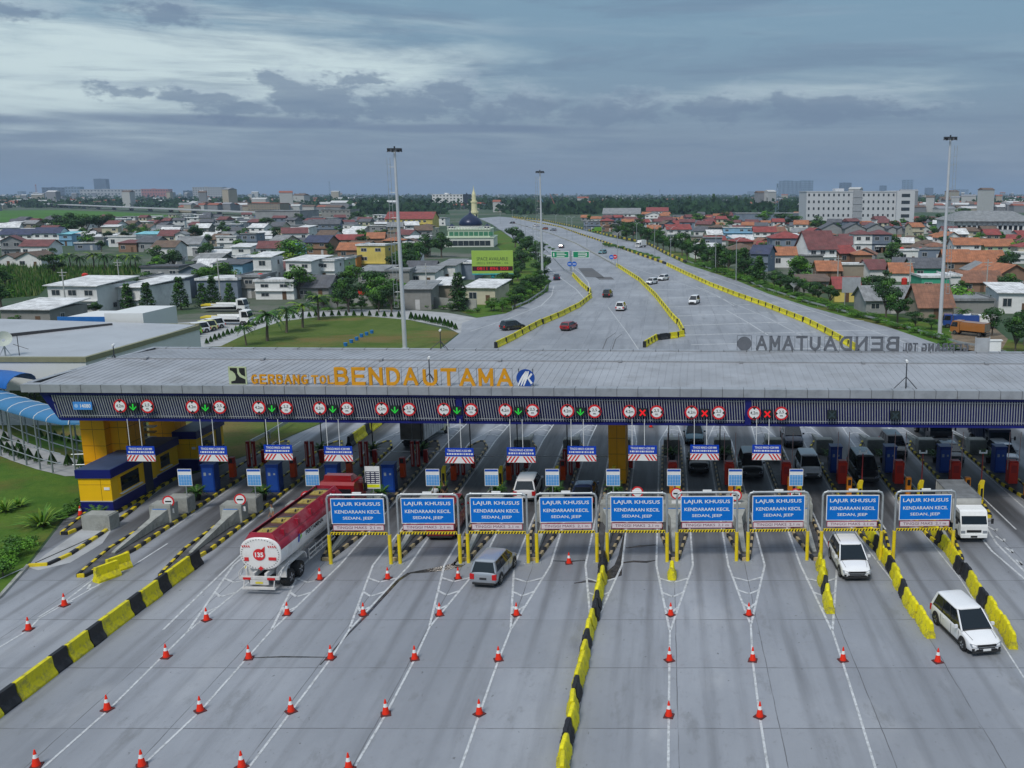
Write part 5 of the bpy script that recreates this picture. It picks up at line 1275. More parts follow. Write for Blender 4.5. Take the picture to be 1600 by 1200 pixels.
def tanker():
    t = thing('tanker_lorry', 'long white and red fuel tanker lorry with PERTAMINA lettering at the left islands', 'tanker lorry')
    TW = M('tank_white', (.72, .71, .70), .3, var=.05, scale=.6, coat=.4, stain=((.4, .36, .34), .7, .45)); TR = M('tank_red', (.28, .012, .03), .35, var=.15, scale=.8, coat=.3, stain=((.42, .18, .20), .5, .5))
    CABR = M('cab_red', (.24, .006, .010), .3, var=.1, coat=.5)
    # local: rear at y=0, front at +y
    Lt, a_, b_, zc = 10.2, 1.24, 1.0, 2.35
    n_ = 36
    def ring(y, k=1.0): return [(a_ * k * math.copysign(abs(math.cos(2 * PI * i / n_)) ** .8, math.cos(2 * PI * i / n_)), y, zc + b_ * k * math.copysign(abs(math.sin(2 * PI * i / n_)) ** .8, math.sin(2 * PI * i / n_))) for i in range(n_)]
    rings = [ring(.55, .97), ring(.62, 1), ring(Lt, 1), ring(Lt + .25, .9), ring(Lt + .35, .7)]
    m = MB(); k0 = len(m.v)
    vs = [p_ for r_ in rings for p_ in r_]; m.v = vs
    for k in range(len(rings) - 1):
        for i in range(n_):
            j = (i + 1) % n_; ang = 360 * (i + .5) / n_
            m.f.append((k * n_ + i, k * n_ + j, (k + 1) * n_ + j, (k + 1) * n_ + i)); m.m.append(1 if 12 < ang < 168 or k > 1 else 0)
    m.f.append(tuple(range((len(rings) - 1) * n_, len(rings) * n_))); m.m.append(1)
    m.build('tank', [TW, TR], t, True)
    m = MB(); m.loft([ring(.5, .93), ring(.55, .99), ring(.6, 1.0)], 0); m.loft([ring(.47, .6), ring(.5, .93)], 0)
    o = m.build('tank_end', TW, t, True)
    m = MB()
    for i in range(40):
        an = 2 * PI * i / 40; m.box(-.02, .02, .455, .475, -.02, .02, 0, Matrix.Translation((a_ * .9 * math.cos(an), 0, zc + b_ * .9 * math.sin(an))))
    m.build('reflector_dots', DSTEEL, o)
    # big red roundel with 35 on the end
    yy = .44
    m = MB(); m.add(disc(.36, 28, yy, -.05, zc - .02), [tuple(range(28))]); m.add([(.05, yy, zc + .25), (.33, yy, zc + .5), (.28, yy, zc + .1)], [(0, 1, 2)]); m.build('roundel', RIM, o)
    m = MB(); m.mesh(wide('135', .5, .3, .04), face(-.04, yy - .006, zc - .02)); m.build('number', WPAINT, o)
    for s in (-1, 1):
        m = MB(); X = s * .78
        for k in range(4): m.add([(X - .24 + k * .13, yy, zc + .42), (X - .17 + k * .13, yy, zc + .42), (X - .22 + k * .13, yy, zc + .54), (X - .29 + k * .13, yy, zc + .54)], [(0, 1, 2, 3)])
        m.build('red_stripes', RIM, o)
    m = MB(); m.box(.5, .95, yy - .004, yy + .02, zc - .35, zc - .28, 0); m.box(.5, .95, yy - .004, yy + .02, zc - .28, zc - .17, 0); m.build('notice', RIM, o); m = MB(); m.box(-.95, -.7, yy - .004, yy + .02, zc - .42, zc - .2, 0); m.build('notice', RIM, o); m = MB()
    m.add([(0, yy, zc - .72), (.16, yy, zc - .86), (0, yy, zc - 1.0), (-.16, yy, zc - .86)], [(0, 1, 2, 3)]); m.build('warning_marks', RIM, o)
    # coaming (raised red rim) round the hatches
    m = MB(); z0, z1 = zc + b_ * .72, zc + b_ + .22
    for s in (-1, 1): m.loft([[(s * .98, .75, z0), (s * 1.02, .75, z0), (s * .66, .75, z1), (s * .60, .75, z1)], [(s * .98, Lt - .1, z0), (s * 1.02, Lt - .1, z0), (s * .66, Lt - .1, z1), (s * .60, Lt - .1, z1)]], 0)
    m.loft([[(-.98, .6, z0), (.98, .6, z0), (.98, .66, z0), (-.98, .66, z0)], [(-.66, .78, z1), (.66, .78, z1), (.66, .83, z1), (-.66, .83, z1)]], 0); m.box(-.66, .66, Lt - .15, Lt - .1, z0, z1, 0)
    for k in range(5): m.box(.78, 1.0, 1.6 + k * 1.9, 1.72 + k * 1.9, z0 + .02, z1 - .08, 0)
    m.build('coaming', TR, t)
    m = MB(); m.box(-.6, .6, .9, Lt - .2, zc + b_ - .03, zc + b_ + .03, 0); m.build('walkway', M('walkway_dark', (.07, .03, .03), .7, var=.4), t)
    for k in range(5):
        y = 1.5 + k * 1.85; m = MB(); m.box(-.44, .44, y - .4, y + .5, zc + b_ + .03, zc + b_ + .1, 0); m.cyl((-.0, y, zc + b_ + .1), (-.0, y, zc + b_ + .18), .28, .25, 16, 0)
        h_ = m.build('hatch', M('hatch_ochre', (.30, .23, .06), .7, var=.3, scale=2), t)
        m = MB(); m.cyl((-.4, y + .35, zc + b_ + .12), (.4, y + .6, zc + b_ + .14), .035, None, 6); m.cyl((.2, y - .3, zc + b_ + .1), (.25, y - .3, zc + b_ + .26), .05, None, 8); m.build('valve', DSTEEL, h_)
    # side skirt, emblem and name on the right flank
    m = MB(); m.mesh(wide('PERTAMINA', 2.6, .27, .02), Matrix.Translation((a_ + .012, 5.2, zc + .1)) @ Matrix.Rotation(PI / 2, 4, 'Z') @ Matrix.Rotation(PI / 2, 4, 'X')); m.build('lettering', BLACK, t)
    m = MB(); X = a_ + .014
    m.add([(X, 2.75, zc - .1), (X, 2.95, zc - .1), (X, 3.1, zc + .35), (X, 2.9, zc + .35)], [(0, 1, 2, 3)], 0)
    m.add([(X, 3.05, zc - .02), (X, 3.35, zc + .12), (X, 3.3, zc + .3), (X, 3.12, zc + .2)], [(0, 1, 2, 3)], 1); m.add([(X, 3.0, zc + .4), (X, 3.3, zc + .4), (X, 3.42, zc + .58), (X, 3.12, zc + .58)], [(0, 1, 2, 3)], 2)
    m.build('emblem', [M('mark_blue', (.01, .05, .4)), M('mark_green', (.2, .5, .05)), RIM], t)
    m = MB(); m.mesh(wide('PERTAMINA', 2.6, .27, .02), Matrix.Translation((-a_ - .012, 5.2, zc + .1)) @ Matrix.Rotation(-PI / 2, 4, 'Z') @ Matrix.Rotation(PI / 2, 4, 'X')); m.build('lettering', BLACK, t)
    # chassis, rear ladder frame, guards
    FW = M('frame_white', (.55, .54, .53), .5, var=.2, scale=2)
    m = MB(); m.box(-.45, -.3, .2, Lt, 1.0, 1.28, 0); m.box(.3, .45, .2, Lt, 1.0, 1.28, 0); m.box(-1.2, 1.2, .12, .26, .92, 1.1, 0)
    m.box(-.55, .55, .1, .2, .62, .9, 0); m.box(-.98, .98, -.05, .1, .38, .5, 0); m.cyl((-.9, .0, .5), (-.9, .2, 1.0), .035, None, 6); m.cyl((.9, .0, .5), (.9, .2, 1.0), .035, None, 6)
    for s in (-1, 1):
        m.cyl((s * 1.2, .2, 1.05), (s * 1.15, .9, 1.5), .035, None, 6); m.cyl((s * 1.2, .15, .95), (s * 1.2, .15, 1.35), .03, None, 6)
        m.tube([(s * 1.2, .2, 1.35), (s * 1.2, 1.5, 1.55)], .03); 
    m.build('chassis', FW, t)
    m = MB()
    for s in (-1, 1):
        for z in (.55, .85, 1.15): m.box(*sorted((s * 1.16, s * 1.2)), 4.3, 8.3, z, z + .07, 0)
        for y in (4.3, 5.3, 6.3, 7.3, 8.25): m.box(*sorted((s * 1.14, s * 1.16)), y, y + .07, .5, 1.3, 0)
    m.build('side_guard', FW, t)
    for s in (-1, 1):
        m = MB(); m.loft([[(s * .62, y, z) for y, z in [(.95, .75), (1.0, 1.2), (1.25, 1.42), (3.55, 1.42), (3.8, 1.2), (3.85, .9)]] + [(s * .62, y, z) for y, z in [(3.78, .9), (3.72, 1.16), (3.5, 1.36), (1.3, 1.36), (1.07, 1.16), (1.02, .75)]],
                         [(s * 1.24, y, z) for y, z in [(.95, .75), (1.0, 1.2), (1.25, 1.42), (3.55, 1.42), (3.8, 1.2), (3.85, .9)]] + [(s * 1.24, y, z) for y, z in [(3.78, .9), (3.72, 1.16), (3.5, 1.36), (1.3, 1.36), (1.07, 1.16), (1.02, .75)]]], 0); m.build('mudguard', FW, t)
        for y in (1.65, 3.0): wheel(t, s * .95, y, .5, .52)
        m = MB(); m.box(*sorted((s * .5, s * .95)), .08, .13, .92, 1.05, 0); m.build('taillight', TAIL, t)
        for y in (9.6, 10.7): wheel(t, s * .95, y, .5, .5)
        wheel(t, s * .98, 13.4, .5, .3)
    m = MB(); m.box(-.22, .22, .085, .1, .68, .8, 0); m.build('number_plate', M('plate_yellow', (.6, .5, .05)), t)
    m = MB(); m.box(-1.2, 1.2, 11.6, 14.0, .75, 1.35, 0)
    m.loft([[(-1.22, y, z) for y, z in [(11.9, 1.3), (11.9, 3.0), (12.1, 3.2), (13.5, 3.2), (13.95, 2.3), (14.1, 2.1), (14.15, .7), (12, .7)]], [(1.22, y, z) for y, z in [(11.9, 1.3), (11.9, 3.0), (12.1, 3.2), (13.5, 3.2), (13.95, 2.3), (14.1, 2.1), (14.15, .7), (12, .7)]]], 0)
    m.box(-1.0, 1.0, 11.86, 11.9, 2.15, 2.75, 1)
    cb = m.build('cab', [CABR, GLASS], t)
    m = MB(); m.loft([[(-1.0, 12.1, 3.18), (1.0, 12.1, 3.18), (1.0, 13.4, 3.2), (-1.0, 13.4, 3.2)], [(-.95, 12.15, 3.65), (.95, 12.15, 3.65), (.9, 12.9, 3.6), (-.9, 12.9, 3.6)]], 0); m.build('wind_deflector', CABR, cb)
    m = MB(); m.quad((-1.1, 13.52, 3.1), (1.1, 13.52, 3.1), (1.12, 13.96, 2.25), (-1.12, 13.96, 2.25)); m.build('windscreen', TINT, cb)
    for s in (-1, 1):
        m = MB(); m.box(*sorted((s * 1.25, s * 1.5)), 13.6, 13.68, 2.1, 2.7, 0); m.cyl((s * 1.2, 13.6, 2.75), (s * 1.45, 13.64, 2.65), .03, None, 6); m.build('wing_mirror', BLACK, cb)
    m = MB(); m.box(-.8, .8, 10.9, 11.85, 1.0, 1.3, 0); m.cyl((1.0, 11.2, .9), (1.0, 11.9, .9), .3, None, 14, 0); m.build('coupling', BLACK, t)
    return t
tk = tanker(); p = G(408, 930); tk.location = (p.x - .05, p.y - .1, .03); tk.rotation_euler = (0, 0, -.06)

# roadside vehicles behind the office: tow lorries and parked patrol cars
def tow_lorry(label):
    t = box_truck('tow_lorry', label, WPAINT, WPAINT, L_=8.0, W_=2.3, Hc=2.6, Hb=1.2, box_l=.4)
    for c_ in list(t.children):
        if c_.name.startswith('cargo_box'): bpy.data.objects.remove(c_)
    m = MB(); m.loft([[(-1.15, -4.6, .8), (1.15, -4.6, .8), (1.15, -4.6, .95), (-1.15, -4.6, .95)], [(-1.15, -3, 1.0), (1.15, -3, 1.0), (1.15, -3, 1.2), (-1.15, -3, 1.2)], [(-1.15, 1.9, 1.1), (1.15, 1.9, 1.1), (1.15, 1.9, 1.35), (-1.15, 1.9, 1.35)]], 0)
    m.box(-1.17, 1.17, -4.6, -2.6, 1.22, 1.5, 1); m.box(-1.18, -1.1, -2.6, 1.9, 1.36, 1.7, 0); m.box(1.1, 1.18, -2.6, 1.9, 1.36, 1.7, 0); m.build('flatbed', [WPAINT, YEL], t); return t
p = G(355, 487); place(tow_lorry('upper white and yellow tow lorry parked facing right behind the lawn'), p.x, p.y, -PI / 2)
p = G(350, 507); place(tow_lorry('lower white and yellow tow lorry parked facing right behind the lawn'), p.x + 1, p.y, -PI / 2)
for i, (px, py, cc, w_) in enumerate(((284, 530, CS, 'grey-green'), (291, 526, paint('lime', (.25, .55, .06)), 'lime green'), (304, 522, CW, 'white'), (316, 519, M('patrol_yellow', (.6, .6, .3), .35), 'pale yellow'), (328, 515, CW, 'white and yellow'))):
    p = G(px, py); place(car('patrol_van', f"{w_} patrol van by the office wall, {nth(i + 1)} from the left of its row", 'van', cc, H_=1.9, hood=.8, L_=4.5), p.x, p.y + .5, PI - .55)

# ================================================================ people
SKIN = M('skin_brown', (.28, .15, .09), .6, var=.05); HAIR = M('hair_black', (.012, .01, .009), .7)
def person(label, x, y, rz, top, legs, helmet=None, z=.2):
    t = thing('person', label, 'person', (x, y, z), rz)
    def skin(name, chains, mat, parent, sub=1):
        me = bpy.data.meshes.new(name); vs = []; es = []; rad = []
        for ch in chains:
            last = None
            for p_, r_ in ch:
                key = tuple(round(c_, 4) for c_ in p_)
                if key in vs: i = vs.index(key)
                else: vs.append(key); rad.append(r_); i = len(vs) - 1
                if last is not None and last != i: es.append((last, i))
                last = i
        me.from_pydata(vs, es, []); o = bpy.data.objects.new(name, me); COL.objects.link(o)
        sm = o.modifiers.new('s', 'SKIN'); sm.use_smooth_shade = True; ss = o.modifiers.new('u', 'SUBSURF'); ss.levels = sub; ss.render_levels = sub
        for i, v in enumerate(me.skin_vertices[0].data): v.radius = rad[i] if isinstance(rad[i], tuple) else (rad[i], rad[i])
        me.skin_vertices[0].data[0].use_root = True
        dg = bpy.context.evaluated_depsgraph_get(); dg.update()
        m2 = bpy.data.meshes.new_from_object(o.evaluated_get(dg)); COL.objects.unlink(o); bpy.data.objects.remove(o)
        m2.materials.clear(); m2.materials.append(mat); return link(name, m2, parent)
    bd = []
    bd.append([((0, 0, .95), (.15, .1)), ((0, 0, 1.15), (.14, .095)), ((0, -.01, 1.36), (.17, .1)), ((0, 0, 1.47), .06), ((0, .01, 1.55), .055), ((0, .02, 1.62), (.075, .09)), ((0, .015, 1.71), (.075, .09))])
    for s in (-1, 1):
        bd.append([((0, -.01, 1.36), (.17, .1)), ((s * .18, 0, 1.38), .058), ((s * .24, -.02, 1.12), .045), ((s * .25, .1, .88), .034), ((s * .25, .13, .82), .035)])
        for k, (dx, ln) in enumerate(((-.03, .075), (-.01, .085), (.012, .08), (.03, .065))): bd.append([((s * .25, .13, .82), .035), ((s * .25 + dx, .15 + ln * .4, .78), .009), ((s * .25 + dx, .15 + ln * .6, .78 - ln * .6), .008)])
        bd.append([((s * .25, .13, .82), .035), ((s * .215, .17, .81), .01)])
        bd.append([((0, 0, .95), (.15, .1)), ((s * .1, 0, .88), .085), ((s * .12, .02, .48), .055), ((s * .12, -.02, .1), .04), ((s * .13, .12, .04), .038)])
    body = skin('body', bd, SKIN, t)
    # nose, ears, eyes shaped onto the head as one face mesh
    m = MB(); m.add([(-.015, .1, 1.64), (.015, .1, 1.64), (0, .13, 1.635), (0, .1, 1.68)], [(0, 1, 2), (0, 2, 3), (1, 3, 2)]); 
    for s in (-1, 1): m.box(*sorted((s * .075, s * .09)), .0, .035, 1.63, 1.69, 0)
    m.box(-.025, .025, .098, .104, 1.6, 1.608, 1)
    for s in (-1, 1): m.box(s * .03 - .012, s * .03 + .012, .1, .106, 1.672, 1.682, 1)
    m.build('face', [SKIN, HAIR], t)
    sh = [[((0, 0, .93), (.165, .115)), ((0, 0, 1.15), (.155, .11)), ((0, -.01, 1.36), (.18, .115)), ((0, 0, 1.45), (.08, .07))]]
    for s in (-1, 1): sh.append([((0, -.01, 1.36), (.18, .115)), ((s * .18, 0, 1.38), .075), ((s * .225, -.012, 1.18), .062)])
    skin('shirt', sh, top, t)
    tr_ = [[((0, 0, .98), (.16, .115)), ((0, 0, .93), (.16, .11))]]
    for s in (-1, 1): tr_.append([((0, 0, .93), (.16, .11)), ((s * .1, 0, .86), .1), ((s * .12, .02, .48), .072), ((s * .12, -.02, .12), .06)])
    skin('trousers', tr_, legs, t)
    m = MB(); n_ = 12
    rings = [[(r_ * math.cos(2 * PI * i / n_), -.005 + r_ * 1.15 * math.sin(2 * PI * i / n_) - (.02 if k == 0 else 0), z_) for i in range(n_)] for k, (r_, z_) in enumerate(((.084, 1.68), (.092, 1.73), (.08, 1.79), (.045, 1.82)))]
    m.loft(rings, 0); m.build('helmet' if helmet else 'hair', helmet or HAIR, t, True)
    for s in (-1, 1):
        m = MB(); m.box(s * .13 - .05, s * .13 + .05, -.08, .2, 0, .07, 0); m.build('shoe', BLACK, t)
    return t
p = G(427, 824, .2); person('person in dark clothes and pale vest standing on the island beside the tanker', p.x, p.y, 2.4, M('vest_grey', (.25, .28, .26), .8), M('trousers_dark', (.02, .022, .03), .8))
p = G(681, 789, .2); person('person in white top and dark cap behind the second sign frame, left of two', p.x, p.y, 0, M('shirt_white', (.6, .62, .64), .8), M('trousers_dark', (.02, .022, .03), .8), BLACK, .05)
p = G(695, 785, .2); person('person in black with dark helmet behind the second sign frame, right of two', p.x, p.y, .6, M('jacket_black', (.02, .02, .022), .8), M('trousers_dark', (.02, .022, .03), .8), BLACK, .05)
# ================================================================ office building and walkway at the left
OFW = M('office_white', (.60, .62, .63), .7, var=.06, scale=.3, stain=((.4, .42, .4), .3, .3))
OLV = M('olive_trim', (.22, .22, .14), .6, var=.1)
OFR = M('office_roof', (.42, .44, .47), .5, .3, var=.08, scale=.15, stain=((.3, .31, .33), .25, .5))
ob = thing('office_building', 'white office building with pale metal roof and olive trim left of the canopy', 'building', (-58, 95, 0))
m = MB(); hz_ = 7.0
m.box(-40, 0, 0, 24, 0, hz_ - .5, 0); m.build('wall', [OFW], ob)
m = MB(); m.box(-40.1, .1, -.1, .4, hz_ - .5, hz_, 0); m.box(-.3, .12, .4, 24.1, hz_ - .5, hz_, 0); m.box(-40.1, .1, 23.7, 24.1, hz_ - .5, hz_ + .2, 0); m.build('parapet', OLV, ob)
m = MB(); m.loft([[(-40, .4, hz_ - .45), (-.3, .4, hz_ - .45), (-.3, 23.7, hz_ - .45), (-40, 23.7, hz_ - .45)], [(-40, .4, hz_ - .3), (-.3, .4, hz_ - .3), (-.3, 23.7, hz_ + .1), (-40, 23.7, hz_ + 1.3)]], 0); m.build('roof', OFR, ob)
m = MB(); m.loft([[(-29, 2, hz_ - .28), (-28.6, 2, hz_ - .28), (-28.6, 2, hz_ + .02), (-29, 2, hz_ + .02)], [(-10, 22, hz_ + .2), (-9.6, 22, hz_ + .2), (-9.6, 22, hz_ + .5), (-10, 22, hz_ + .5)]], 0); m.build('roof_gutter', DARKJ, ob)
m = MB(); m.box(-18.5, -12.02, 26, 34, 0, 7.6, 0); m.box(-18.7, -12.02, 25.8, 26, 6.9, 7.8, 1); m.box(-12, -7.2, 24.6, 33, 0, 8.4, 0); m.build('rear_block', [OFW, M('blue_band', (.02, .14, .42), .5)], ob)
m = MB(); m.box(-8, -2, -.03, 0, 1.2, 3.6, 0); m.box(-16, -10, -.03, 0, 1.2, 3.6, 0); m.build('window', GLASS, ob)
# satellite dish
t = thing('satellite_dish', 'pale satellite dish on the office roof at the left picture edge', 'satellite dish', (-67.6, 97.4, 6.75)); m = MB(); rr_ = []
for k in range(6):
    r_ = .85 * k / 5; rr_.append([(r_ * math.cos(2 * PI * i / 20), .35 * (k / 5) ** 2, r_ * math.sin(2 * PI * i / 20)) for i in range(20)])
m.loft(rr_[1:], 0, False, Matrix.Translation((0, 0, 1.6)) @ Matrix.Rotation(R(-35), 4, 'X') @ Matrix.Rotation(R(200), 4, 'Z')); m.add([(0, 0, 0)], []); m.build('dish', M('dish_pale', (.4, .44, .4), .6), t, True)
m = MB(); m.cyl((0, 0, 0), (0, 0, 1.5), .08, None, 8); m.cyl((-.6, 0, 0), (0, 0, 1.0), .04, None, 6); m.cyl((.6, 0, 0), (0, 0, 1.0), .04, None, 6); m.build('stand', STEEL, t)
t = thing('roof_antenna', 'thin roof antenna with short arms beside the satellite dish', 'antenna', (-66.3, 97.6, 6.7)); m = MB(); m.cyl((0, 0, 0), (0, 0, 2.2), .04, None, 6); m.cyl((-.5, 0, 1.2), (1.0, 0, .7), .03, None, 6); m.build('mast', DSTEEL, t)
# covered walkway: curved blue vault on steel posts over a ramp
VB = M('vault_blue', (.035, .16, .33), .4, var=.08, scale=.4)
wk = thing('covered_walkway', 'curved light blue vaulted walkway roof on grey posts beside the ramp', 'walkway canopy')
def wpt(px, py, z): return G(px, py, z)
path = [wpt(-80, 590, 4.4), wpt(0, 625, 4.4), wpt(40, 638, 4.4), wpt(80, 649, 4.4), wpt(120, 657, 4.4), wpt(160, 656, 4.4), wpt(210, 652, 4.4)]
m = MB(); rings = []
for i, p in enumerate(path):
    d = (path[min(i + 1, len(path) - 1)] - path[max(i - 1, 0)]).normalized(); nr = Vector((-d.y, d.x, 0)); rr_ = []
    for k in range(9):
        a = PI * k / 8; rr_.append(p + nr * (1.45 * math.cos(a)) + Vector((0, 0, .6 * math.sin(a))))
    rr_ += [q - Vector((0, 0, .06)) for q in reversed(rr_)]; rings.append(rr_)
m.loft(rings, 0); m.build('vault_roof', VB, wk, True)
m = MB()
for i, p in enumerate(path[:-1]):
    for f_ in (0, .5):
        q = p.lerp(path[i + 1], f_); d = (path[i + 1] - p).normalized(); nr = Vector((-d.y, d.x, 0))
        for k in range(8):
            a, b = PI * k / 8, PI * (k + 1) / 8; m.cyl(q + nr * 1.46 * math.cos(a) + Vector((0, 0, .61 * math.sin(a))), q + nr * 1.46 * math.cos(b) + Vector((0, 0, .61 * math.sin(b))), .035, None, 5)
m.build('ribs', WPAINT, wk)
GST = M('grey_post', (.22, .26, .28), .5, .3)
for i, p in enumerate(path[:-1]):
    for f_ in (.1, .6):
        q = p.lerp(path[i + 1], f_); d = (path[i + 1] - p).normalized(); nr = Vector((-d.y, d.x, 0))
        for s in (-1, 1):
            m = MB(); m.cyl((q + nr * 1.6 * s).to_2d().to_3d(), q + nr * 1.6 * s, .07, None, 8); m.build('post', GST, wk)
m = MB()
for i in range(len(path) - 1):
    d = (path[i + 1] - path[i]).normalized(); nr = Vector((-d.y, d.x, 0))
    for s in (-1, 1):
        for z in (1.0, 1.9): m.cyl((path[i] + nr * 1.6 * s).to_2d().to_3d() + Vector((0, 0, z)), (path[i + 1] + nr * 1.6 * s).to_2d().to_3d() + Vector((0, 0, z)), .045, None, 6)
m.build('railing', STEEL, wk)
rp_ = [(p + Vector((0, 0, -4.38))) for p in path]
m = MB(); strip(m, rp_, 3.4, .05); o = m.build('ramp_path', PALE); o['kind'] = 'structure'
# second short vault behind
m = MB(); rings = []
for k2, p in enumerate([wpt(-40, 592, 5.2), wpt(10, 596, 5.2), wpt(34, 600, 5.2)]):
    rings.append([p + Vector((0, 2.2 * math.cos(PI * k / 8), 1.0 * math.sin(PI * k / 8))) for k in range(9)] + [p + Vector((0, 2.2 * math.cos(PI * k / 8), 1.0 * math.sin(PI * k / 8) - .06)) for k in range(8, -1, -1)])
m.loft(rings, 0); e_ = thing('entrance_vault', 'deep blue vaulted entrance roof against the white office wall', 'canopy'); m.build('vault_roof', M('vault_deep', (.008, .10, .36), .4), e_, True)
for px in (4, 28):
    q = wpt(px, 598, 5.2); m = MB(); m.cyl((q.x, q.y - 2.1, 0), (q.x, q.y - 2.1, 5.2), .12, None, 8); m.build('post', GST, e_)
# stair between the amber columns
st_ = thing('column_stair', 'grey steel stair with blue and amber treads between the amber columns', 'stair')
m = MB(); q0 = gw(glx(196, 680, 9), 8.5, 0)
for k in range(9): m.box(q0.x - .2, q0.x + 2.6, q0.y - .3 + k * .12, q0.y + .3 + k * .12, 2.2 + k * .45, 2.3 + k * .45, k % 2)
m.box(q0.x + .9, q0.x + 1.3, q0.y + 1.2, q0.y + 1.5, 0, 6.7, 2); m.build('treads', [STEEL, M('tread_amber', (.4, .22, .03), .6), GST], st_)

# ================================================================ generic houses
WALLS = {'white': (.66, .67, .67), 'cream': (.50, .47, .36), 'grey': (.27, .28, .29), 'blue-grey': (.17, .21, .27), 'pale green': (.38, .50, .33), 'pink': (.46, .27, .24), 'yellow': (.58, .47, .13),
         'brick': (.26, .16, .11), 'tan': (.28, .24, .19), 'light blue': (.22, .40, .55), 'green': (.05, .32, .20), 'concrete': (.24, .24, .23), 'orange': (.5, .22, .06)}
ROOFS = {'orange tile': (.34, .13, .06), 'red': (.24, .045, .04), 'maroon': (.15, .05, .05), 'brown': (.13, .085, .06), 'grey': (.22, .23, .24), 'dark grey': (.09, .095, .11), 'white': (.62, .63, .64), 'navy': (.04, .05, .10), 'cyan': (.2, .5, .58), 'blue': (.02, .14, .42), 'rust-tile': (.22, .10, .06)}
def wm_(k): return M('wall_' + k.replace(' ', '_'), WALLS[k], .85, var=.12, scale=.35, stain=(tuple(c_ * .55 for c_ in WALLS[k]), .25, .55), rnd=.07)
def _roof(col):
    def f(h):
        c = h.mix(h.rng(h.noise(.5, .5, .5, 7, .7), .35, .65), tuple(x * .72 for x in col), tuple(min(1, x * 1.22) for x in col))
        u = h.m('ADD', h.x, h.m('MULTIPLY', h.y, .001)); s = h.m('PINGPONG', u, .35); s2 = h.m('PINGPONG', h.y, .22)
        c = h.mix(h.m('MULTIPLY', h.m('LESS_THAN', s, .05), .45), c, tuple(x * .45 for x in col)); c = h.mix(h.m('MULTIPLY', h.m('LESS_THAN', s2, .03), .35), c, tuple(x * .45 for x in col))
        return h.mix(h.m('MULTIPLY', h.rng(h.noise(.3, .3, .3, 6, .7, 5), .55, .7), .5), c, (.10, .095, .085))
    return f
def rm_(k): return nodes_mat('roof_' + k.replace(' ', '_').replace('-', '_'), _roof(ROOFS[k]), .7)
WINM = M('window_dark', (.03, .04, .05), .2, var=0, spec=.7); FRM = M('window_frame_white', (.5, .5, .5), .6)
_win = {}
def win_mesh(w_, h_):
    k = (round(w_, 1), round(h_, 1))
    if k not in _win:
        a = MB(); a.box(-w_ / 2, w_ / 2, -.06, .0, 0, h_, 1); a.box(-w_ / 2 + .1, -.04, -.075, -.06, .1, h_ - .1, 0); a.box(.04, w_ / 2 - .1, -.075, -.06, .1, h_ - .1, 0); _win[k] = a.data('window', [WINM, FRM])
    return _win[k]
DOORM = None
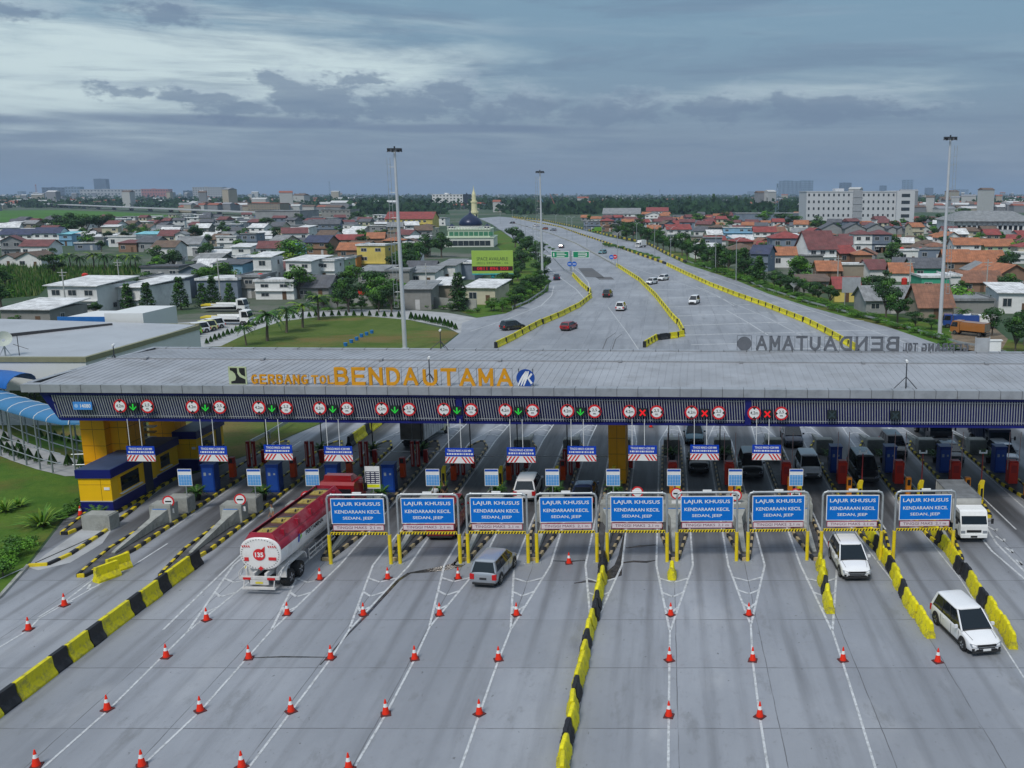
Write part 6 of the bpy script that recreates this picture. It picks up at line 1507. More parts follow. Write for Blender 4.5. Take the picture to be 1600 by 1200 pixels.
def house(x, y, w_, d_, h_, rz, wall, roof, rcol, label, cat='house', group=None, floors=None, pitch=.5, win=True, detail=True, name='house', z=0):
    """x, y: middle of the near side; the building reaches d_ behind it"""
    t = thing(name, label, cat, (x, y, z), rz, group); rr = random.Random(int(x * 13 + y * 7))
    floors = floors or max(1, round(h_ / 3.1)); wl, rf = wm_(wall), rm_(rcol); hw = w_ / 2
    m = MB(); m.box(-hw, hw, 0, d_, 0, h_, 0)
    if roof in ('gable', 'gabley'):
        rise = (w_ if roof == 'gabley' else d_) * pitch * .5
        if roof == 'gable': m.add([(-hw, 0, h_), (-hw, d_, h_), (-hw, d_ / 2, h_ + rise), (hw, 0, h_), (hw, d_, h_), (hw, d_ / 2, h_ + rise)], [(0, 1, 2), (3, 5, 4)])
        else: m.add([(-hw, 0, h_), (hw, 0, h_), (0, 0, h_ + rise), (-hw, d_, h_), (hw, d_, h_), (0, d_, h_ + rise)], [(0, 1, 2), (3, 5, 4)])
    if detail and floors > 1: m.box(-hw - .04, hw + .04, -.5, 0, h_ / floors - .1, h_ / floors + .06, 0)
    m.build('wall', wl, t)
    m = MB(); o_ = .55; th = .14
    if roof == 'flat':
        m.box(-hw - .25, hw + .25, -.35, d_ + .25, h_ + .002, h_ + .2, 0)
        if detail: 
            m.box(-hw - .25, hw + .25, -.35, -.2, h_ + .2, h_ + .5, 0); m.box(-hw - .25, -hw - .1, -.2, d_ + .25, h_ + .2, h_ + .5, 0); m.box(hw + .1, hw + .25, -.2, d_ + .25, h_ + .2, h_ + .5, 0)
    elif roof == 'shed':
        m.loft([[(-hw - o_, -o_, h_ + .0), (hw + o_, -o_, h_ + .0), (hw + o_, d_ + o_, h_ + .9), (-hw - o_, d_ + o_, h_ + .9)], [(-hw - o_, -o_, h_ + th), (hw + o_, -o_, h_ + th), (hw + o_, d_ + o_, h_ + .9 + th), (-hw - o_, d_ + o_, h_ + .9 + th)]], 0)
    elif roof == 'gable':
        rise = d_ * pitch * .5; k_ = pitch * o_; e = h_ - k_
        for a, b in ((-o_, 1), (d_ + o_, -1)):
            m.loft([[(-hw - o_, a, e + .03), (hw + o_, a, e + .03), (hw + o_, d_ / 2, h_ + rise + .03), (-hw - o_, d_ / 2, h_ + rise + .03)], [(-hw - o_, a, e + th), (hw + o_, a, e + th), (hw + o_, d_ / 2, h_ + rise + th), (-hw - o_, d_ / 2, h_ + rise + th)]], 0)
    elif roof == 'gabley':
        rise = w_ * pitch * .5; k_ = pitch * o_; e = h_ - k_
        for a in (-hw - o_, hw + o_):
            m.loft([[(a, -o_, e + .03), (a, d_ + o_, e + .03), (0, d_ + o_, h_ + rise + .03), (0, -o_, h_ + rise + .03)], [(a, -o_, e + th), (a, d_ + o_, e + th), (0, d_ + o_, h_ + rise + th), (0, -o_, h_ + rise + th)]], 0)
    elif roof == 'hip':
        s_ = min(w_, d_) / 2; rise = s_ * pitch * .85; r1 = max(0.05, w_ / 2 - s_); r2 = max(.05, d_ / 2 - s_)
        m.loft([[(-hw - o_, -o_, h_ - .1), (hw + o_, -o_, h_ - .1), (hw + o_, d_ + o_, h_ - .1), (-hw - o_, d_ + o_, h_ - .1)], [(-hw - o_, -o_, h_ + .03), (hw + o_, -o_, h_ + .03), (hw + o_, d_ + o_, h_ + .03), (-hw - o_, d_ + o_, h_ + .03)],
                [(-r1, d_ / 2 - r2, h_ + rise), (r1, d_ / 2 - r2, h_ + rise), (r1, d_ / 2 + r2, h_ + rise), (-r1, d_ / 2 + r2, h_ + rise)]], 0)
    ro = m.build('roof', rf, t)
    if not win: return t
    fh = h_ / floors
    n_ = max(1, int(w_ / 3.2))
    for f_ in range(floors):
        for i in range(n_):
            if rr.random() < .12: continue
            xx = -hw + w_ * (i + .5) / n_
            if f_ == 0 and i == n_ // 2 and detail:
                q = MB(); q.box(-.45, .45, -.06, 0, 0, 2.05, 0); dd = q.build('door', M('door_brown', (.12, .07, .04), .6) if rr.random() < .5 else FRM, t); dd.location = (xx, 0, 0); continue
            o = link('window', win_mesh(min(1.8, w_ / n_ * .55), fh * .42), t); o.location = (xx, 0, f_ * fh + fh * .33)
        for s in (-1, 1):
            if rr.random() < .45: continue
            o = link('window', win_mesh(1.2, fh * .38), t); o.location = (s * hw, d_ * rr.uniform(.3, .7), f_ * fh + fh * .36); o.rotation_euler = (0, 0, s * PI / 2)
    return t
RECT = []
FOOT = []      # footprints taken, (x, y, radius)
def hpx(x0, x1, yb, yt, d_, rz, wall, roof, rcol, label, **k):
    """a building whose near wall spans x0..x1 in the photo, foot at row yb, eaves at row yt"""
    p = G((x0 + x1) / 2, yb); s = ppm(p.x, p.y); w_ = (x1 - x0) / s; h_ = atY((x0 + x1) / 2, yt, p.y).z
    FOOT.append((p.x, p.y + d_ / 2, max(w_, d_) * .55)); RECT.append((x0, x1, yb, yt))
    return house(p.x, p.y, w_, d_, max(2.4, h_), R(rz), wall, roof, rcol, label, **k)
H_ = hpx
# --- left of the motorway, from the gantry outwards
H_(76, 158, 492, 447, 12, -6, 'white', 'shed', 'white', 'two-storey white house with green fascia and white roof by the utility pole', floors=2)
H_(2, 82, 512, 484, 10, -4, 'concrete', 'shed', 'white', 'low open shed with pale sheet roof at the left picture edge', floors=1)
H_(182, 224, 487, 449, 16, -8, 'white', 'shed', 'white', 'white box house with one wide dark opening left of the dark conical trees', floors=2)
H_(224, 290, 468, 436, 12, 4, 'blue-grey', 'flat', 'grey', 'windowless blue-grey block behind the dark conical trees', win=False)
H_(310, 372, 468, 438, 12, 3, 'blue-grey', 'flat', 'white', 'wide blue-grey block with white roof edge above the tow lorries', win=False)
H_(373, 408, 466, 433, 10, 2, 'concrete', 'flat', 'grey', 'grey block-work building with two small windows left of the two-storey villa', floors=2)
H_(400, 460, 468, 440, 9, 0, 'white', 'flat', 'white', 'white two-storey villa with glazed balcony and red water tank', floors=2)
H_(398, 426, 442, 402, 8, 0, 'white', 'shed', 'white', 'small white house with sheet roof behind the balcony villa')
H_(222, 280, 436, 418, 10, 2, 'grey', 'flat', 'dark grey', 'low grey house with flat dark roofs right of the reed bed')
H_(282, 316, 446, 424, 10, 12, 'blue-grey', 'gabley', 'grey', 'blue-grey gabled house right of the low flat-roofed one')
H_(334, 380, 434, 413, 9, 0, 'light blue', 'shed', 'dark grey', 'blue walled house with dark openings under a grey lean-to roof')
H_(372, 408, 430, 402, 9, 0, 'light blue', 'flat', 'white', 'light blue house with white roof and red water tank')
H_(0, 28, 418, 404, 9, 0, 'white', 'gabley', 'brown', 'leftmost of two white brown-gabled houses by the reeds')
H_(26, 66, 419, 404, 9, 0, 'white', 'gabley', 'brown', 'rightmost of two white brown-gabled houses by the reeds')
H_(0, 54, 384, 366, 9, 0, 'white', 'gable', 'navy', 'long white house with dark navy roof at the left picture edge')
H_(54, 94, 384, 364, 9, 4, 'white', 'gable', 'navy', 'white house with dark navy roof second from the left edge')
H_(94, 113, 384, 366, 8, 4, 'light blue', 'shed', 'cyan', 'pale blue house with bright cyan roof at left')
H_(6, 34, 402, 376, 10, 25, 'grey', 'gabley', 'maroon', 'grey gable-ended house before the navy roofs')
H_(34, 78, 404, 384, 8, 0, 'white', 'gable', 'maroon', 'white house with maroon roof before the navy roofs')
H_(170, 214, 386, 370, 8, 0, 'white', 'flat', 'white', 'long white flat-roofed house left of the cyan roof')
H_(214, 248, 384, 366, 8, 0, 'white', 'shed', 'cyan', 'white house with cyan strip roof left of the maroon one')
H_(186, 214, 394, 380, 8, 0, 'brick', 'shed', 'maroon', 'low house with dark red lean-to roof above the palms')
H_(215, 246, 394, 378, 8, -10, 'grey', 'gable', 'dark grey', 'grey house with dark roof right of the low dark red roof')
H_(250, 276, 388, 368, 9, 6, 'cream', 'gable', 'maroon', 'cream two-storey house with maroon roof and red tank at left')
H_(276, 290, 388, 366, 9, 14, 'white', 'gabley', 'grey', 'narrow white gabled house beside the cream maroon-roofed one')
H_(278, 312, 400, 381, 10, 6, 'white', 'gable', 'grey', 'white house with wide grey roof in the middle of the left village')
H_(340, 370, 388, 370, 8, 4, 'white', 'flat', 'white', 'white flat-roofed two-storey house left of a blue-grey one', floors=2)
H_(378, 402, 388, 366, 9, 0, 'blue-grey', 'flat', 'grey', 'blue-grey two-storey house with red tank left of the light green tree', floors=2)
H_(446, 490, 440, 408, 10, -12, 'white', 'shed', 'white', 'long white house side with small windows left of the pillared porch')
H_(490, 524, 438, 408, 9, 0, 'white', 'flat', 'white', 'white pillared house with tall windows left of the yellow house')
H_(519, 541, 434, 406, 9, 0, 'pale green', 'flat', 'white', 'narrow pale green house between pillared house and yellow house')
H_(559, 604, 425, 384, 11, -4, 'yellow', 'flat', 'cream' if 'cream' in ROOFS else 'white', 'bright yellow three-storey house with white band', floors=3)
H_(542, 558, 427, 402, 8, 0, 'orange', 'flat', 'grey', 'orange balcony wing attached left of the yellow house', floors=2)
H_(528, 565, 404, 390, 9, 0, 'brick', 'gable', 'orange tile', 'brick house with orange tile roof just behind the yellow house')
H_(476, 514, 398, 378, 9, -8, 'brick', 'gable', 'navy', 'brown gabled house with dark blue roof behind the light green tree')
H_(524, 564, 384, 374, 8, 0, 'tan', 'gable', 'red', 'low house with bright red sheet roof left of the tall mast')
H_(575, 600, 388, 372, 9, 10, 'brick', 'gable', 'orange tile', 'left one of two orange roofed houses beside the tall mast')
H_(598, 622, 390, 376, 9, -10, 'brick', 'hip', 'orange tile', 'right one of two orange roofed houses beside the tall mast')
H_(482, 530, 366, 350, 10, 5, 'blue-grey', 'gable', 'dark grey', 'dark slate-roofed house behind the striped roofs')
H_(443, 480, 376, 364, 10, 20, 'white', 'gable', 'maroon', 'white house with faded red-striped roof in the left village')
H_(603, 676, 358, 342, 22, 2, 'yellow', 'gable', 'red', 'pale yellow hall with large bright red roof right of the tall mast', cat='hall', pitch=.4)
H_(560, 604, 446, 424, 9, -3, 'concrete', 'shed', 'grey', 'shabby open-fronted house below the yellow house')
H_(604, 640, 450, 424, 10, 6, 'concrete', 'flat', 'grey', 'grey walled yard house left behind the tall mast')
H_(640, 680, 446, 426, 10, 0, 'white', 'shed', 'grey', 'row house with rusty pale sheet roof right behind the tall mast')
H_(632, 674, 484, 452, 9, 2, 'concrete', 'shed', 'grey', 'patched grey house with small windows right of the tall mast')
H_(674, 708, 476, 446, 9, -2, 'tan', 'shed', 'white', 'tan brick house with open red-goods shop front')
H_(686, 712, 440, 415, 12, -4, 'white', 'shed', 'grey', 'white house side with row of small openings left of the dark garage')
H_(712, 742, 437, 412, 12, 0, 'dark' if 'dark' in WALLS else 'blue-grey', 'flat', 'white', 'flat white-roofed building with dark open front left of the billboard')
H_(727, 775, 476, 450, 10, -8, 'cream', 'shed', 'white', 'cream house with white sheet roof beneath the billboard')
H_(400, 470, 352, 330, 40, 0, 'grey', 'flat', 'grey', 'long grey warehouse with coloured band at its front', cat='warehouse', win=False)
H_(440, 530, 345, 334, 20, 0, 'tan', 'flat', 'white', 'low pale hall before the grey warehouse', cat='hall')
H_(503, 548, 347, 328, 25, 0, 'concrete', 'flat', 'grey', 'grey two-storey shell with rows of dark windows right of the warehouse', floors=3, cat='building')
H_(388, 438, 333, 318, 30, 0, 'tan', 'flat', 'brown', 'unfinished frame building with bare columns behind the warehouse', cat='building')
# coloured cladding band on the warehouse
p = G(452, 349); t = thing('cladding_wall', 'blue, red and white patchwork cladding wall before the warehouse', 'wall', (p.x - 5, p.y - 2, 0)); m = MB()
rr = random.Random(5)
for i in range(12):
    for j in range(3): m.box(-30 + i * 4.2, -25.85 + i * 4.2, 0, .5, 2.6 + j * 1.1, 3.68 + j * 1.1, rr.choice((0, 1, 2, 2, 3, 3)))
m.box(-30, 20, .01, .6, 0, 2.6, 3); m.build('cladding', [M('clad_blue', (.04, .14, .36), .6), M('clad_red', (.30, .07, .06), .6), WPAINT, wm_('grey')], t)
# --- right of the motorway
H_(1206, 1256, 405, 372, 11, 4, 'blue-grey', 'hip', 'red', 'tall grey-blue house with red hipped roof at the left of the right village', floors=2)
H_(1206, 1244, 418, 398, 9, 0, 'white', 'gable', 'orange tile', 'white house with green window and orange roof near the guardrail')
H_(1248, 1286, 416, 400, 8, 6, 'concrete', 'flat', 'grey', 'rough grey yard house right of the green-window house', win=False)
H_(1262, 1308, 415, 388, 12, 14, 'white', 'gable', 'maroon', 'white house under a big steep maroon roof', pitch=.9)
H_(1290, 1330, 402, 382, 11, -8, 'brick', 'gable', 'maroon', 'brown house with maroon roof right of the steep maroon roof')
H_(1334, 1362, 395, 366, 11, 0, 'white', 'hip', 'maroon', 'white half of the large two-storey house with red hipped roof', floors=2)
H_(1362, 1392, 395, 366, 11, 0, 'blue-grey', 'hip', 'maroon', 'blue-grey half of the large two-storey house with red hipped roof', floors=2)
H_(1310, 1340, 412, 395, 9, 24, 'brick', 'gable', 'red', 'house with bright red gable roof between orange and maroon ones')
H_(1336, 1362, 415, 398, 9, 0, 'brick', 'hip', 'orange tile', 'small orange hipped house below the large red-roofed house')
H_(1368, 1388, 395, 386, 8, 0, 'white', 'flat', 'white', 'little white porch house below the large red-roofed house')
H_(1404, 1434, 410, 392, 9, 0, 'white', 'flat', 'white', 'white flat house with red water tank above the teal house')
H_(1434, 1475, 406, 390, 9, 0, 'blue-grey', 'flat', 'grey', 'long blue-grey wall house left behind the right mast')
H_(1490, 1532, 402, 382, 9, 0, 'white', 'gable', 'orange tile', 'left white balcony house with orange tile roof beyond the right mast', floors=2)
H_(1538, 1586, 402, 384, 9, 4, 'pale green', 'gable', 'orange tile', 'right balcony house with orange tile roof beyond the right mast', floors=2)
H_(1476, 1515, 426, 408, 9, -4, 'brick', 'gable', 'orange tile', 'left half of the broad orange tiled roof right of the mast', pitch=.7)
H_(1515, 1572, 424, 409, 9, 4, 'brick', 'gable', 'orange tile', 'right half of the broad orange tiled roof right of the mast', pitch=.7)
H_(1425, 1474, 438, 418, 9, 0, 'green', 'gable', 'dark grey', 'teal green house with grey roof left of the right mast')
H_(1439, 1482, 460, 434, 10, 0, 'green', 'flat', 'white', 'green and white house with white roof crossed by the right mast', floors=1)
H_(1482, 1500, 459, 432, 10, 0, 'white', 'flat', 'white', 'plain white side building right of the green house', win=False)
H_(1316, 1357, 434, 414, 8, 0, 'tan', 'flat', 'white', 'plain tan block with white flat roof left of a brown roof', win=False)
H_(1278, 1314, 436, 424, 9, 0, 'brick', 'gable', 'orange tile', 'house with sagging orange tile roof left of the tan block')
H_(1358, 1388, 436, 420, 9, 10, 'white', 'gable', 'maroon', 'white house with brown-maroon roof right of the tan block')
H_(1392, 1424, 440, 426, 9, -6, 'white', 'gable', 'orange tile', 'small house with orange roof and red tanks left of the teal house')
H_(1304, 1342, 472, 450, 8, -4, 'yellow', 'gable', 'red', 'yellow-gabled house with rose red roof behind the white panel sign')
H_(1250, 1300, 458, 440, 9, 4, 'concrete', 'shed', 'brown', 'shabby low grey house left of the rose red roof')
H_(1352, 1440, 490, 468, 9, 4, 'grey', 'gable', 'grey', 'long low grey-roofed house behind the big roadside tree')
H_(1436, 1488, 500, 478, 9, 2, 'tan', 'gable', 'rust-tile', 'house with weathered red-brown tile roof below the right mast', pitch=.8)
H_(1490, 1552, 492, 470, 12, 0, 'concrete', 'flat', 'grey', 'flat grey yard building right of the red-brown tile roof', win=False)
H_(1560, 1612, 490, 458, 12, -6, 'white', 'shed', 'white', 'white building with white sheet roof at the right picture edge')
H_(1502, 1566, 456, 444, 9, 0, 'brick', 'gable', 'rust-tile', 'long rust-brown tiled roof house between yard and orange roofs')
H_(1556, 1612, 452, 428, 12, 16, 'brick', 'gabley', 'orange tile', 'dark brick gable house with orange roof at the right edge')
H_(1515, 1560, 436, 424, 8, 0, 'concrete', 'gabley', 'grey', 'grey corrugated gable house left of the dark brick gable')
H_(1582, 1615, 412, 396, 9, 0, 'white', 'flat', 'pale' if 'pale' in ROOFS else 'white', 'white house with pale green roof at the right edge', floors=2)
H_(1172, 1200, 424, 396, 9, -20, 'blue-grey', 'gable', 'navy', 'blue-grey house with dark roof at the left end of the right village')
H_(1136, 1180, 408, 390, 10, 0, 'tan', 'hip', 'brown', 'round-hipped brown roof house beside the guardrail trees')
H_(1084, 1126, 404, 386, 10, 8, 'white', 'shed', 'white', 'white house with white sheet roof beside the ramp trees')
H_(1070, 1098, 388, 370, 9, 0, 'tan', 'flat', 'grey', 'tan house with red water tanks beside the ramp')
H_(1098, 1128, 388, 372, 9, 0, 'blue-grey', 'flat', 'grey', 'blue-grey flat house right of the tanked house')
H_(1042, 1080, 374, 358, 9, 12, 'white', 'gable', 'red', 'white gabled house with red roof near the ramp end')
H_(1130, 1176, 372, 356, 9, 0, 'light blue', 'flat', 'white', 'white and light blue two-storey house in the upper right village', floors=2)
H_(1178, 1212, 378, 362, 9, 0, 'white', 'gable', 'red', 'white house with red roof corner left of the grey-blue tall house')
H_(957, 990, 368, 350, 10, 0, 'grey', 'flat', 'grey', 'grey house with red-roofed annexe beside the far ramp')
H_(912, 938, 360, 346, 10, 0, 'blue-grey', 'flat', 'grey', 'blue-grey block house above the green lorry')
H_(938, 958, 362, 345, 9, 0, 'brick', 'hip', 'red', 'small red-roofed house right of the green lorry')
H_(972, 992, 366, 356, 9, 0, 'pink', 'hip', 'maroon', 'tiny maroon-roofed house near the far ramp')
H_(942, 1000, 346, 334, 30, 0, 'white', 'gable', 'grey', 'white industrial hall with grey roof, left half', cat='hall', pitch=.3)
H_(1008, 1035, 346, 336, 30, 0, 'white', 'gabley', 'grey', 'white industrial hall with rounded gable and red roof behind', cat='hall', pitch=.3)
H_(1010, 1044, 338, 330, 25, 0, 'white', 'gable', 'red', 'hall with red roof behind the white industrial hall', cat='hall', pitch=.3)
H_(1072, 1190, 330, 325, 40, 0, 'white', 'flat', 'white', 'long low white roofed factory before the pointed trees', cat='factory', win=False)
H_(1150, 1260, 350, 334, 40, 0, 'blue-grey', 'flat', 'grey', 'long grey-blue wall hall left of the white apartment block', cat='hall', win=False)
H_(958, 1062, 324, 316, 60, 0, 'cream', 'flat', 'grey', 'long pale factory with blue roof part in the wood', cat='factory')
for i, (a, b) in enumerate(((1284, 1318), (1320, 1352), (1354, 1384), (1388, 1400), (1402, 1414), (1416, 1428))):
    H_(a, b, 366 + i % 2, 357, 16, 0, 'grey', 'gabley', 'dark grey', f'grey gabled shed, {nth(i + 1)} from the left of the row before the apartment block', cat='shed', group='row of grey gabled sheds', win=False)
# the long white apartment block
def block(px0, px1, yb, yt, d_, label, rows, cols, wall='white', cat='building', dark=False, rz=0, name='apartment_block', wmat=None, wpx=.5):
    p = G((px0 + px1) / 2, yb); s = ppm(p.x, p.y); w_ = (px1 - px0) / s; h_ = atY(px0, yt, p.y).z
    t = thing(name, label, cat, (p.x, p.y, 0), R(rz)); hw = w_ / 2; wl = wmat or wm_(wall)
    FOOT.append((p.x, p.y + d_ / 2, w_ * .6))
    m = MB(); m.box(-hw, hw, 0, d_, 0, h_, 0); m.build('wall', wl, t)
    m = MB(); m.box(-hw - .3, hw + .3, -.3, d_ + .3, h_ + .003, h_ + .6, 0); m.box(-hw * .3, -hw * .1, d_ * .3, d_ * .6, h_ + .6, h_ + 2.6, 0); m.build('roof', wl, t)
    if cols:
        fh = h_ / rows; cw = w_ / cols; q = MB(); q.box(-cw * wpx / 2, cw * wpx / 2, -.12, 0, 0, fh * .38, 0); me = q.data('window', WINM); cnt_ = 0
        for r_ in range(rows):
            for c_ in range(cols):
                if cnt_ >= 100: break
                o = link('window', me, t); o.location = (-hw + cw * (c_ + .5), 0, r_ * fh + fh * .38); cnt_ += 1
    return t, w_, h_
APW = M('apartment_white', (.50, .52, .55), .7, var=.06, scale=.05)
t, w_, h_ = block(1259, 1398, 353, 300, 40, 'long white five-storey block with rows of small paired windows', 5, 18, wmat=APW, wpx=.34)
m = MB(); m.box(w_ * .02, w_ * .12, -.5, 0, 0, h_ + 1.5, 0)
for k in range(5): m.box(w_ * .02 - .2, w_ * .12 + .2, -.75, -.5, k * h_ / 5 + 1, k * h_ / 5 + 1.6, 0)
m.build('stair_tower', M('apartment_grey', (.3, .32, .35), .7), t)
m = MB(); m.box(w_ / 2, w_ / 2 + 13, -3, 37, 0, h_ + 1, 0)
for k in range(5): m.box(w_ / 2 + 3.4, w_ / 2 + 9.5, -3.06, -3, k * h_ / 5 + 1.2, k * h_ / 5 + 3.6, 1)
m.build('end_wing', [APW, WINM], t)
# hangar at the right edge
p = G(1492, 374); t = thing('open_hangar', 'large open-fronted hangar with white columns and grey roof at the right edge', 'hangar', (p.x, p.y, 0), R(-4)); s = ppm(p.x, p.y); w_ = 118 / s
h_ = atY(1492, 346, p.y).z; FOOT.append((p.x + w_ / 2, p.y + 20, w_ * .6))
m = MB()
for k in range(16): m.box(k * w_ / 15, k * w_ / 15 + .8, 0, .8, 0, h_, 0)
m.box(0, w_, 0, .5, h_ * .78, h_, 0); m.box(w_ * .45, w_, .1, .5, h_ * .4, h_ * .5, 0); m.build('columns', WPAINT, t)
m = MB(); m.box(.5, w_, 6, 45, 0, h_, 0); m.box(-.5, 0, 1, 45, 0, h_, 1); m.build('wall', [wm_('blue-grey'), wm_('white')], t)
m = MB(); m.loft([[(-2, -2, h_ + .1), (w_ + 2, -2, h_ + .1), (w_ + 2, 46, h_ + .1), (-2, 46, h_ + .1)], [(8, 18, h_ + 5), (w_ - 6, 18, h_ + 5), (w_ - 6, 26, h_ + 5), (8, 26, h_ + 5)]], 0); m.build('roof', rm_('grey'), t)
# hotel-like white building and its dark neighbour on the horizon, left towers
block(676, 724, 326, 304, 40, 'white many-windowed hotel block on the horizon left of the minaret', 5, 9, 'white', wpx=.45)
block(725, 732, 326, 304, 25, 'narrow dark slab right beside the white hotel block', 1, 0, wmat=M('slab_dark', (.03, .04, .06), .4))
SK = M('skyline_grey', (.17, .24, .33), .7, var=.1, scale=.02); SKD = M('skyline_dark', (.07, .10, .15), .6, var=.1, scale=.02); SKR = M('skyline_red', (.36, .12, .09), .7, var=.1, scale=.02); SKC = M('skyline_pale', (.36, .37, .38), .7, var=.1, scale=.02)
for x0, x1, yb, yt, mt_, lab, r_, c_ in ((149, 168, 308.5, 279.5, SKD, 'dark glass tower, tallest on the left horizon', 8, 0), (67, 103, 310, 293, SKD, 'dark blue-grey block at the far left horizon', 4, 6), (103, 126, 310, 292, SK, 'grey block right of the dark one on the left horizon', 4, 5),
        (126, 222, 310.5, 296, SKC, 'very long low pale block on the left horizon', 3, 18), (222, 264, 311, 295.5, SKR, 'reddish long building on the left horizon', 3, 10), (302, 349, 312, 292.5, SKC, 'grey lattice-fronted block on the left horizon', 6, 12),
        (287, 300, 311, 298, SKD, 'small dark block left of the lattice-fronted block', 3, 3), (28, 36, 308, 299, SK, 'small tower at the far left edge', 3, 2), (46, 52, 308, 300, SK, 'tiny grey tower near the far left edge', 3, 2),
        (1312, 1330, 308, 285.5, SKD, 'single dark blue tower right of the twin slabs', 8, 4), (1375, 1385, 307, 290, SKD, 'short tower rising behind the white apartment block', 6, 2), (1410, 1426, 307, 281, SK, 'tall pale tower behind the right end of the apartment block', 8, 3),
        (1446, 1458, 307, 293.5, SKD, 'small dark tower left of the right mast', 5, 3), (1490, 1500, 306.5, 295.5, SK, 'left of two faint towers right of the mast', 6, 2), (1502, 1513, 306.5, 296, SK, 'right of two faint towers right of the mast', 6, 2), (1545, 1566, 322, 308, M('skyline_blue', (.05, .22, .45), .6), 'blue and white block near the right edge', 4, 4)):
    block(x0, x1, yb, yt, 40, lab, r_, c_, name='distant_building', wmat=mt_)
for k in range(8):
    block(1218 + k * 6.6, 1224 + k * 6.6, 308, 282 + (k in (0, 3, 4)) * .8, 60, f'pale blue-grey residential slab, {nth(k + 1)} from the left of the right-hand cluster', 8, 2, name='distant_tower', wmat=SK)
block(1168, 1178, 307, 299, 30, 'faint low block left of the slab cluster', 3, 0, name='distant_building', wmat=SK)
# elevated road far left
p0, p1 = G(-60, 318), G(412, 338); t = thing('elevated_road', 'pale elevated road crossing the far fields at left', 'viaduct'); d = p1 - p0; u = d.normalized(); nr = Vector((-u.y, u.x, 0))
m = MB(); zb_ = 7; m.loft([[p0 - nr * 8 + Vector((0, 0, zb_)), p0 + nr * 8 + Vector((0, 0, zb_)), p0 + nr * 8 + Vector((0, 0, zb_ + 1.1)), p0 - nr * 8 + Vector((0, 0, zb_ + 1.1))], [p1 - nr * 8 + Vector((0, 0, 3)), p1 + nr * 8 + Vector((0, 0, 3)), p1 + nr * 8 + Vector((0, 0, 4.2)), p1 - nr * 8 + Vector((0, 0, 4.2))]], 0); m.build('deck', SKC, t)
for k in range(22):
    q = p0 + d * (k + .5) / 22; m = MB(); m.box(q.x - 1, q.x + 1, q.y - 4, q.y + 4, 0, 7 - 4 * (k + .5) / 22 + .2, 0); m.build('pier', SKC, t)
# ---- mosque
p = G(733, 386); s = ppm(p.x, p.y); ms = thing('mosque', 'white and pale green mosque with navy onion dome beside the road', 'mosque', (p.x, p.y, 0), R(6)); FOOT.append((p.x, p.y + 15, 26))
MG = M('mosque_green', (.48, .56, .44), .6, var=.06); MW = M('mosque_white', (.62, .64, .60), .6, var=.05); DN = M('dome_navy', (.012, .022, .06), .3, .2, var=.15)
m = MB(); hw = 38 / s; h1 = 14 / s; h2_ = 26 / s
m.box(-hw, hw, 0, 26, 0, h1, 0); m.box(-hw * .86, hw * .86, 2, 24, h1, h2_, 1)
m.box(-hw - .3, hw + .3, -.3, 26.3, h1 - .1, h1 + .3, 1); m.box(-hw * .88, hw * .88, 1.7, 24.3, h2_ - .1, h2_ + .5, 1); m.build('wall', [MW, MG], ms)
m = MB()
for k in range(15): m.box(-hw * .86 + k * hw * .1215, -hw * .86 + k * hw * .1215 + .4, 1.5, 1.9, h2_ + .5, h2_ + 1.7, 0)
m.box(-hw * .88, hw * .88, 1.5, 1.9, h2_ + 1.5, h2_ + 1.75, 0); m.build('balustrade', MW, ms)
for k in range(9):
    m = MB(); x_ = -hw * .8 + k * hw * .2; m.box(x_, x_ + 1.8, 1.9, 1.995, h1 + .9, h2_ - .8, 0); m.build('window', M('mosque_window', (.06, .2, .12), .3), ms)
for k in range(8):
    m = MB(); x_ = -hw * .88 + k * hw * .22; m.box(x_, x_ + 2.2, -.1, -.01, .6, h1 - 1.2, 0); m.build('arch_window', WINM, ms)
def dome(cx, cy, z, r, nm='dome'):
    m = MB(); pr = [(1.0, 0), (1.08, .12), (1.1, .28), (1.02, .5), (.82, .75), (.52, .98), (.22, 1.14), (.08, 1.3), (.04, 1.6)]
    m.loft([[(cx + r * k * math.cos(2 * PI * i / 20), cy + r * k * math.sin(2 * PI * i / 20), z + r * q) for i in range(20)] for k, q in pr], 0); m.cyl((cx, cy, z - 1), (cx, cy, z), r * 1.05, None, 20, 1); m.build(nm, [DN, MW], ms, True)
dome(0, 11, h2_ + 1.2, 17 / s); dome(-hw * .72, 6, h2_ + .8, 5 / s); dome(hw * .72, 6, h2_ + .8, 5 / s)
p = G(742, 386); s = ppm(p.x, p.y + 18); t = thing('minaret', 'tall pale yellow tiered minaret beside the navy-domed mosque', 'minaret', (atY(742, 350, p.y + 30).x, p.y + 30, 0)); s = ppm(0, p.y + 30)
MY = M('minaret_cream', (.60, .57, .36), .6, var=.08); top = atY(743, 290, p.y + 30).z; r0 = 6.2 / s
m = MB(); n_ = 12; tiers = [(0, 1.0), (.30, 1.0), (.31, 1.25), (.34, 1.25), (.345, .9), (.52, .86), (.53, 1.1), (.56, 1.1), (.565, .75), (.70, .7), (.71, .85), (.735, .85), (.74, .55), (.84, .5), (.85, .5), (.9, .25), (.95, .08), (1.0, .03)]
m.loft([[(r0 * k * math.cos(2 * PI * i / n_), r0 * k * math.sin(2 * PI * i / n_), top * z) for i in range(n_)] for z, k in tiers], 0); m.build('tower', MY, t)
m = MB()
for z in (.15, .42, .62):
    for i in range(6): a = 2 * PI * i / 6; k = {.15: 1, .42: .83, .62: .63}[z]; m.box(r0 * k * .97, r0 * k * 1.03, -.35, .35, top * z, top * z + 2.4, 0, Matrix.Rotation(a + .26, 4, 'Z'))
m.build('openings', WINM, t)
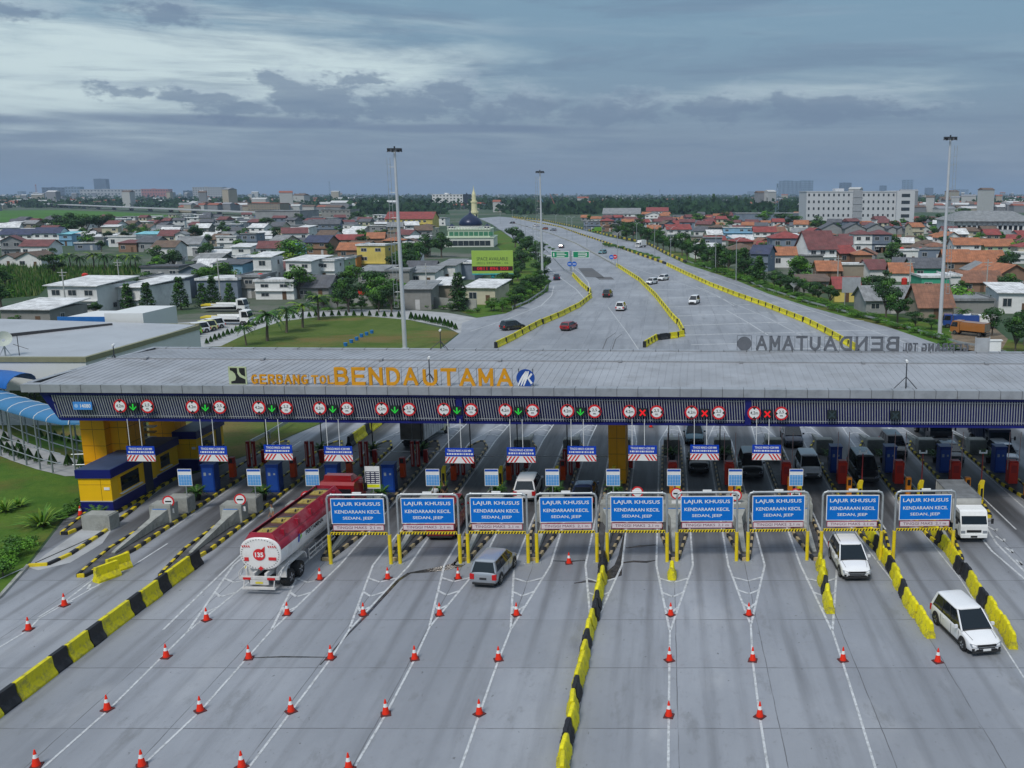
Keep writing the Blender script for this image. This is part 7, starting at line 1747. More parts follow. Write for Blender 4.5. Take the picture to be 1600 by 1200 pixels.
# ---- billboard
p = G(771, 452); s = ppm(p.x, p.y); t = thing('billboard', 'lime green billboard reading SPACE AVAILABLE on a single post', 'billboard', (p.x, p.y, 0), R(4))
zt_, zb_ = atY(771, 391.5, p.y).z, atY(771, 429, p.y).z; w_ = 63.5 / s
m = MB(); m.box(-w_ / 2, w_ / 2, -.2, .3, zb_, zt_, 0); m.box(-w_ / 2, w_ / 2, -.25, -.2, zb_, zb_ + .3, 1); m.build('panel', [M('billboard_lime', (.33, .50, .09), .5, var=.03), M('billboard_teal', (.05, .35, .38), .5)], t)
m = MB(); m.box(-w_ * .49, w_ * .49, -.22, -.201, zb_ + (zt_ - zb_) * .16, zb_ + (zt_ - zb_) * .35, 0); m.build('number_strip', M('billboard_dark', (.06, .01, .02), .5), t)
hh = zt_ - zb_
m = MB(); m.mesh(wide('SPACE AVAILABLE', w_ * .76, hh * .14, .0), face(0, -.21, zb_ + hh * .66)); m.mesh(wide('(021) 5919704 - 05', w_ * .76, hh * .11, .0), face(0, -.21, zb_ + hh * .47)); m.build('lettering', M('billboard_ink', (.03, .06, .04), .5), t)
m = MB(); m.mesh(wide('0811 896 503', w_ * .76, hh * .14, .02), face(0, -.235, zb_ + hh * .255)); m.build('number', M('billboard_red', (.75, .03, .04), .5), t)
m = MB(); m.cyl((0, .5, 0), (0, .5, zb_ + 2), .55, None, 14, 0); m.box(-w_ * .4, w_ * .4, .3, .6, zb_ + .6, zb_ + 1.0, 0); m.build('post', M('billboard_post', (.04, .28, .32), .5), t)
# ---- green direction sign, T post
p = G(892, 424); s = ppm(p.x, p.y); t = thing('direction_sign', 'pair of green direction boards on one steel T post over the median', 'direction sign', (p.x, p.y, 0)); SG = M('direction_green', (.01, .24, .11), .5)
for s_, a, b in ((-1, 861.5, 889), (1, 895, 921)):
    za, zb_ = atY(0, 392.5, p.y).z, atY(0, 403, p.y).z; xa, xb = atY(a, 400, p.y).x - p.x, atY(b, 400, p.y).x - p.x
    m = MB(); m.box(xa, xb, -.1, .1, zb_, za, 0); m.box(xa + .15, xb - .15, -.115, -.1, zb_ + .15, za - .15, 1); bd_ = m.build('board', [WPAINT, SG], t)
    m = MB()
    for r_ in range(3): m.box(xa + 1.6, xa + 1.6 + (xb - xa) * (.45 + .1 * (r_ % 2)), -.13, -.116, za - .65 - r_ * .5, za - .45 - r_ * .5, 0)
    m.add([(xb - 1.1, -.13, zb_ + .5), (xb - .8, -.13, zb_ + .5), (xb - .8, -.13, za - .5), (xb - 1.1, -.13, za - .5)], [(0, 1, 2, 3)]) if s_ > 0 else m.add([(xa + .6, -.13, zb_ + .5), (xa + .9, -.13, zb_ + .5), (xa + .9, -.13, za - .5), (xa + .6, -.13, za - .5)], [(0, 1, 2, 3)])
    m.build('legend', WPAINT, bd_)
m = MB(); m.cyl((0, .2, 0), (0, .2, za + .2), .28, None, 12, 0); m.build('post', STEEL, t, True)
m = MB(); m.cyl((xa - 10.2, .2, zb_ + .7), (xb, .2, zb_ + .7), .12, None, 8, 0); m.build('cross_arm', STEEL, t)
for i, (px, py, red, w_) in enumerate(((890.5, 419, 0, 'left blue round arrow sign at the green board post'), (897.5, 419, 0, 'right blue round arrow sign at the green board post'), (955.5, 407, 0, 'blue round sign left of the red one at the median end'), (961, 406.5, 1, 'red round sign at the median end'))):
    q = G(px, py + 6); t = thing('round_sign', w_, 'road sign', (q.x, q.y, 0)); m = MB(); m.cyl((0, .1, 0), (0, .1, 2.0), .06, None, 8); m.build('pole', STEEL, t)
    m = MB(); m.loft([disc(.75, 20, -.02, 0, 2.4), disc(.75, 20, .04, 0, 2.4)], 0); m.build('plate', RIM if red else M('round_blue', (.02, .12, .5), .5), t); m = MB(); m.box(-.45, .45, -.04, -.03, 2.3, 2.5, 0); m.build('mark', WPAINT, t)
# roadside panels on the right verge
p = G(1329, 480); t = thing('panel_sign', 'blank pale panel on two posts seen from behind at the right verge', 'sign', (p.x, p.y, 0)); s = ppm(p.x, p.y); w_ = 29 / s
m = MB(); m.box(-w_ / 2, w_ / 2, -.05, .05, 3.0, 6.2, 0); m.build('panel', M('panel_back', (.36, .38, .40), .5, .3), t)
for k in (-.32, .32): m = MB(); m.cyl((w_ * k, .1, 0), (w_ * k, .1, 6.0), .09, None, 8); m.build('post', STEEL, t)
for px, py, w_ in ((1217.5, 452, 'left pale diamond sign on the right verge'), (1240, 463, 'right pale diamond sign on the right verge')):
    q = G(px, py); t = thing('diamond_sign', w_, 'road sign', (q.x, q.y, 0)); m = MB(); m.cyl((0, .1, 0), (0, .1, 2.6), .06, None, 8); m.build('pole', STEEL, t)
    m = MB(); m.add([(0, 0, 1.9), (.95, 0, 2.85), (0, 0, 3.8), (-.95, 0, 2.85), (0, .05, 1.9), (.95, .05, 2.85), (0, .05, 3.8), (-.95, .05, 2.85)], [(0, 1, 2, 3), (7, 6, 5, 4), (0, 4, 5, 1), (1, 5, 6, 2), (2, 6, 7, 3), (3, 7, 4, 0)]); m.build('plate', M('panel_back'), t)
# ---- water tanks
TK = M('tank_orange_red', (.50, .03, .02), .45, var=.05); rr = random.Random(9); tkm = MB(); tkm.cyl((0, 0, 0), (0, 0, 1.5), .75, None, 16); tkm.cyl((0, 0, 1.5), (0, 0, 1.8), .75, .3, 16); tkd = tkm.data('water_tank', TK, True)
for px, py, Ypx, w_ in ((407, 433, 464, 'on the balcony villa'), (133, 432, 446, 'on stilts above the left white houses'), (254, 366, 384, 'on the cream maroon-roofed house'), (395, 405, 426, 'on the light blue house'), (385, 366, 386, 'on the blue-grey two-storey house'), (1409, 390, 408, 'on the white flat house above the teal house'), (1438, 390, 404, 'on the long blue-grey wall house'),
                        (1413, 439, 446, 'left of two beside the small orange roof'), (1426, 449, 456, 'right of two beside the small orange roof'), (1082, 373, 386, 'left one on the tan house beside the ramp'), (1089, 373, 386, 'right one on the tan house beside the ramp'), (565, 457, 470, 'orange one among the trees below the yellow house')):
    Y = G(px, Ypx).y + 3; q = atY(px, py, Y); o = link('water_tank', tkd); o.location = (q.x, Y, q.z - .9); o.scale = (1.0, 1.0, 1.0); tag(o, 'round red water tank ' + w_, 'water tank', 'red water tanks')
    m = MB()
    for a in (-.5, .5):
        for b in (-.5, .5): m.cyl((a, b, -(q.z - .9) if w_.startswith(('on stilts', 'left of', 'right of', 'orange')) else -1.2), (a, b, 0), .07, None, 6)
    m.build('stand', DSTEEL, o)
# ---- infill houses
def inpoly(x, y, P_):
    c_ = False; j = len(P_) - 1
    for i in range(len(P_)):
        if (P_[i][1] > y) != (P_[j][1] > y) and x < (P_[j][0] - P_[i][0]) * (y - P_[i][1]) / (P_[j][1] - P_[i][1]) + P_[i][0]: c_ = not c_
        j = i
    return c_
LEFTV = [(0, 358), (80, 352), (270, 345), (420, 340), (600, 345), (690, 350), (715, 365), (735, 400), (735, 440), (700, 480), (560, 482), (400, 470), (230, 470), (230, 400), (90, 398), (0, 400)]
RIGHTV = [(905, 344), (1100, 340), (1290, 345), (1610, 352), (1610, 500), (1440, 500), (1330, 470), (1200, 430), (1100, 395), (1040, 378), (960, 356)]
rw = random.Random(21); nin = 0; rank = {}
rows_ = [345, 348.5, 352, 356, 360.5, 365.5, 371, 377, 384, 391.5, 400, 410, 421, 434, 449, 466]
cand = []
for ri, yb in enumerate(rows_):
    s = ppm(0, G(800, yb).y); x = -10 + rw.uniform(0, 20)
    while x < 1615:
        w_ = rw.uniform(6, 9.5); px = x + w_ * s / 2; py = yb + rw.uniform(-1.2, 1.2) * (yb - 303) / 60
        side = 'left' if inpoly(px, py, LEFTV) else 'right' if inpoly(px, py, RIGHTV) else None
        if side:
            q = G(px, py); dd_ = rw.uniform(6.5, 9)
            if all((q.x - a) ** 2 + (q.y + dd_ / 2 - b) ** 2 > (c_ * .72 + w_ * .42) ** 2 for a, b, c_ in FOOT) and \
                not any(yb > b_ and yb - 4.6 * s < b_ - .35 * (b_ - t_) and px + w_ * s / 2 > a_ + 4 and px - w_ * s / 2 < c2 - 4 for a_, c2, b_, t_ in RECT) and not (670 < px < 790 and yb > 352): cand.append((side, ri, px, q, w_, dd_))
        x += w_ * s * rw.uniform(1.05, 1.5)
cand.sort(key=lambda c_: -c_[1])
near_, far_ = sorted(cand[:178], key=lambda c_: (c_[1], c_[2])), cand[178:]
fm = MB(); FMAT = [wm_('white'), wm_('grey'), wm_('cream'), wm_('blue-grey'), rm_('grey'), rm_('white'), rm_('orange tile'), rm_('maroon'), rm_('red'), rm_('dark grey'), WINM]
for side, ri, px, q, w_, dd_ in far_:
    h = rw.choice([2.9, 3.2, 3.4, 5.4, 5.8]); X = Matrix.Translation(q) @ Matrix.Rotation(R(rw.uniform(-25, 25)), 4, 'Z'); hw = w_ / 2
    fm.box(-hw, hw, 0, dd_, 0, h, rw.choice((0, 0, 0, 1, 2, 3)), X); rc = rw.choice((4, 5, 5, 7, 9, 4) if side == 'left' else (6, 7, 8, 6, 9, 4)); ri_ = dd_ * .24 if rc not in (4, 5) else .25
    fm.loft([[(-hw - .5, -.5, h - .2), (hw + .5, -.5, h - .2), (hw + .5, dd_ + .5, h - .2), (-hw - .5, dd_ + .5, h - .2)], [(-hw - .45, -.45, h + .05), (hw + .45, -.45, h + .05), (hw + .45, dd_ + .45, h + .05), (-hw - .45, dd_ + .45, h + .05)], [(-hw - .2, dd_ / 2 - .3, h + ri_), (hw + .2, dd_ / 2 - .3, h + ri_), (hw + .2, dd_ / 2 + .3, h + ri_), (-hw - .2, dd_ / 2 + .3, h + ri_)]], rc, True, X)
    for f_ in range(2 if h > 5 else 1):
        for i in range(2): xx = -hw + w_ * (i + .5) / 2; fm.box(xx - .7, xx + .7, -.05, -.002, f_ * 2.8 + 1, f_ * 2.8 + 2.2, 10, X)
    FOOT.append((q.x, q.y + dd_ / 2, max(w_, dd_) * .5))
tag(fm.build('far_houses', FMAT), 'mass of small distant roofs at the back of both villages', 'houses', kind='stuff')
for side, ri, px, q, w_, dd_ in near_:
    k = (side, ri); rank[k] = rank.get(k, 0) + 1
    wall = rw.choice(['white', 'white', 'white', 'grey', 'grey', 'blue-grey', 'concrete', 'cream', 'tan', 'light blue'] if side == 'left' else ['white', 'white', 'cream', 'grey', 'tan', 'brick', 'blue-grey'])
    if side == 'left': rc = rw.choice(['grey', 'white', 'white', 'dark grey', 'white', 'white', 'maroon', 'brown', 'grey'])
    else: rc = rw.choice(['orange tile', 'maroon', 'red', 'grey', 'brown', 'rust-tile', 'white', 'dark grey'])
    rt = rw.choice(['gable', 'gable', 'hip', 'gabley']) if rc not in ('white', 'grey') else rw.choice(['flat', 'shed', 'gable'])
    house(q.x, q.y, w_, dd_, rw.choice([2.6, 2.9, 3.1, 3.3, 5.2] if ri > 6 else [2.8, 3.2, 3.4, 5.4, 5.8]), R(rw.uniform(-25, 25)), wall, rt, rc, f"{wall} house, {rc} roof, {nth(rank[k])} from left in row {nth(len(rows_) - ri)} of the {side} village", group=f'infill houses of the {side} village', detail=ri > 5)
    FOOT.append((q.x, q.y + dd_ / 2, max(w_, dd_) * .5)); nin += 1

# ================================================================ trees, poles, far town, air
def leaves(m, c, r, n_, size, rr, mi, flat=1.0, shell=.55):
    for _ in range(n_):
        while True:
            v = Vector((rr.uniform(-1, 1), rr.uniform(-1, 1), rr.uniform(-1, 1)))
            if shell < v.length < 1 or (v.length < 1 and rr.random() < .15): break
        p = Vector(c) + Vector((v.x * r[0], v.y * r[1], v.z * r[2] * flat))
        nrm = (v.normalized() + Vector((rr.uniform(-.7, .7), rr.uniform(-.7, .7), rr.uniform(-.3, .8)))).normalized()
        a = nrm.orthogonal().normalized(); a.rotate(Matrix.Rotation(rr.uniform(0, 6.28), 3, nrm)); b = nrm.cross(a); s = size * rr.uniform(.6, 1.3)
        m.add([p - a * s - b * s * .5, p + a * s * .2 - b * s * .7, p + a * s + b * s * .3, p - a * s * .3 + b * s * .7], [(0, 1, 2, 3)], mi)
def tree_proto(seed, kind, mats):
    rr = random.Random(seed); m = MB(); tk_ = MB()
    if kind == 'broad':
        th = rr.uniform(.22, .3); tk_.cyl((0, 0, 0), (0, 0, th), .028, .02, 8)
        nb = 11
        for k in range(nb):
            a = k * 2.4 + rr.uniform(-.3, .3); rad = rr.uniform(.12, .30) if k else 0; z = rr.uniform(.42, .82) if k else .85
            c = (rad * math.cos(a), rad * math.sin(a), z); tk_.cyl((0, 0, th * .9), (c[0] * .8, c[1] * .8, z - .05), .014, .005, 6)
            q = rr.uniform(.13, .2); leaves(m, c, (q, q, q * .75), 150, .026, rr, rr.choice((0, 0, 1, 1, 2)))
    elif kind == 'cone':
        tk_.cyl((0, 0, 0), (0, 0, .95), .02, .004, 7)
        for k in range(13):
            z = .12 + .8 * k / 12; rad = .21 * (1 - (z - .1)) ** .8 + .02
            for j in range(3):
                a = k * 1.3 + j * 2.09 + rr.uniform(-.4, .4); c = (rad * .62 * math.cos(a), rad * .62 * math.sin(a), z + rr.uniform(-.03, .03)); tk_.cyl((0, 0, z - .03), c, .006, .003, 4)
                leaves(m, c, (rad * .5, rad * .5, .06), 42, .022, rr, rr.choice((0, 0, 1)), 1, .3)
    elif kind == 'shrub':
        tk_.cyl((0, 0, 0), (0, 0, .4), .03, .015, 6)
        for k in range(8):
            a = k * 2.4; rad = rr.uniform(.1, .42) if k else 0; q = rr.uniform(.24, .36); leaves(m, (rad * math.cos(a), rad * math.sin(a), rr.uniform(.3, .62)), (q, q, q * .8), 90, .045, rr, rr.choice((0, 1, 1, 2)), 1, .5)
    elif kind == 'topiary':
        tk_.cyl((0, 0, 0), (0, 0, .2), .05, .04, 6)
        for k in range(2500):
            z = rr.random() ** .8; rad = .36 * (1 - z) ** .8 + .02; a = rr.uniform(0, 6.28); p = Vector((rad * math.cos(a), rad * math.sin(a), .1 + z * .9)); u = Vector((-math.sin(a), math.cos(a), rr.uniform(-.5, .5))).normalized() * .035; w_ = Vector((math.cos(a) * .3, math.sin(a) * .3, 1)).normalized() * .04
            m.add([p - u, p - w_ * .6, p + u, p + w_], [(0, 1, 2, 3)], rr.choice((0, 1)))
    elif kind == 'palm':
        pts = [(0, 0, 0), (.01, .0, .2), (.025, .01, .4), (.03, .01, .62)]
        for i in range(3): tk_.cyl(pts[i], pts[i + 1], .03 - i * .004, .027 - i * .004, 9)
        for k in range(26): frond(m, pts[3], k * 2.4 + rr.uniform(-.2, .2), rr.uniform(.36, .46), rr.uniform(.15, 1.0), rr.uniform(.6, 1.1), .07, 8, rr.choice((0, 1, 1, 2)))
    elif kind == 'agave':
        tk_.cyl((0, 0, 0), (0, 0, .12), .08, .05, 6)
        for k in range(46):
            a = k * 2.4; el_ = rr.uniform(.25, 1.4); ln = rr.uniform(.6, .95); d = Vector((math.cos(a) * math.cos(el_), math.sin(a) * math.cos(el_), math.sin(el_))); sd = Vector((-math.sin(a), math.cos(a), 0)) * .035
            p1 = d * ln * .6 + Vector((0, 0, .05)); p2 = d * ln + Vector((0, 0, -.1 * ln)); m.add([-sd * .6, sd * .6, p1 + sd, p1 - sd, p2], [(0, 1, 2, 3), (3, 2, 4)], rr.choice((0, 1)))
    nm = dict(broad='broadleaf_tree', cone='conical_tree', shrub='shrub', topiary='clipped_shrub', palm='palm_tree', agave='spiky_plant')[kind]
    return nm, m.data('crown' if kind not in ('shrub', 'topiary', 'agave') else 'foliage', mats), tk_.data('trunk' if kind not in ('shrub', 'topiary', 'agave') else 'stem', BARK)
LB = M('leaf_bright', (.08, .21, .012), .6, var=.3, scale=2, rnd=.2)
LY = M('leaf_yellowgreen', (.15, .25, .02), .6, var=.3, scale=2, rnd=.15)
LD = M('leaf_deep', (.016, .055, .014), .65, var=.3, scale=2, rnd=.25)
PR = dict(dark=[tree_proto(i, 'broad', [LEAFG, LD, LEAFM]) for i in (1, 2, 3)], mid=[tree_proto(i, 'broad', [LEAFM, LEAFG, LB]) for i in (4, 5)], bright=[tree_proto(6, 'broad', [LB, LEAFM, LY])],
          cone=[tree_proto(i, 'cone', [LEAFG, LEAFM]) for i in (7, 8)], shrub=[tree_proto(i, 'shrub', [LEAFG, LEAFM, LB]) for i in (9, 10)], topiary=[tree_proto(11, 'topiary', [LEAFM, LEAFG])],
          palm=[tree_proto(i, 'palm', [LEAFM, LEAFG, LY]) for i in (12, 13)], agave=[tree_proto(14, 'agave', [LB, LY])])
rt = random.Random(33)
def plant(kind, px, py, hpx, label, cat=None, group=None, wide_=1.0, p=None, h=None):
    p = p or G(px, py); h = h or hpx / ppm(p.x, p.y) * 1.02
    nm, cr, tr = rt.choice(PR[kind]); t = bpy.data.objects.new(nm, None); COL.objects.link(t)
    t.location = (p.x, p.y, 0); t.rotation_euler = (0, 0, rt.uniform(0, 6.28)); k = h * rt.uniform(.96, 1.04); t.scale = (k * wide_, k * wide_, k)
    tag(t, label, cat or dict(shrub='shrub', topiary='shrub', palm='palm tree', agave='plant').get(kind, 'tree'), group)
    link(cr.name.split('.')[0], cr, t); link(tr.name.split('.')[0], tr, t); return t
def row(kind, pts, hs, what, group=None, wide_=1.0, cat=None):
    for i, q in enumerate(pts):
        h = hs[i] if isinstance(hs, (list, tuple)) else hs * rt.uniform(.85, 1.15)
        plant(kind, q[0], q[1], h, f"{what[0]}, {nth(i + 1)} from the left {what[1]}", group=group or f'{what[0]}s {what[1]}', wide_=wide_, cat=cat)
def along(pts, n_, jit=(0, 0)):
    L_ = [0]
    for a, b in zip(pts, pts[1:]): L_.append(L_[-1] + math.dist(a, b))
    out = []
    for i in range(n_):
        s = L_[-1] * (i + .5) / n_; k = max(j for j in range(len(L_)) if L_[j] <= s); k = min(k, len(pts) - 2); f_ = (s - L_[k]) / (L_[k + 1] - L_[k])
        out.append((pts[k][0] + (pts[k + 1][0] - pts[k][0]) * f_ + rt.uniform(-jit[0], jit[0]), pts[k][1] + (pts[k + 1][1] - pts[k][1]) * f_ + rt.uniform(-jit[1], jit[1])))
    return out
row('cone', [(201, 488), (232, 492), (252, 480), (283, 484), (318, 482), (334, 478), (360, 480)], [44, 50, 36, 52, 40, 48, 38], ('dark conical tree', 'before the blue-grey blocks'), wide_=1.25)
row('palm', [(98, 421), (112, 423), (126, 424), (147, 424), (165, 425), (186, 424), (204, 424), (214, 425)], [30, 36, 34, 38, 40, 34, 36, 34], ('coconut palm', 'in the grove by the reeds'))
row('palm', [(418, 533), (448, 520), (473, 512), (498, 500)], [66, 58, 54, 54], ('tall palm with pale trunk', 'on the round lawn'), wide_=1.2)
row('palm', [(385, 540), (404, 448)], [42, 30], ('lone palm', 'near the tow lorries'))
for q in ((455, 421, 50, 1.6, 'bright', 'broad light green tree in the middle of the left village'), (545, 488, 56, 1.15, 'dark', 'large dark tree below the yellow house'), (575, 478, 30, 1.2, 'dark', 'dark tree right of the large dark one'), (612, 488, 46, 1.0, 'dark', 'dark tree at the foot of the tall left mast'),
          (592, 488, 34, 1.1, 'mid', 'green tree left of the tall left mast foot'), (640, 425, 50, 1.1, 'dark', 'dark tree right of the tall mast behind shabby roofs'), (655, 420, 44, 1.1, 'dark', 'second dark tree right of the tall mast'), (667, 402, 38, 1.3, 'dark', 'rounded dark tree before the pale yellow hall'), (690, 402, 40, 1.2, 'dark', 'rounded dark tree left of the mosque wall'),
          (608, 420, 42, 1.1, 'dark', 'dark tree between yellow house and tall mast'), (512, 392, 20, 1.3, 'dark', 'dark tree beside the dark blue roof'), (418, 366, 26, 1.3, 'dark', 'dark tree left of the warehouse'), (465, 352, 20, 1.5, 'dark', 'dark tree before the warehouse'), (560, 348, 18, 1.5, 'dark', 'dark tree right of the grey shell building'),
          (90, 368, 34, 1.35, 'dark', 'dark tree left end of the big clump below the green field'), (112, 370, 38, 1.35, 'dark', 'dark tree second in the clump below the green field'), (135, 372, 40, 1.4, 'dark', 'dark tree centre of the clump below the green field'), (158, 366, 30, 1.4, 'dark', 'dark tree right end of the clump below the green field'),
          (172, 358, 24, 1.4, 'mid', 'green tree beyond the right end of the clump'), (210, 372, 24, 1.5, 'mid', 'green tree mass right of the big clump'), (86, 432, 36, 1.3, 'dark', 'dark round tree at the left end of the palm grove'), (83, 405, 18, 1.0, 'dark', 'dark tree beside the maroon-roofed white house'),
          (308, 384, 34, 1.0, 'dark', 'dark tree in the middle left village'), (350, 372, 26, 1.1, 'dark', 'dark tree left of the white two-storey house'), (320, 400, 18, 1.4, 'dark', 'dark bush-like tree right of the grey-roofed house'), (325, 446, 30, 1.1, 'dark', 'dark tree between blue-grey blocks'), (2, 480, 50, 1.2, 'mid', 'green tree at the left picture edge above the open shed'),
          (90, 505, 26, 1.4, 'mid', 'green tree left before the office roof'), (150, 495, 24, 1.4, 'dark', 'dark tree below the pale blue house'), (30, 512, 20, 1.6, 'mid', 'low green tree at far left before the office roof'), (8, 448, 34, 1.4, 'mid', 'green tree at left edge of the reed bed')):
    plant(q[4], q[0], q[1], q[2], q[5], group=None, wide_=q[3])
plant('cone', 717, 486, 62, 'tall dark conical tree in front of the tan brick house', wide_=1.35)
row('mid', along([(640, 480), (600, 484), (560, 488), (500, 482), (480, 472)][::-1], 8, (6, 3)), 24, ('mid green tree', 'behind the access road'), wide_=1.3)
row('shrub', along([(480, 488), (560, 482), (640, 482), (700, 486), (760, 490)], 14, (5, 2)), 10, ('low green bush', 'along the access road wall'), wide_=1.5)
row('dark', along([(803, 482), (820, 470), (838, 462), (848, 450), (850, 436), (843, 418), (832, 402), (818, 392), (806, 384)], 16, (5, 4)), 30, ('thick roadside tree', 'on the bank beside the billboard'), wide_=1.25)
row('bright', along([(760, 488), (785, 486), (805, 478), (825, 468), (842, 456)], 9, (4, 2)), 19, ('bright green bushy tree', 'at the foot of the billboard bank'), wide_=1.5)
row('dark', along([(770, 470), (785, 455), (800, 440), (812, 425), (820, 408)], 9, (6, 5)), 28, ('dark tree', 'between billboard and left carriageway'), wide_=1.3)
row('shrub', along([(800, 366), (830, 375), (855, 386), (880, 402)], 12, (1, 1)), 5, ('small median bush', 'on the left far median'), wide_=1.5)
row('shrub', along([(942, 384), (970, 389), (1000, 398), (1030, 407)], 24, (1, .8)), 6, ('small planted bush', 'in the planted strip of the right carriageway'), wide_=1.3)
row('dark', along([(962, 372), (1000, 378), (1030, 388), (1056, 398)], 12, (4, 2)), 26, ('dark verge tree', 'along the outer ramp'), wide_=1.1)
row('dark', along([(1060, 402), (1100, 412), (1140, 425), (1170, 438), (1196, 445)], 13, (6, 3)), 36, ('dark verge tree', 'above the guardrail left of the diamond signs'), wide_=1.05)
row('cone', [(1122, 424), (1162, 436), (1098, 408), (1186, 444), (1235, 458)], [44, 50, 34, 42, 34], ('conical verge tree', 'among the guardrail trees'), wide_=1.4)
row('dark', along([(1200, 450), (1250, 465), (1300, 480)], 8, (6, 3)), 30, ('dark verge tree', 'behind the diamond signs'), wide_=1.2)
row('shrub', along([(1090, 416), (1200, 452), (1300, 484), (1380, 506), (1450, 524), (1480, 538)], 48, (3, 2)), 12, ('low hedge bush', 'beside the right guardrail'), wide_=1.6)
for q in ((1384, 500, 66, 1.0, 'dark', 'largest dark tree standing before the grey-roofed row, right village'), (1402, 504, 50, 1.1, 'dark', 'dark tree right of the largest verge tree'), (1362, 470, 40, 1.2, 'dark', 'dark crown left behind the largest verge tree'), (1340, 462, 30, 1.2, 'dark', 'dark crown above the rose red roof'), (1430, 512, 26, 1.5, 'dark', 'low wide dark tree before the weathered tile roof'),
          (1455, 515, 24, 1.5, 'dark', 'low wide dark tree left of the right mast foot'), (1474, 548, 18, 2.0, 'bright', 'bright green bush mass at the right mast foot'), (1490, 552, 14, 2.0, 'bright', 'bright green bush right of the right mast foot'), (1550, 525, 46, 1.0, 'dark', 'dark round tree left of the right edge pair'), (1586, 552, 60, 1.0, 'dark', 'big dark tree nearest the right picture edge'), (1600, 540, 60, 1.0, 'dark', 'dark tree cut by the right picture edge'),
          (1398, 402, 24, 1.5, 'bright', 'bright tree right of the large red-roofed house'), (1225, 358, 26, 1.6, 'dark', 'dark tree cluster left before the apartment block'), (1245, 358, 22, 1.4, 'dark', 'dark tree cluster right before the apartment block'), (1275, 362, 26, 1.2, 'dark', 'dark tree at the left corner of the apartment block'), (1195, 352, 22, 1.5, 'mid', 'tree left of the long grey-blue hall'), (1440, 360, 24, 1.4, 'dark', 'dark tree right of the apartment block'), (1465, 362, 30, 1.3, 'dark', 'dark tree left of the right mast behind sheds'), (1505, 348, 24, 1.5, 'dark', 'dark tree behind the hangar left corner'),
          (1115, 330, 26, 1.0, 'cone', 'tall pointed tree on the horizon centre right'), (1078, 330, 24, 1.0, 'cone', 'pointed tree on the horizon left of the tallest'), (1150, 330, 24, 1.2, 'cone', 'pointed tree on the horizon right of the tallest'), (1165, 330, 22, 1.2, 'cone', 'rightmost pointed tree on the horizon'), (1091, 353, 20, 1.6, 'mid', 'light tree among halls right of the far road'), (1130, 350, 22, 1.6, 'dark', 'dark tree before the long factory'), (1000, 346, 12, 1.6, 'mid', 'small tree before the industrial hall')):
    plant(q[4], q[0], q[1], q[2], q[5], wide_=q[3])
plant('palm', 1504, 510, 38, 'lone palm tree right of the right mast')
# clipped shrubs
row('topiary', [(2, 703), (13, 708), (22, 713), (35, 717), (46, 719), (60, 722), (82, 726), (107, 728), (127, 731)], [17, 18, 18, 19, 18, 18, 19, 19, 18], ('clipped conical shrub', 'at the foot of the ramp'))
row('topiary', [(64, 683), (77, 686), (87, 688), (98, 689), (110, 692), (121, 694)], 14, ('clipped conical shrub', 'behind the ramp railing'))
row('topiary', along([(320, 539), (346, 528), (372, 518), (398, 509), (420, 503)], 15), 10, ('clipped conical shrub', 'on the left arc of the round lawn'))
row('topiary', along([(430, 500), (470, 497), (520, 494), (580, 494), (630, 497)], 17, (1, .5)), 9, ('clipped conical shrub', 'on the rear arc of the round lawn'))
row('topiary', along([(640, 499), (665, 502), (690, 508), (716, 516)], 12, (1, .5)), 11, ('clipped conical shrub', 'at the right tip of the round lawn'))
row('topiary', [(8, 690), (30, 702)], 14, ('clipped conical shrub', 'behind the first ones at the left edge'))
plant('agave', 66, 822, 42, 'large bright spiky plant on the left lawn', wide_=1.3); plant('agave', 8, 800, 30, 'spiky plant at the left edge of the lawn', wide_=1.2); plant('agave', 30, 792, 22, 'small spiky plant with pale flowers at left lawn edge', wide_=1.2)
row('shrub', [(12, 880), (30, 868), (18, 858), (45, 855), (5, 900)], [34, 30, 26, 22, 34], ('dark green bush', 'at the lower left lawn edge'), wide_=1.3)
row('shrub', [(95, 812), (108, 806), (118, 800), (130, 792)], [16, 18, 20, 18], ('dark bush', 'left of the nearest booth'), wide_=1.4)
# village greenery
k = {'left': 0, 'right': 0}; small = []
for _ in range(2500):
    side = 'left' if k['left'] < 92 else 'right'
    if k['right'] >= 72: break
    P_ = LEFTV if side == 'left' else RIGHTV; px, py = rt.uniform(0, 1600), 345 + 140 * rt.random() ** 1.5
    if not inpoly(px, py, P_) or (670 < px < 800 and py > 350): continue
    q = G(px, py)
    if any((q.x - a) ** 2 + (q.y - b) ** 2 < (c_ * .85) ** 2 for a, b, c_ in FOOT): continue
    if any(py > b_ and a_ < px < c2 and py - 20 < b_ for a_, c2, b_, t_ in RECT): continue
    k[side] += 1; small.append((side, px, q))

k = {'left': 0, 'right': 0}
for side, px, q in sorted(small, key=lambda z: z[1]):
    k[side] += 1
    plant(rt.choice(('dark', 'mid', 'dark', 'shrub')), 0, 0, 0, f"small green tree between houses of the {side} village, {nth(k[side])} from the left", group=f'small trees between houses of the {side} village', p=q, h=rt.uniform(4, 8), wide_=1.15)
# blue planters on the round lawn
tb = MB(); tb.cyl((0, 0, 0), (0, 0, .55), .26, .32, 12); tbd = tb.data('blue_tub', M('tub_blue', (.02, .16, .45), .5), True)
for i, (px, py) in enumerate(((540, 541), (549, 536), (557.5, 532), (565, 527), (573, 524), (581, 521))):
    q = G(px, py); o = link('blue_tub', tbd); o.location = (q.x, q.y, 0); tag(o, f'small blue tub on the round lawn, {nth(i + 1)} from the left', 'planter', 'blue tubs on the round lawn')

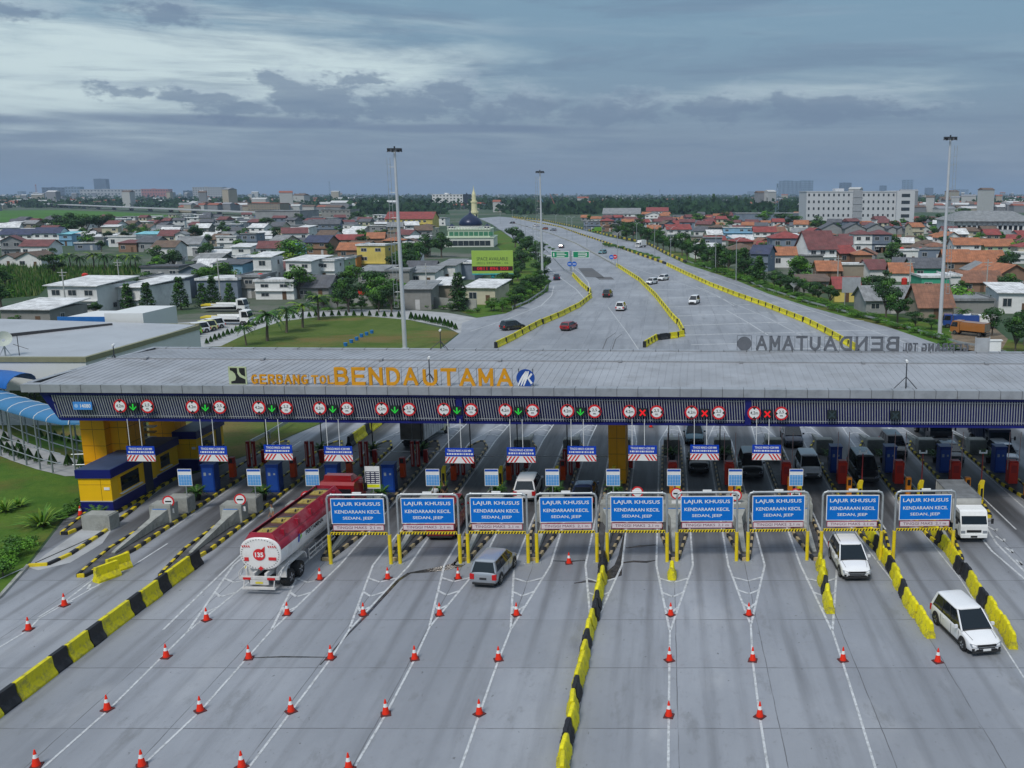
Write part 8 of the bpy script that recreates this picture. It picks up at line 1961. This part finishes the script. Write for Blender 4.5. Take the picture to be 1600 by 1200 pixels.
# ---- high masts
def high_mast(px, py, pyt, label):
    p = G(px, py); h = atY(px, pyt, p.y).z; t = thing('high_mast_light', label, 'light mast', (p.x, p.y, 0), 0, 'high light masts')
    GW = M('mast_white', (.55, .57, .60), .45, .3, var=.08, scale=.5)
    m = MB(); m.cyl((0, 0, 0), (0, 0, h * .5), .34, .27, 16); m.cyl((0, 0, h * .5), (0, 0, h), .27, .16, 16); m.cyl((0, 0, 0), (0, 0, .4), .7, .6, 16); m.build('pole', GW, t, True)
    m = MB(); s = -1 if px < 1200 else 1; x = s * .95
    for dx in (-.28, .28): m.cyl((x + dx, 0, h * .22), (x + dx * .8, 0, h - 1.2), .035, None, 5)
    z = h * .22
    while z < h - 1.2: m.cyl((x - .28, 0, z), (x + .28, 0, z), .03, None, 5); z += 1.15
    z = h * .3
    while z < h - 1: m.cyl((0, 0, z), (x, 0, z), .035, None, 5); z += 3.6
    m.build('ladder', STEEL, t)
    m = MB(); m.box(-1.0, 1.0, -.35, .35, h - .1, h + .12, 0); m.cyl((0, 0, h), (0, 0, h + .4), .12, None, 8); m.build('head_frame', DSTEEL, t)
    for dx, dy in ((-.85, 0), (.85, 0), (-.35, -.5), (.35, -.5), (-.35, .5), (.35, .5)):
        m = MB(); m.cyl((dx, dy, h - .35), (dx * 1.1, dy * 1.1, h - .05), .28, .14, 12, 0); m.add([(dx + .24 * math.cos(PI * i / 5), dy + .24 * math.sin(PI * i / 5), h - .36) for i in range(10)], [tuple(range(10))], 1); m.build('floodlight', [DSTEEL, LAMP], t, True)
high_mast(633, 548, 233, 'tall light mast at the round lawn, left of the three'); high_mast(848, 447, 268, 'tall light mast by the left carriageway, middle and farthest of the three'); high_mast(1468, 525, 215, 'tall light mast at the right guardrail, right of the three')
# ---- street lamps along the motorway
def lamp():
    t = thing('street_lamp', '', 'street lamp'); m = MB(); m.cyl((0, 0, 0), (0, 0, 11), .13, .08, 8)
    for s in (-1, 1): m.tube([(0, 0, 10.6), (s * .9, 0, 11.4), (s * 1.9, 0, 11.6)], .05, 6)
    m.build('pole', STEEL, t, True)
    for s in (-1, 1): m = MB(); m.box(*sorted((s * 1.8, s * 2.6)), -.14, .14, 11.52, 11.66, 0); m.build('lamp_head', DSTEEL, t)
    return t
lp = capture(lamp()); fl = True
for i, (px, py) in enumerate(((782, 351), (801, 352), (815, 382), (821, 370), (834, 405), (846, 363), (869, 366), (886, 372), (894, 374), (917, 385), (941, 398), (965, 418), (995, 391), (1023, 400), (1048, 404), (1118, 425), (1150, 440))):
    q = G(px, py); lab = f'thin double-armed street lamp by the far motorway, {nth(i + 1)} from the left'
    if fl: lp[0].location = (q.x, q.y, 0); lp[0]['label'] = lab; lp[0]['group'] = 'street lamps along the far motorway'; fl = False
    else: dup(lp, (q.x, q.y, 0), .4, lab, 'street lamps along the far motorway')
# ---- utility poles in the village
um = MB(); um.cyl((0, 0, 0), (0, 0, 9), .14, .1, 8); um.box(-.9, .9, -.06, .06, 8.3, 8.42); um.box(-.6, .6, -.05, .05, 7.7, 7.8); ud = um.data('utility_pole', M('pole_concrete', (.38, .39, .38), .8))
for i, (px, py, w_) in enumerate(((105, 494, 'before the pale blue house with green fascia'), (190, 470, 'above the white box house'), (345, 470, 'among the blue-grey blocks'), (668, 480, 'beside the patched grey house'), (1308, 460, 'left of the rose red roof'), (1420, 470, 'above the grey-roofed row'), (1540, 470, 'between yard building and rust tile roof'), (1075, 400, 'beside the ramp trees'))):
    q = G(px, py); o = link('utility_pole', ud); o.location = (q.x, q.y, 0); tag(o, 'pale utility pole ' + w_, 'utility pole', 'utility poles in the villages')
# ---- lattice mast on the right horizon and small far stacks
def lattice(px, py, pyt, w0, label, mt_):
    p = G(px, py); h = atY(px, pyt, p.y).z; m = MB()
    for sx in (-1, 1):
        for sy in (-1, 1): m.cyl((sx * w0, sy * w0, 0), (sx * w0 * .35, sy * w0 * .35, h), w0 * .09, None, 4)
    n_ = 10
    for k_ in range(n_):
        z0, z1 = h * k_ / n_, h * (k_ + 1) / n_; a, b = w0 * (1 - .65 * k_ / n_), w0 * (1 - .65 * (k_ + 1) / n_)
        m.cyl((-a, -a, z0), (b, -b, z1), w0 * .06, None, 4); m.cyl((a, -a, z0), (-b, -b, z1), w0 * .06, None, 4)
    m.box(-w0 * .5, w0 * .5, -w0 * .5, w0 * .5, h * .86, h * .97); o = m.build('lattice_tower', mt_); o.location = (p.x, p.y, 0); tag(o, label, 'lattice tower')
lattice(1214, 335, 286, 1.8, 'grey telecom lattice tower left of the long apartment block', SK)
lattice(58, 309, 288, 5, 'thin red lattice mast on the left horizon', SKR); lattice(516, 308, 283, 6, 'faint lattice pylon on the horizon left of the first mast', SK); lattice(1031, 308, 296, 5, 'faint stack-like mast on the horizon centre right', SK)
# crane behind the road
for px, py, pyt, mt_, lab in ((867, 332, 302, SKR, 'red slanted crane jib behind the wood right of the middle mast'), (850, 330, 302, M('crane_blue', (.15, .3, .45)), 'pale blue crane jib behind the middle mast')):
    p = G(px, py); h = atY(px, pyt, p.y).z; m = MB(); m.box(-1, 1, -1, 1, 0, h * .5); m.cyl((0, 0, h * .4), (-6, 0, h), .5, .3, 6); o = m.build('crane', mt_); o.location = (p.x, p.y, 0); tag(o, lab, 'crane')
# site yard right of the right mast
sheet('yard_earth', gpl([(1482, 540), (1490, 505), (1545, 505), (1575, 530), (1560, 556), (1500, 556)]), .03, M('earth', (.17, .13, .09), .95, var=.35, scale=.5))
for px, py, cc, lab, rz in ((1512, 524, paint('orange', (.35, .14, .04)), 'small rusty orange lorry in the yard by the right mast', .8), (1497, 512, paint('blue', (.03, .08, .3)), 'small blue lorry in the yard by the right mast', 1.4), (1526, 512, WPAINT, 'small white lorry in the yard by the right mast', 1.2)):
    q = G(px, py); place(box_truck('small_lorry', lab, cc, cc, L_=5.5, W_=2, Hb=2.2), q.x, q.y, rz)
q = G(1548, 556); m = MB(); m.box(-1.3, 1.3, -.3, .3, 0, 2.2); m.box(-1.5, 1.5, -.4, .4, 2.2, 2.35); o = m.build('utility_cabinet', WPAINT); o.location = (q.x, q.y, 0); tag(o, 'white utility cabinet just behind the right end of the rear lettering', 'cabinet')
# perimeter wall of the access road
m = MB(); kerbline(m, gpl([(480, 484), (540, 479), (600, 478), (680, 481), (745, 486)]), .25, 2.2, (0,), 6); tag(m.build('boundary_wall', M('wall_mossy', (.30, .31, .29), .9, var=.3, scale=.4)), 'long low grey boundary wall behind the access road', 'wall')

# ---- far wood and far town: masses nobody could count
rf = random.Random(77); m = MB()
def clump(px, py, h, n_=9):
    q = G(px, py)
    for _ in range(n_):
        c = Vector((q.x + rf.gauss(0, h * .55), q.y + rf.gauss(0, h * .8), abs(rf.gauss(h * .5, h * .28)))); a = rf.uniform(0, PI); s = h * rf.uniform(.22, .42)
        u = Vector((math.cos(a), math.sin(a), rf.uniform(-.3, .3))) * s; v = Vector((rf.uniform(-.4, .4), rf.uniform(-.4, .4), 1)).normalized() * s * .7
        m.add([c - u - v * .4, c + u * .3 - v, c + u + v * .3, c - u * .2 + v], [(0, 1, 2, 3)], rf.choice((0, 0, 1)))
for _ in range(9500):
    px = rf.uniform(-30, 1630)
    if 560 < px < 1260 and rf.random() < .85: py = 305.5 + 30 * rf.random() ** 1.1
    else: py = 305 + 22 * rf.random() ** 1.5
    if 0 < px < 280 and py > 325: continue
    if 690 < px < 790 and py > 328: continue
    if not (540 < px < 1260) and (px * .013 + math.sin(px * .05) * 1.3 + py) % 3 > 2.35: continue
    clump(px, py, rf.uniform(8, 13) if py > 312 else rf.uniform(10, 20), 12 if py > 312 else 6)
FW_ = [M('far_leaf', (.022, .065, .022), .8, var=.3, scale=.02), M('far_leaf_dark', (.012, .042, .018), .8, var=.3, scale=.02)]
tag(m.build('far_woodland', FW_), 'dark woods and tree belts stretching to the horizon', 'woodland', kind='stuff')
m = MB()
for _ in range(2600):
    px = rf.uniform(-20, 1620); py = 305 + 27 * rf.random() ** 1.6
    if 560 < px < 1180 and py > 309 and rf.random() < .85: continue
    if 0 < px < 290 and py > 324: continue
    q = G(px, py); s = ppm(0, q.y); w_ = rf.uniform(8, 26) * (1.6 if py < 310 else 1); d_ = rf.uniform(8, 18); h = rf.uniform(4, 10) if rf.random() < .93 else rf.uniform(12, 30); X = Matrix.Translation(q) @ Matrix.Rotation(rf.uniform(-.5, .5), 4, 'Z'); wm = rf.choice((0, 0, 1, 1, 2))
    m.box(-w_ / 2, w_ / 2, 0, d_, 0, h, wm, X); rcx = rf.choice((1, 3, 3, 4, 0, 5))
    m.loft([[(-w_ / 2 - .5, -.5, h), (w_ / 2 + .5, -.5, h), (w_ / 2 + .5, d_ + .5, h), (-w_ / 2 - .5, d_ + .5, h)], [(-w_ / 2 - .4, d_ / 2 - .3, h + 2.5), (w_ / 2 + .4, d_ / 2 - .3, h + 2.5), (w_ / 2 + .4, d_ / 2 + .3, h + 2.5), (-w_ / 2 - .4, d_ / 2 + .3, h + 2.5)]], rcx, True, X)
tag(m.build('far_town', [M('ft_white', (.42, .43, .43), .8), M('ft_grey', (.22, .23, .25), .8), M('ft_cream', (.36, .33, .27), .8), M('ft_red', (.26, .09, .06), .8), M('ft_brown', (.13, .09, .07), .8), M('ft_light', (.5, .51, .52), .7)]), 'distant roofs and low buildings spread over the plain', 'town', kind='stuff')
# grass tufts on the reed bed
m = MB(); PB = [(-40, 470), (-40, 415), (60, 417), (130, 419), (222, 417), (218, 428), (140, 438), (75, 446), (60, 462)]
for _ in range(9000):
    px, py = rf.uniform(-20, 222), rf.uniform(415, 470)
    if not inpoly(px, py, PB): continue
    q = G(px, py); h = rf.uniform(.8, 2.2); a = rf.uniform(0, PI); u = Vector((math.cos(a), math.sin(a), 0)) * .28; t_ = Vector((rf.uniform(-.3, .3), rf.uniform(-.3, .3), h))
    m.add([q - u, q + u, q + t_], [(0, 1, 2)], rf.choice((0, 0, 1)))
tag(m.build('reeds', [LEAFM, M('reed_blade', (.12, .16, .05), .8)]), 'tall green reeds covering the marshy plot at left', 'reeds', kind='stuff')

# ---- the air
hb = MB(); hb.box(-16400, 16400, -400, 24400, -1, 190)
hz_m = bpy.data.materials.new('haze_air'); hz_m.use_nodes = True; nt = hz_m.node_tree; nt.nodes.clear()
po = nt.nodes.new('ShaderNodeOutputMaterial'); pv = nt.nodes.new('ShaderNodeVolumePrincipled')
pv.inputs['Color'].default_value = (.50, .66, .88, 1); pv.inputs['Density'].default_value = 9e-5; pv.inputs['Anisotropy'].default_value = 0
nt.links.new(pv.outputs[0], po.inputs['Volume'])
o = hb.build('haze', hz_m); tag(o, kind='stuff')
S.cycles.volume_bounces = 0
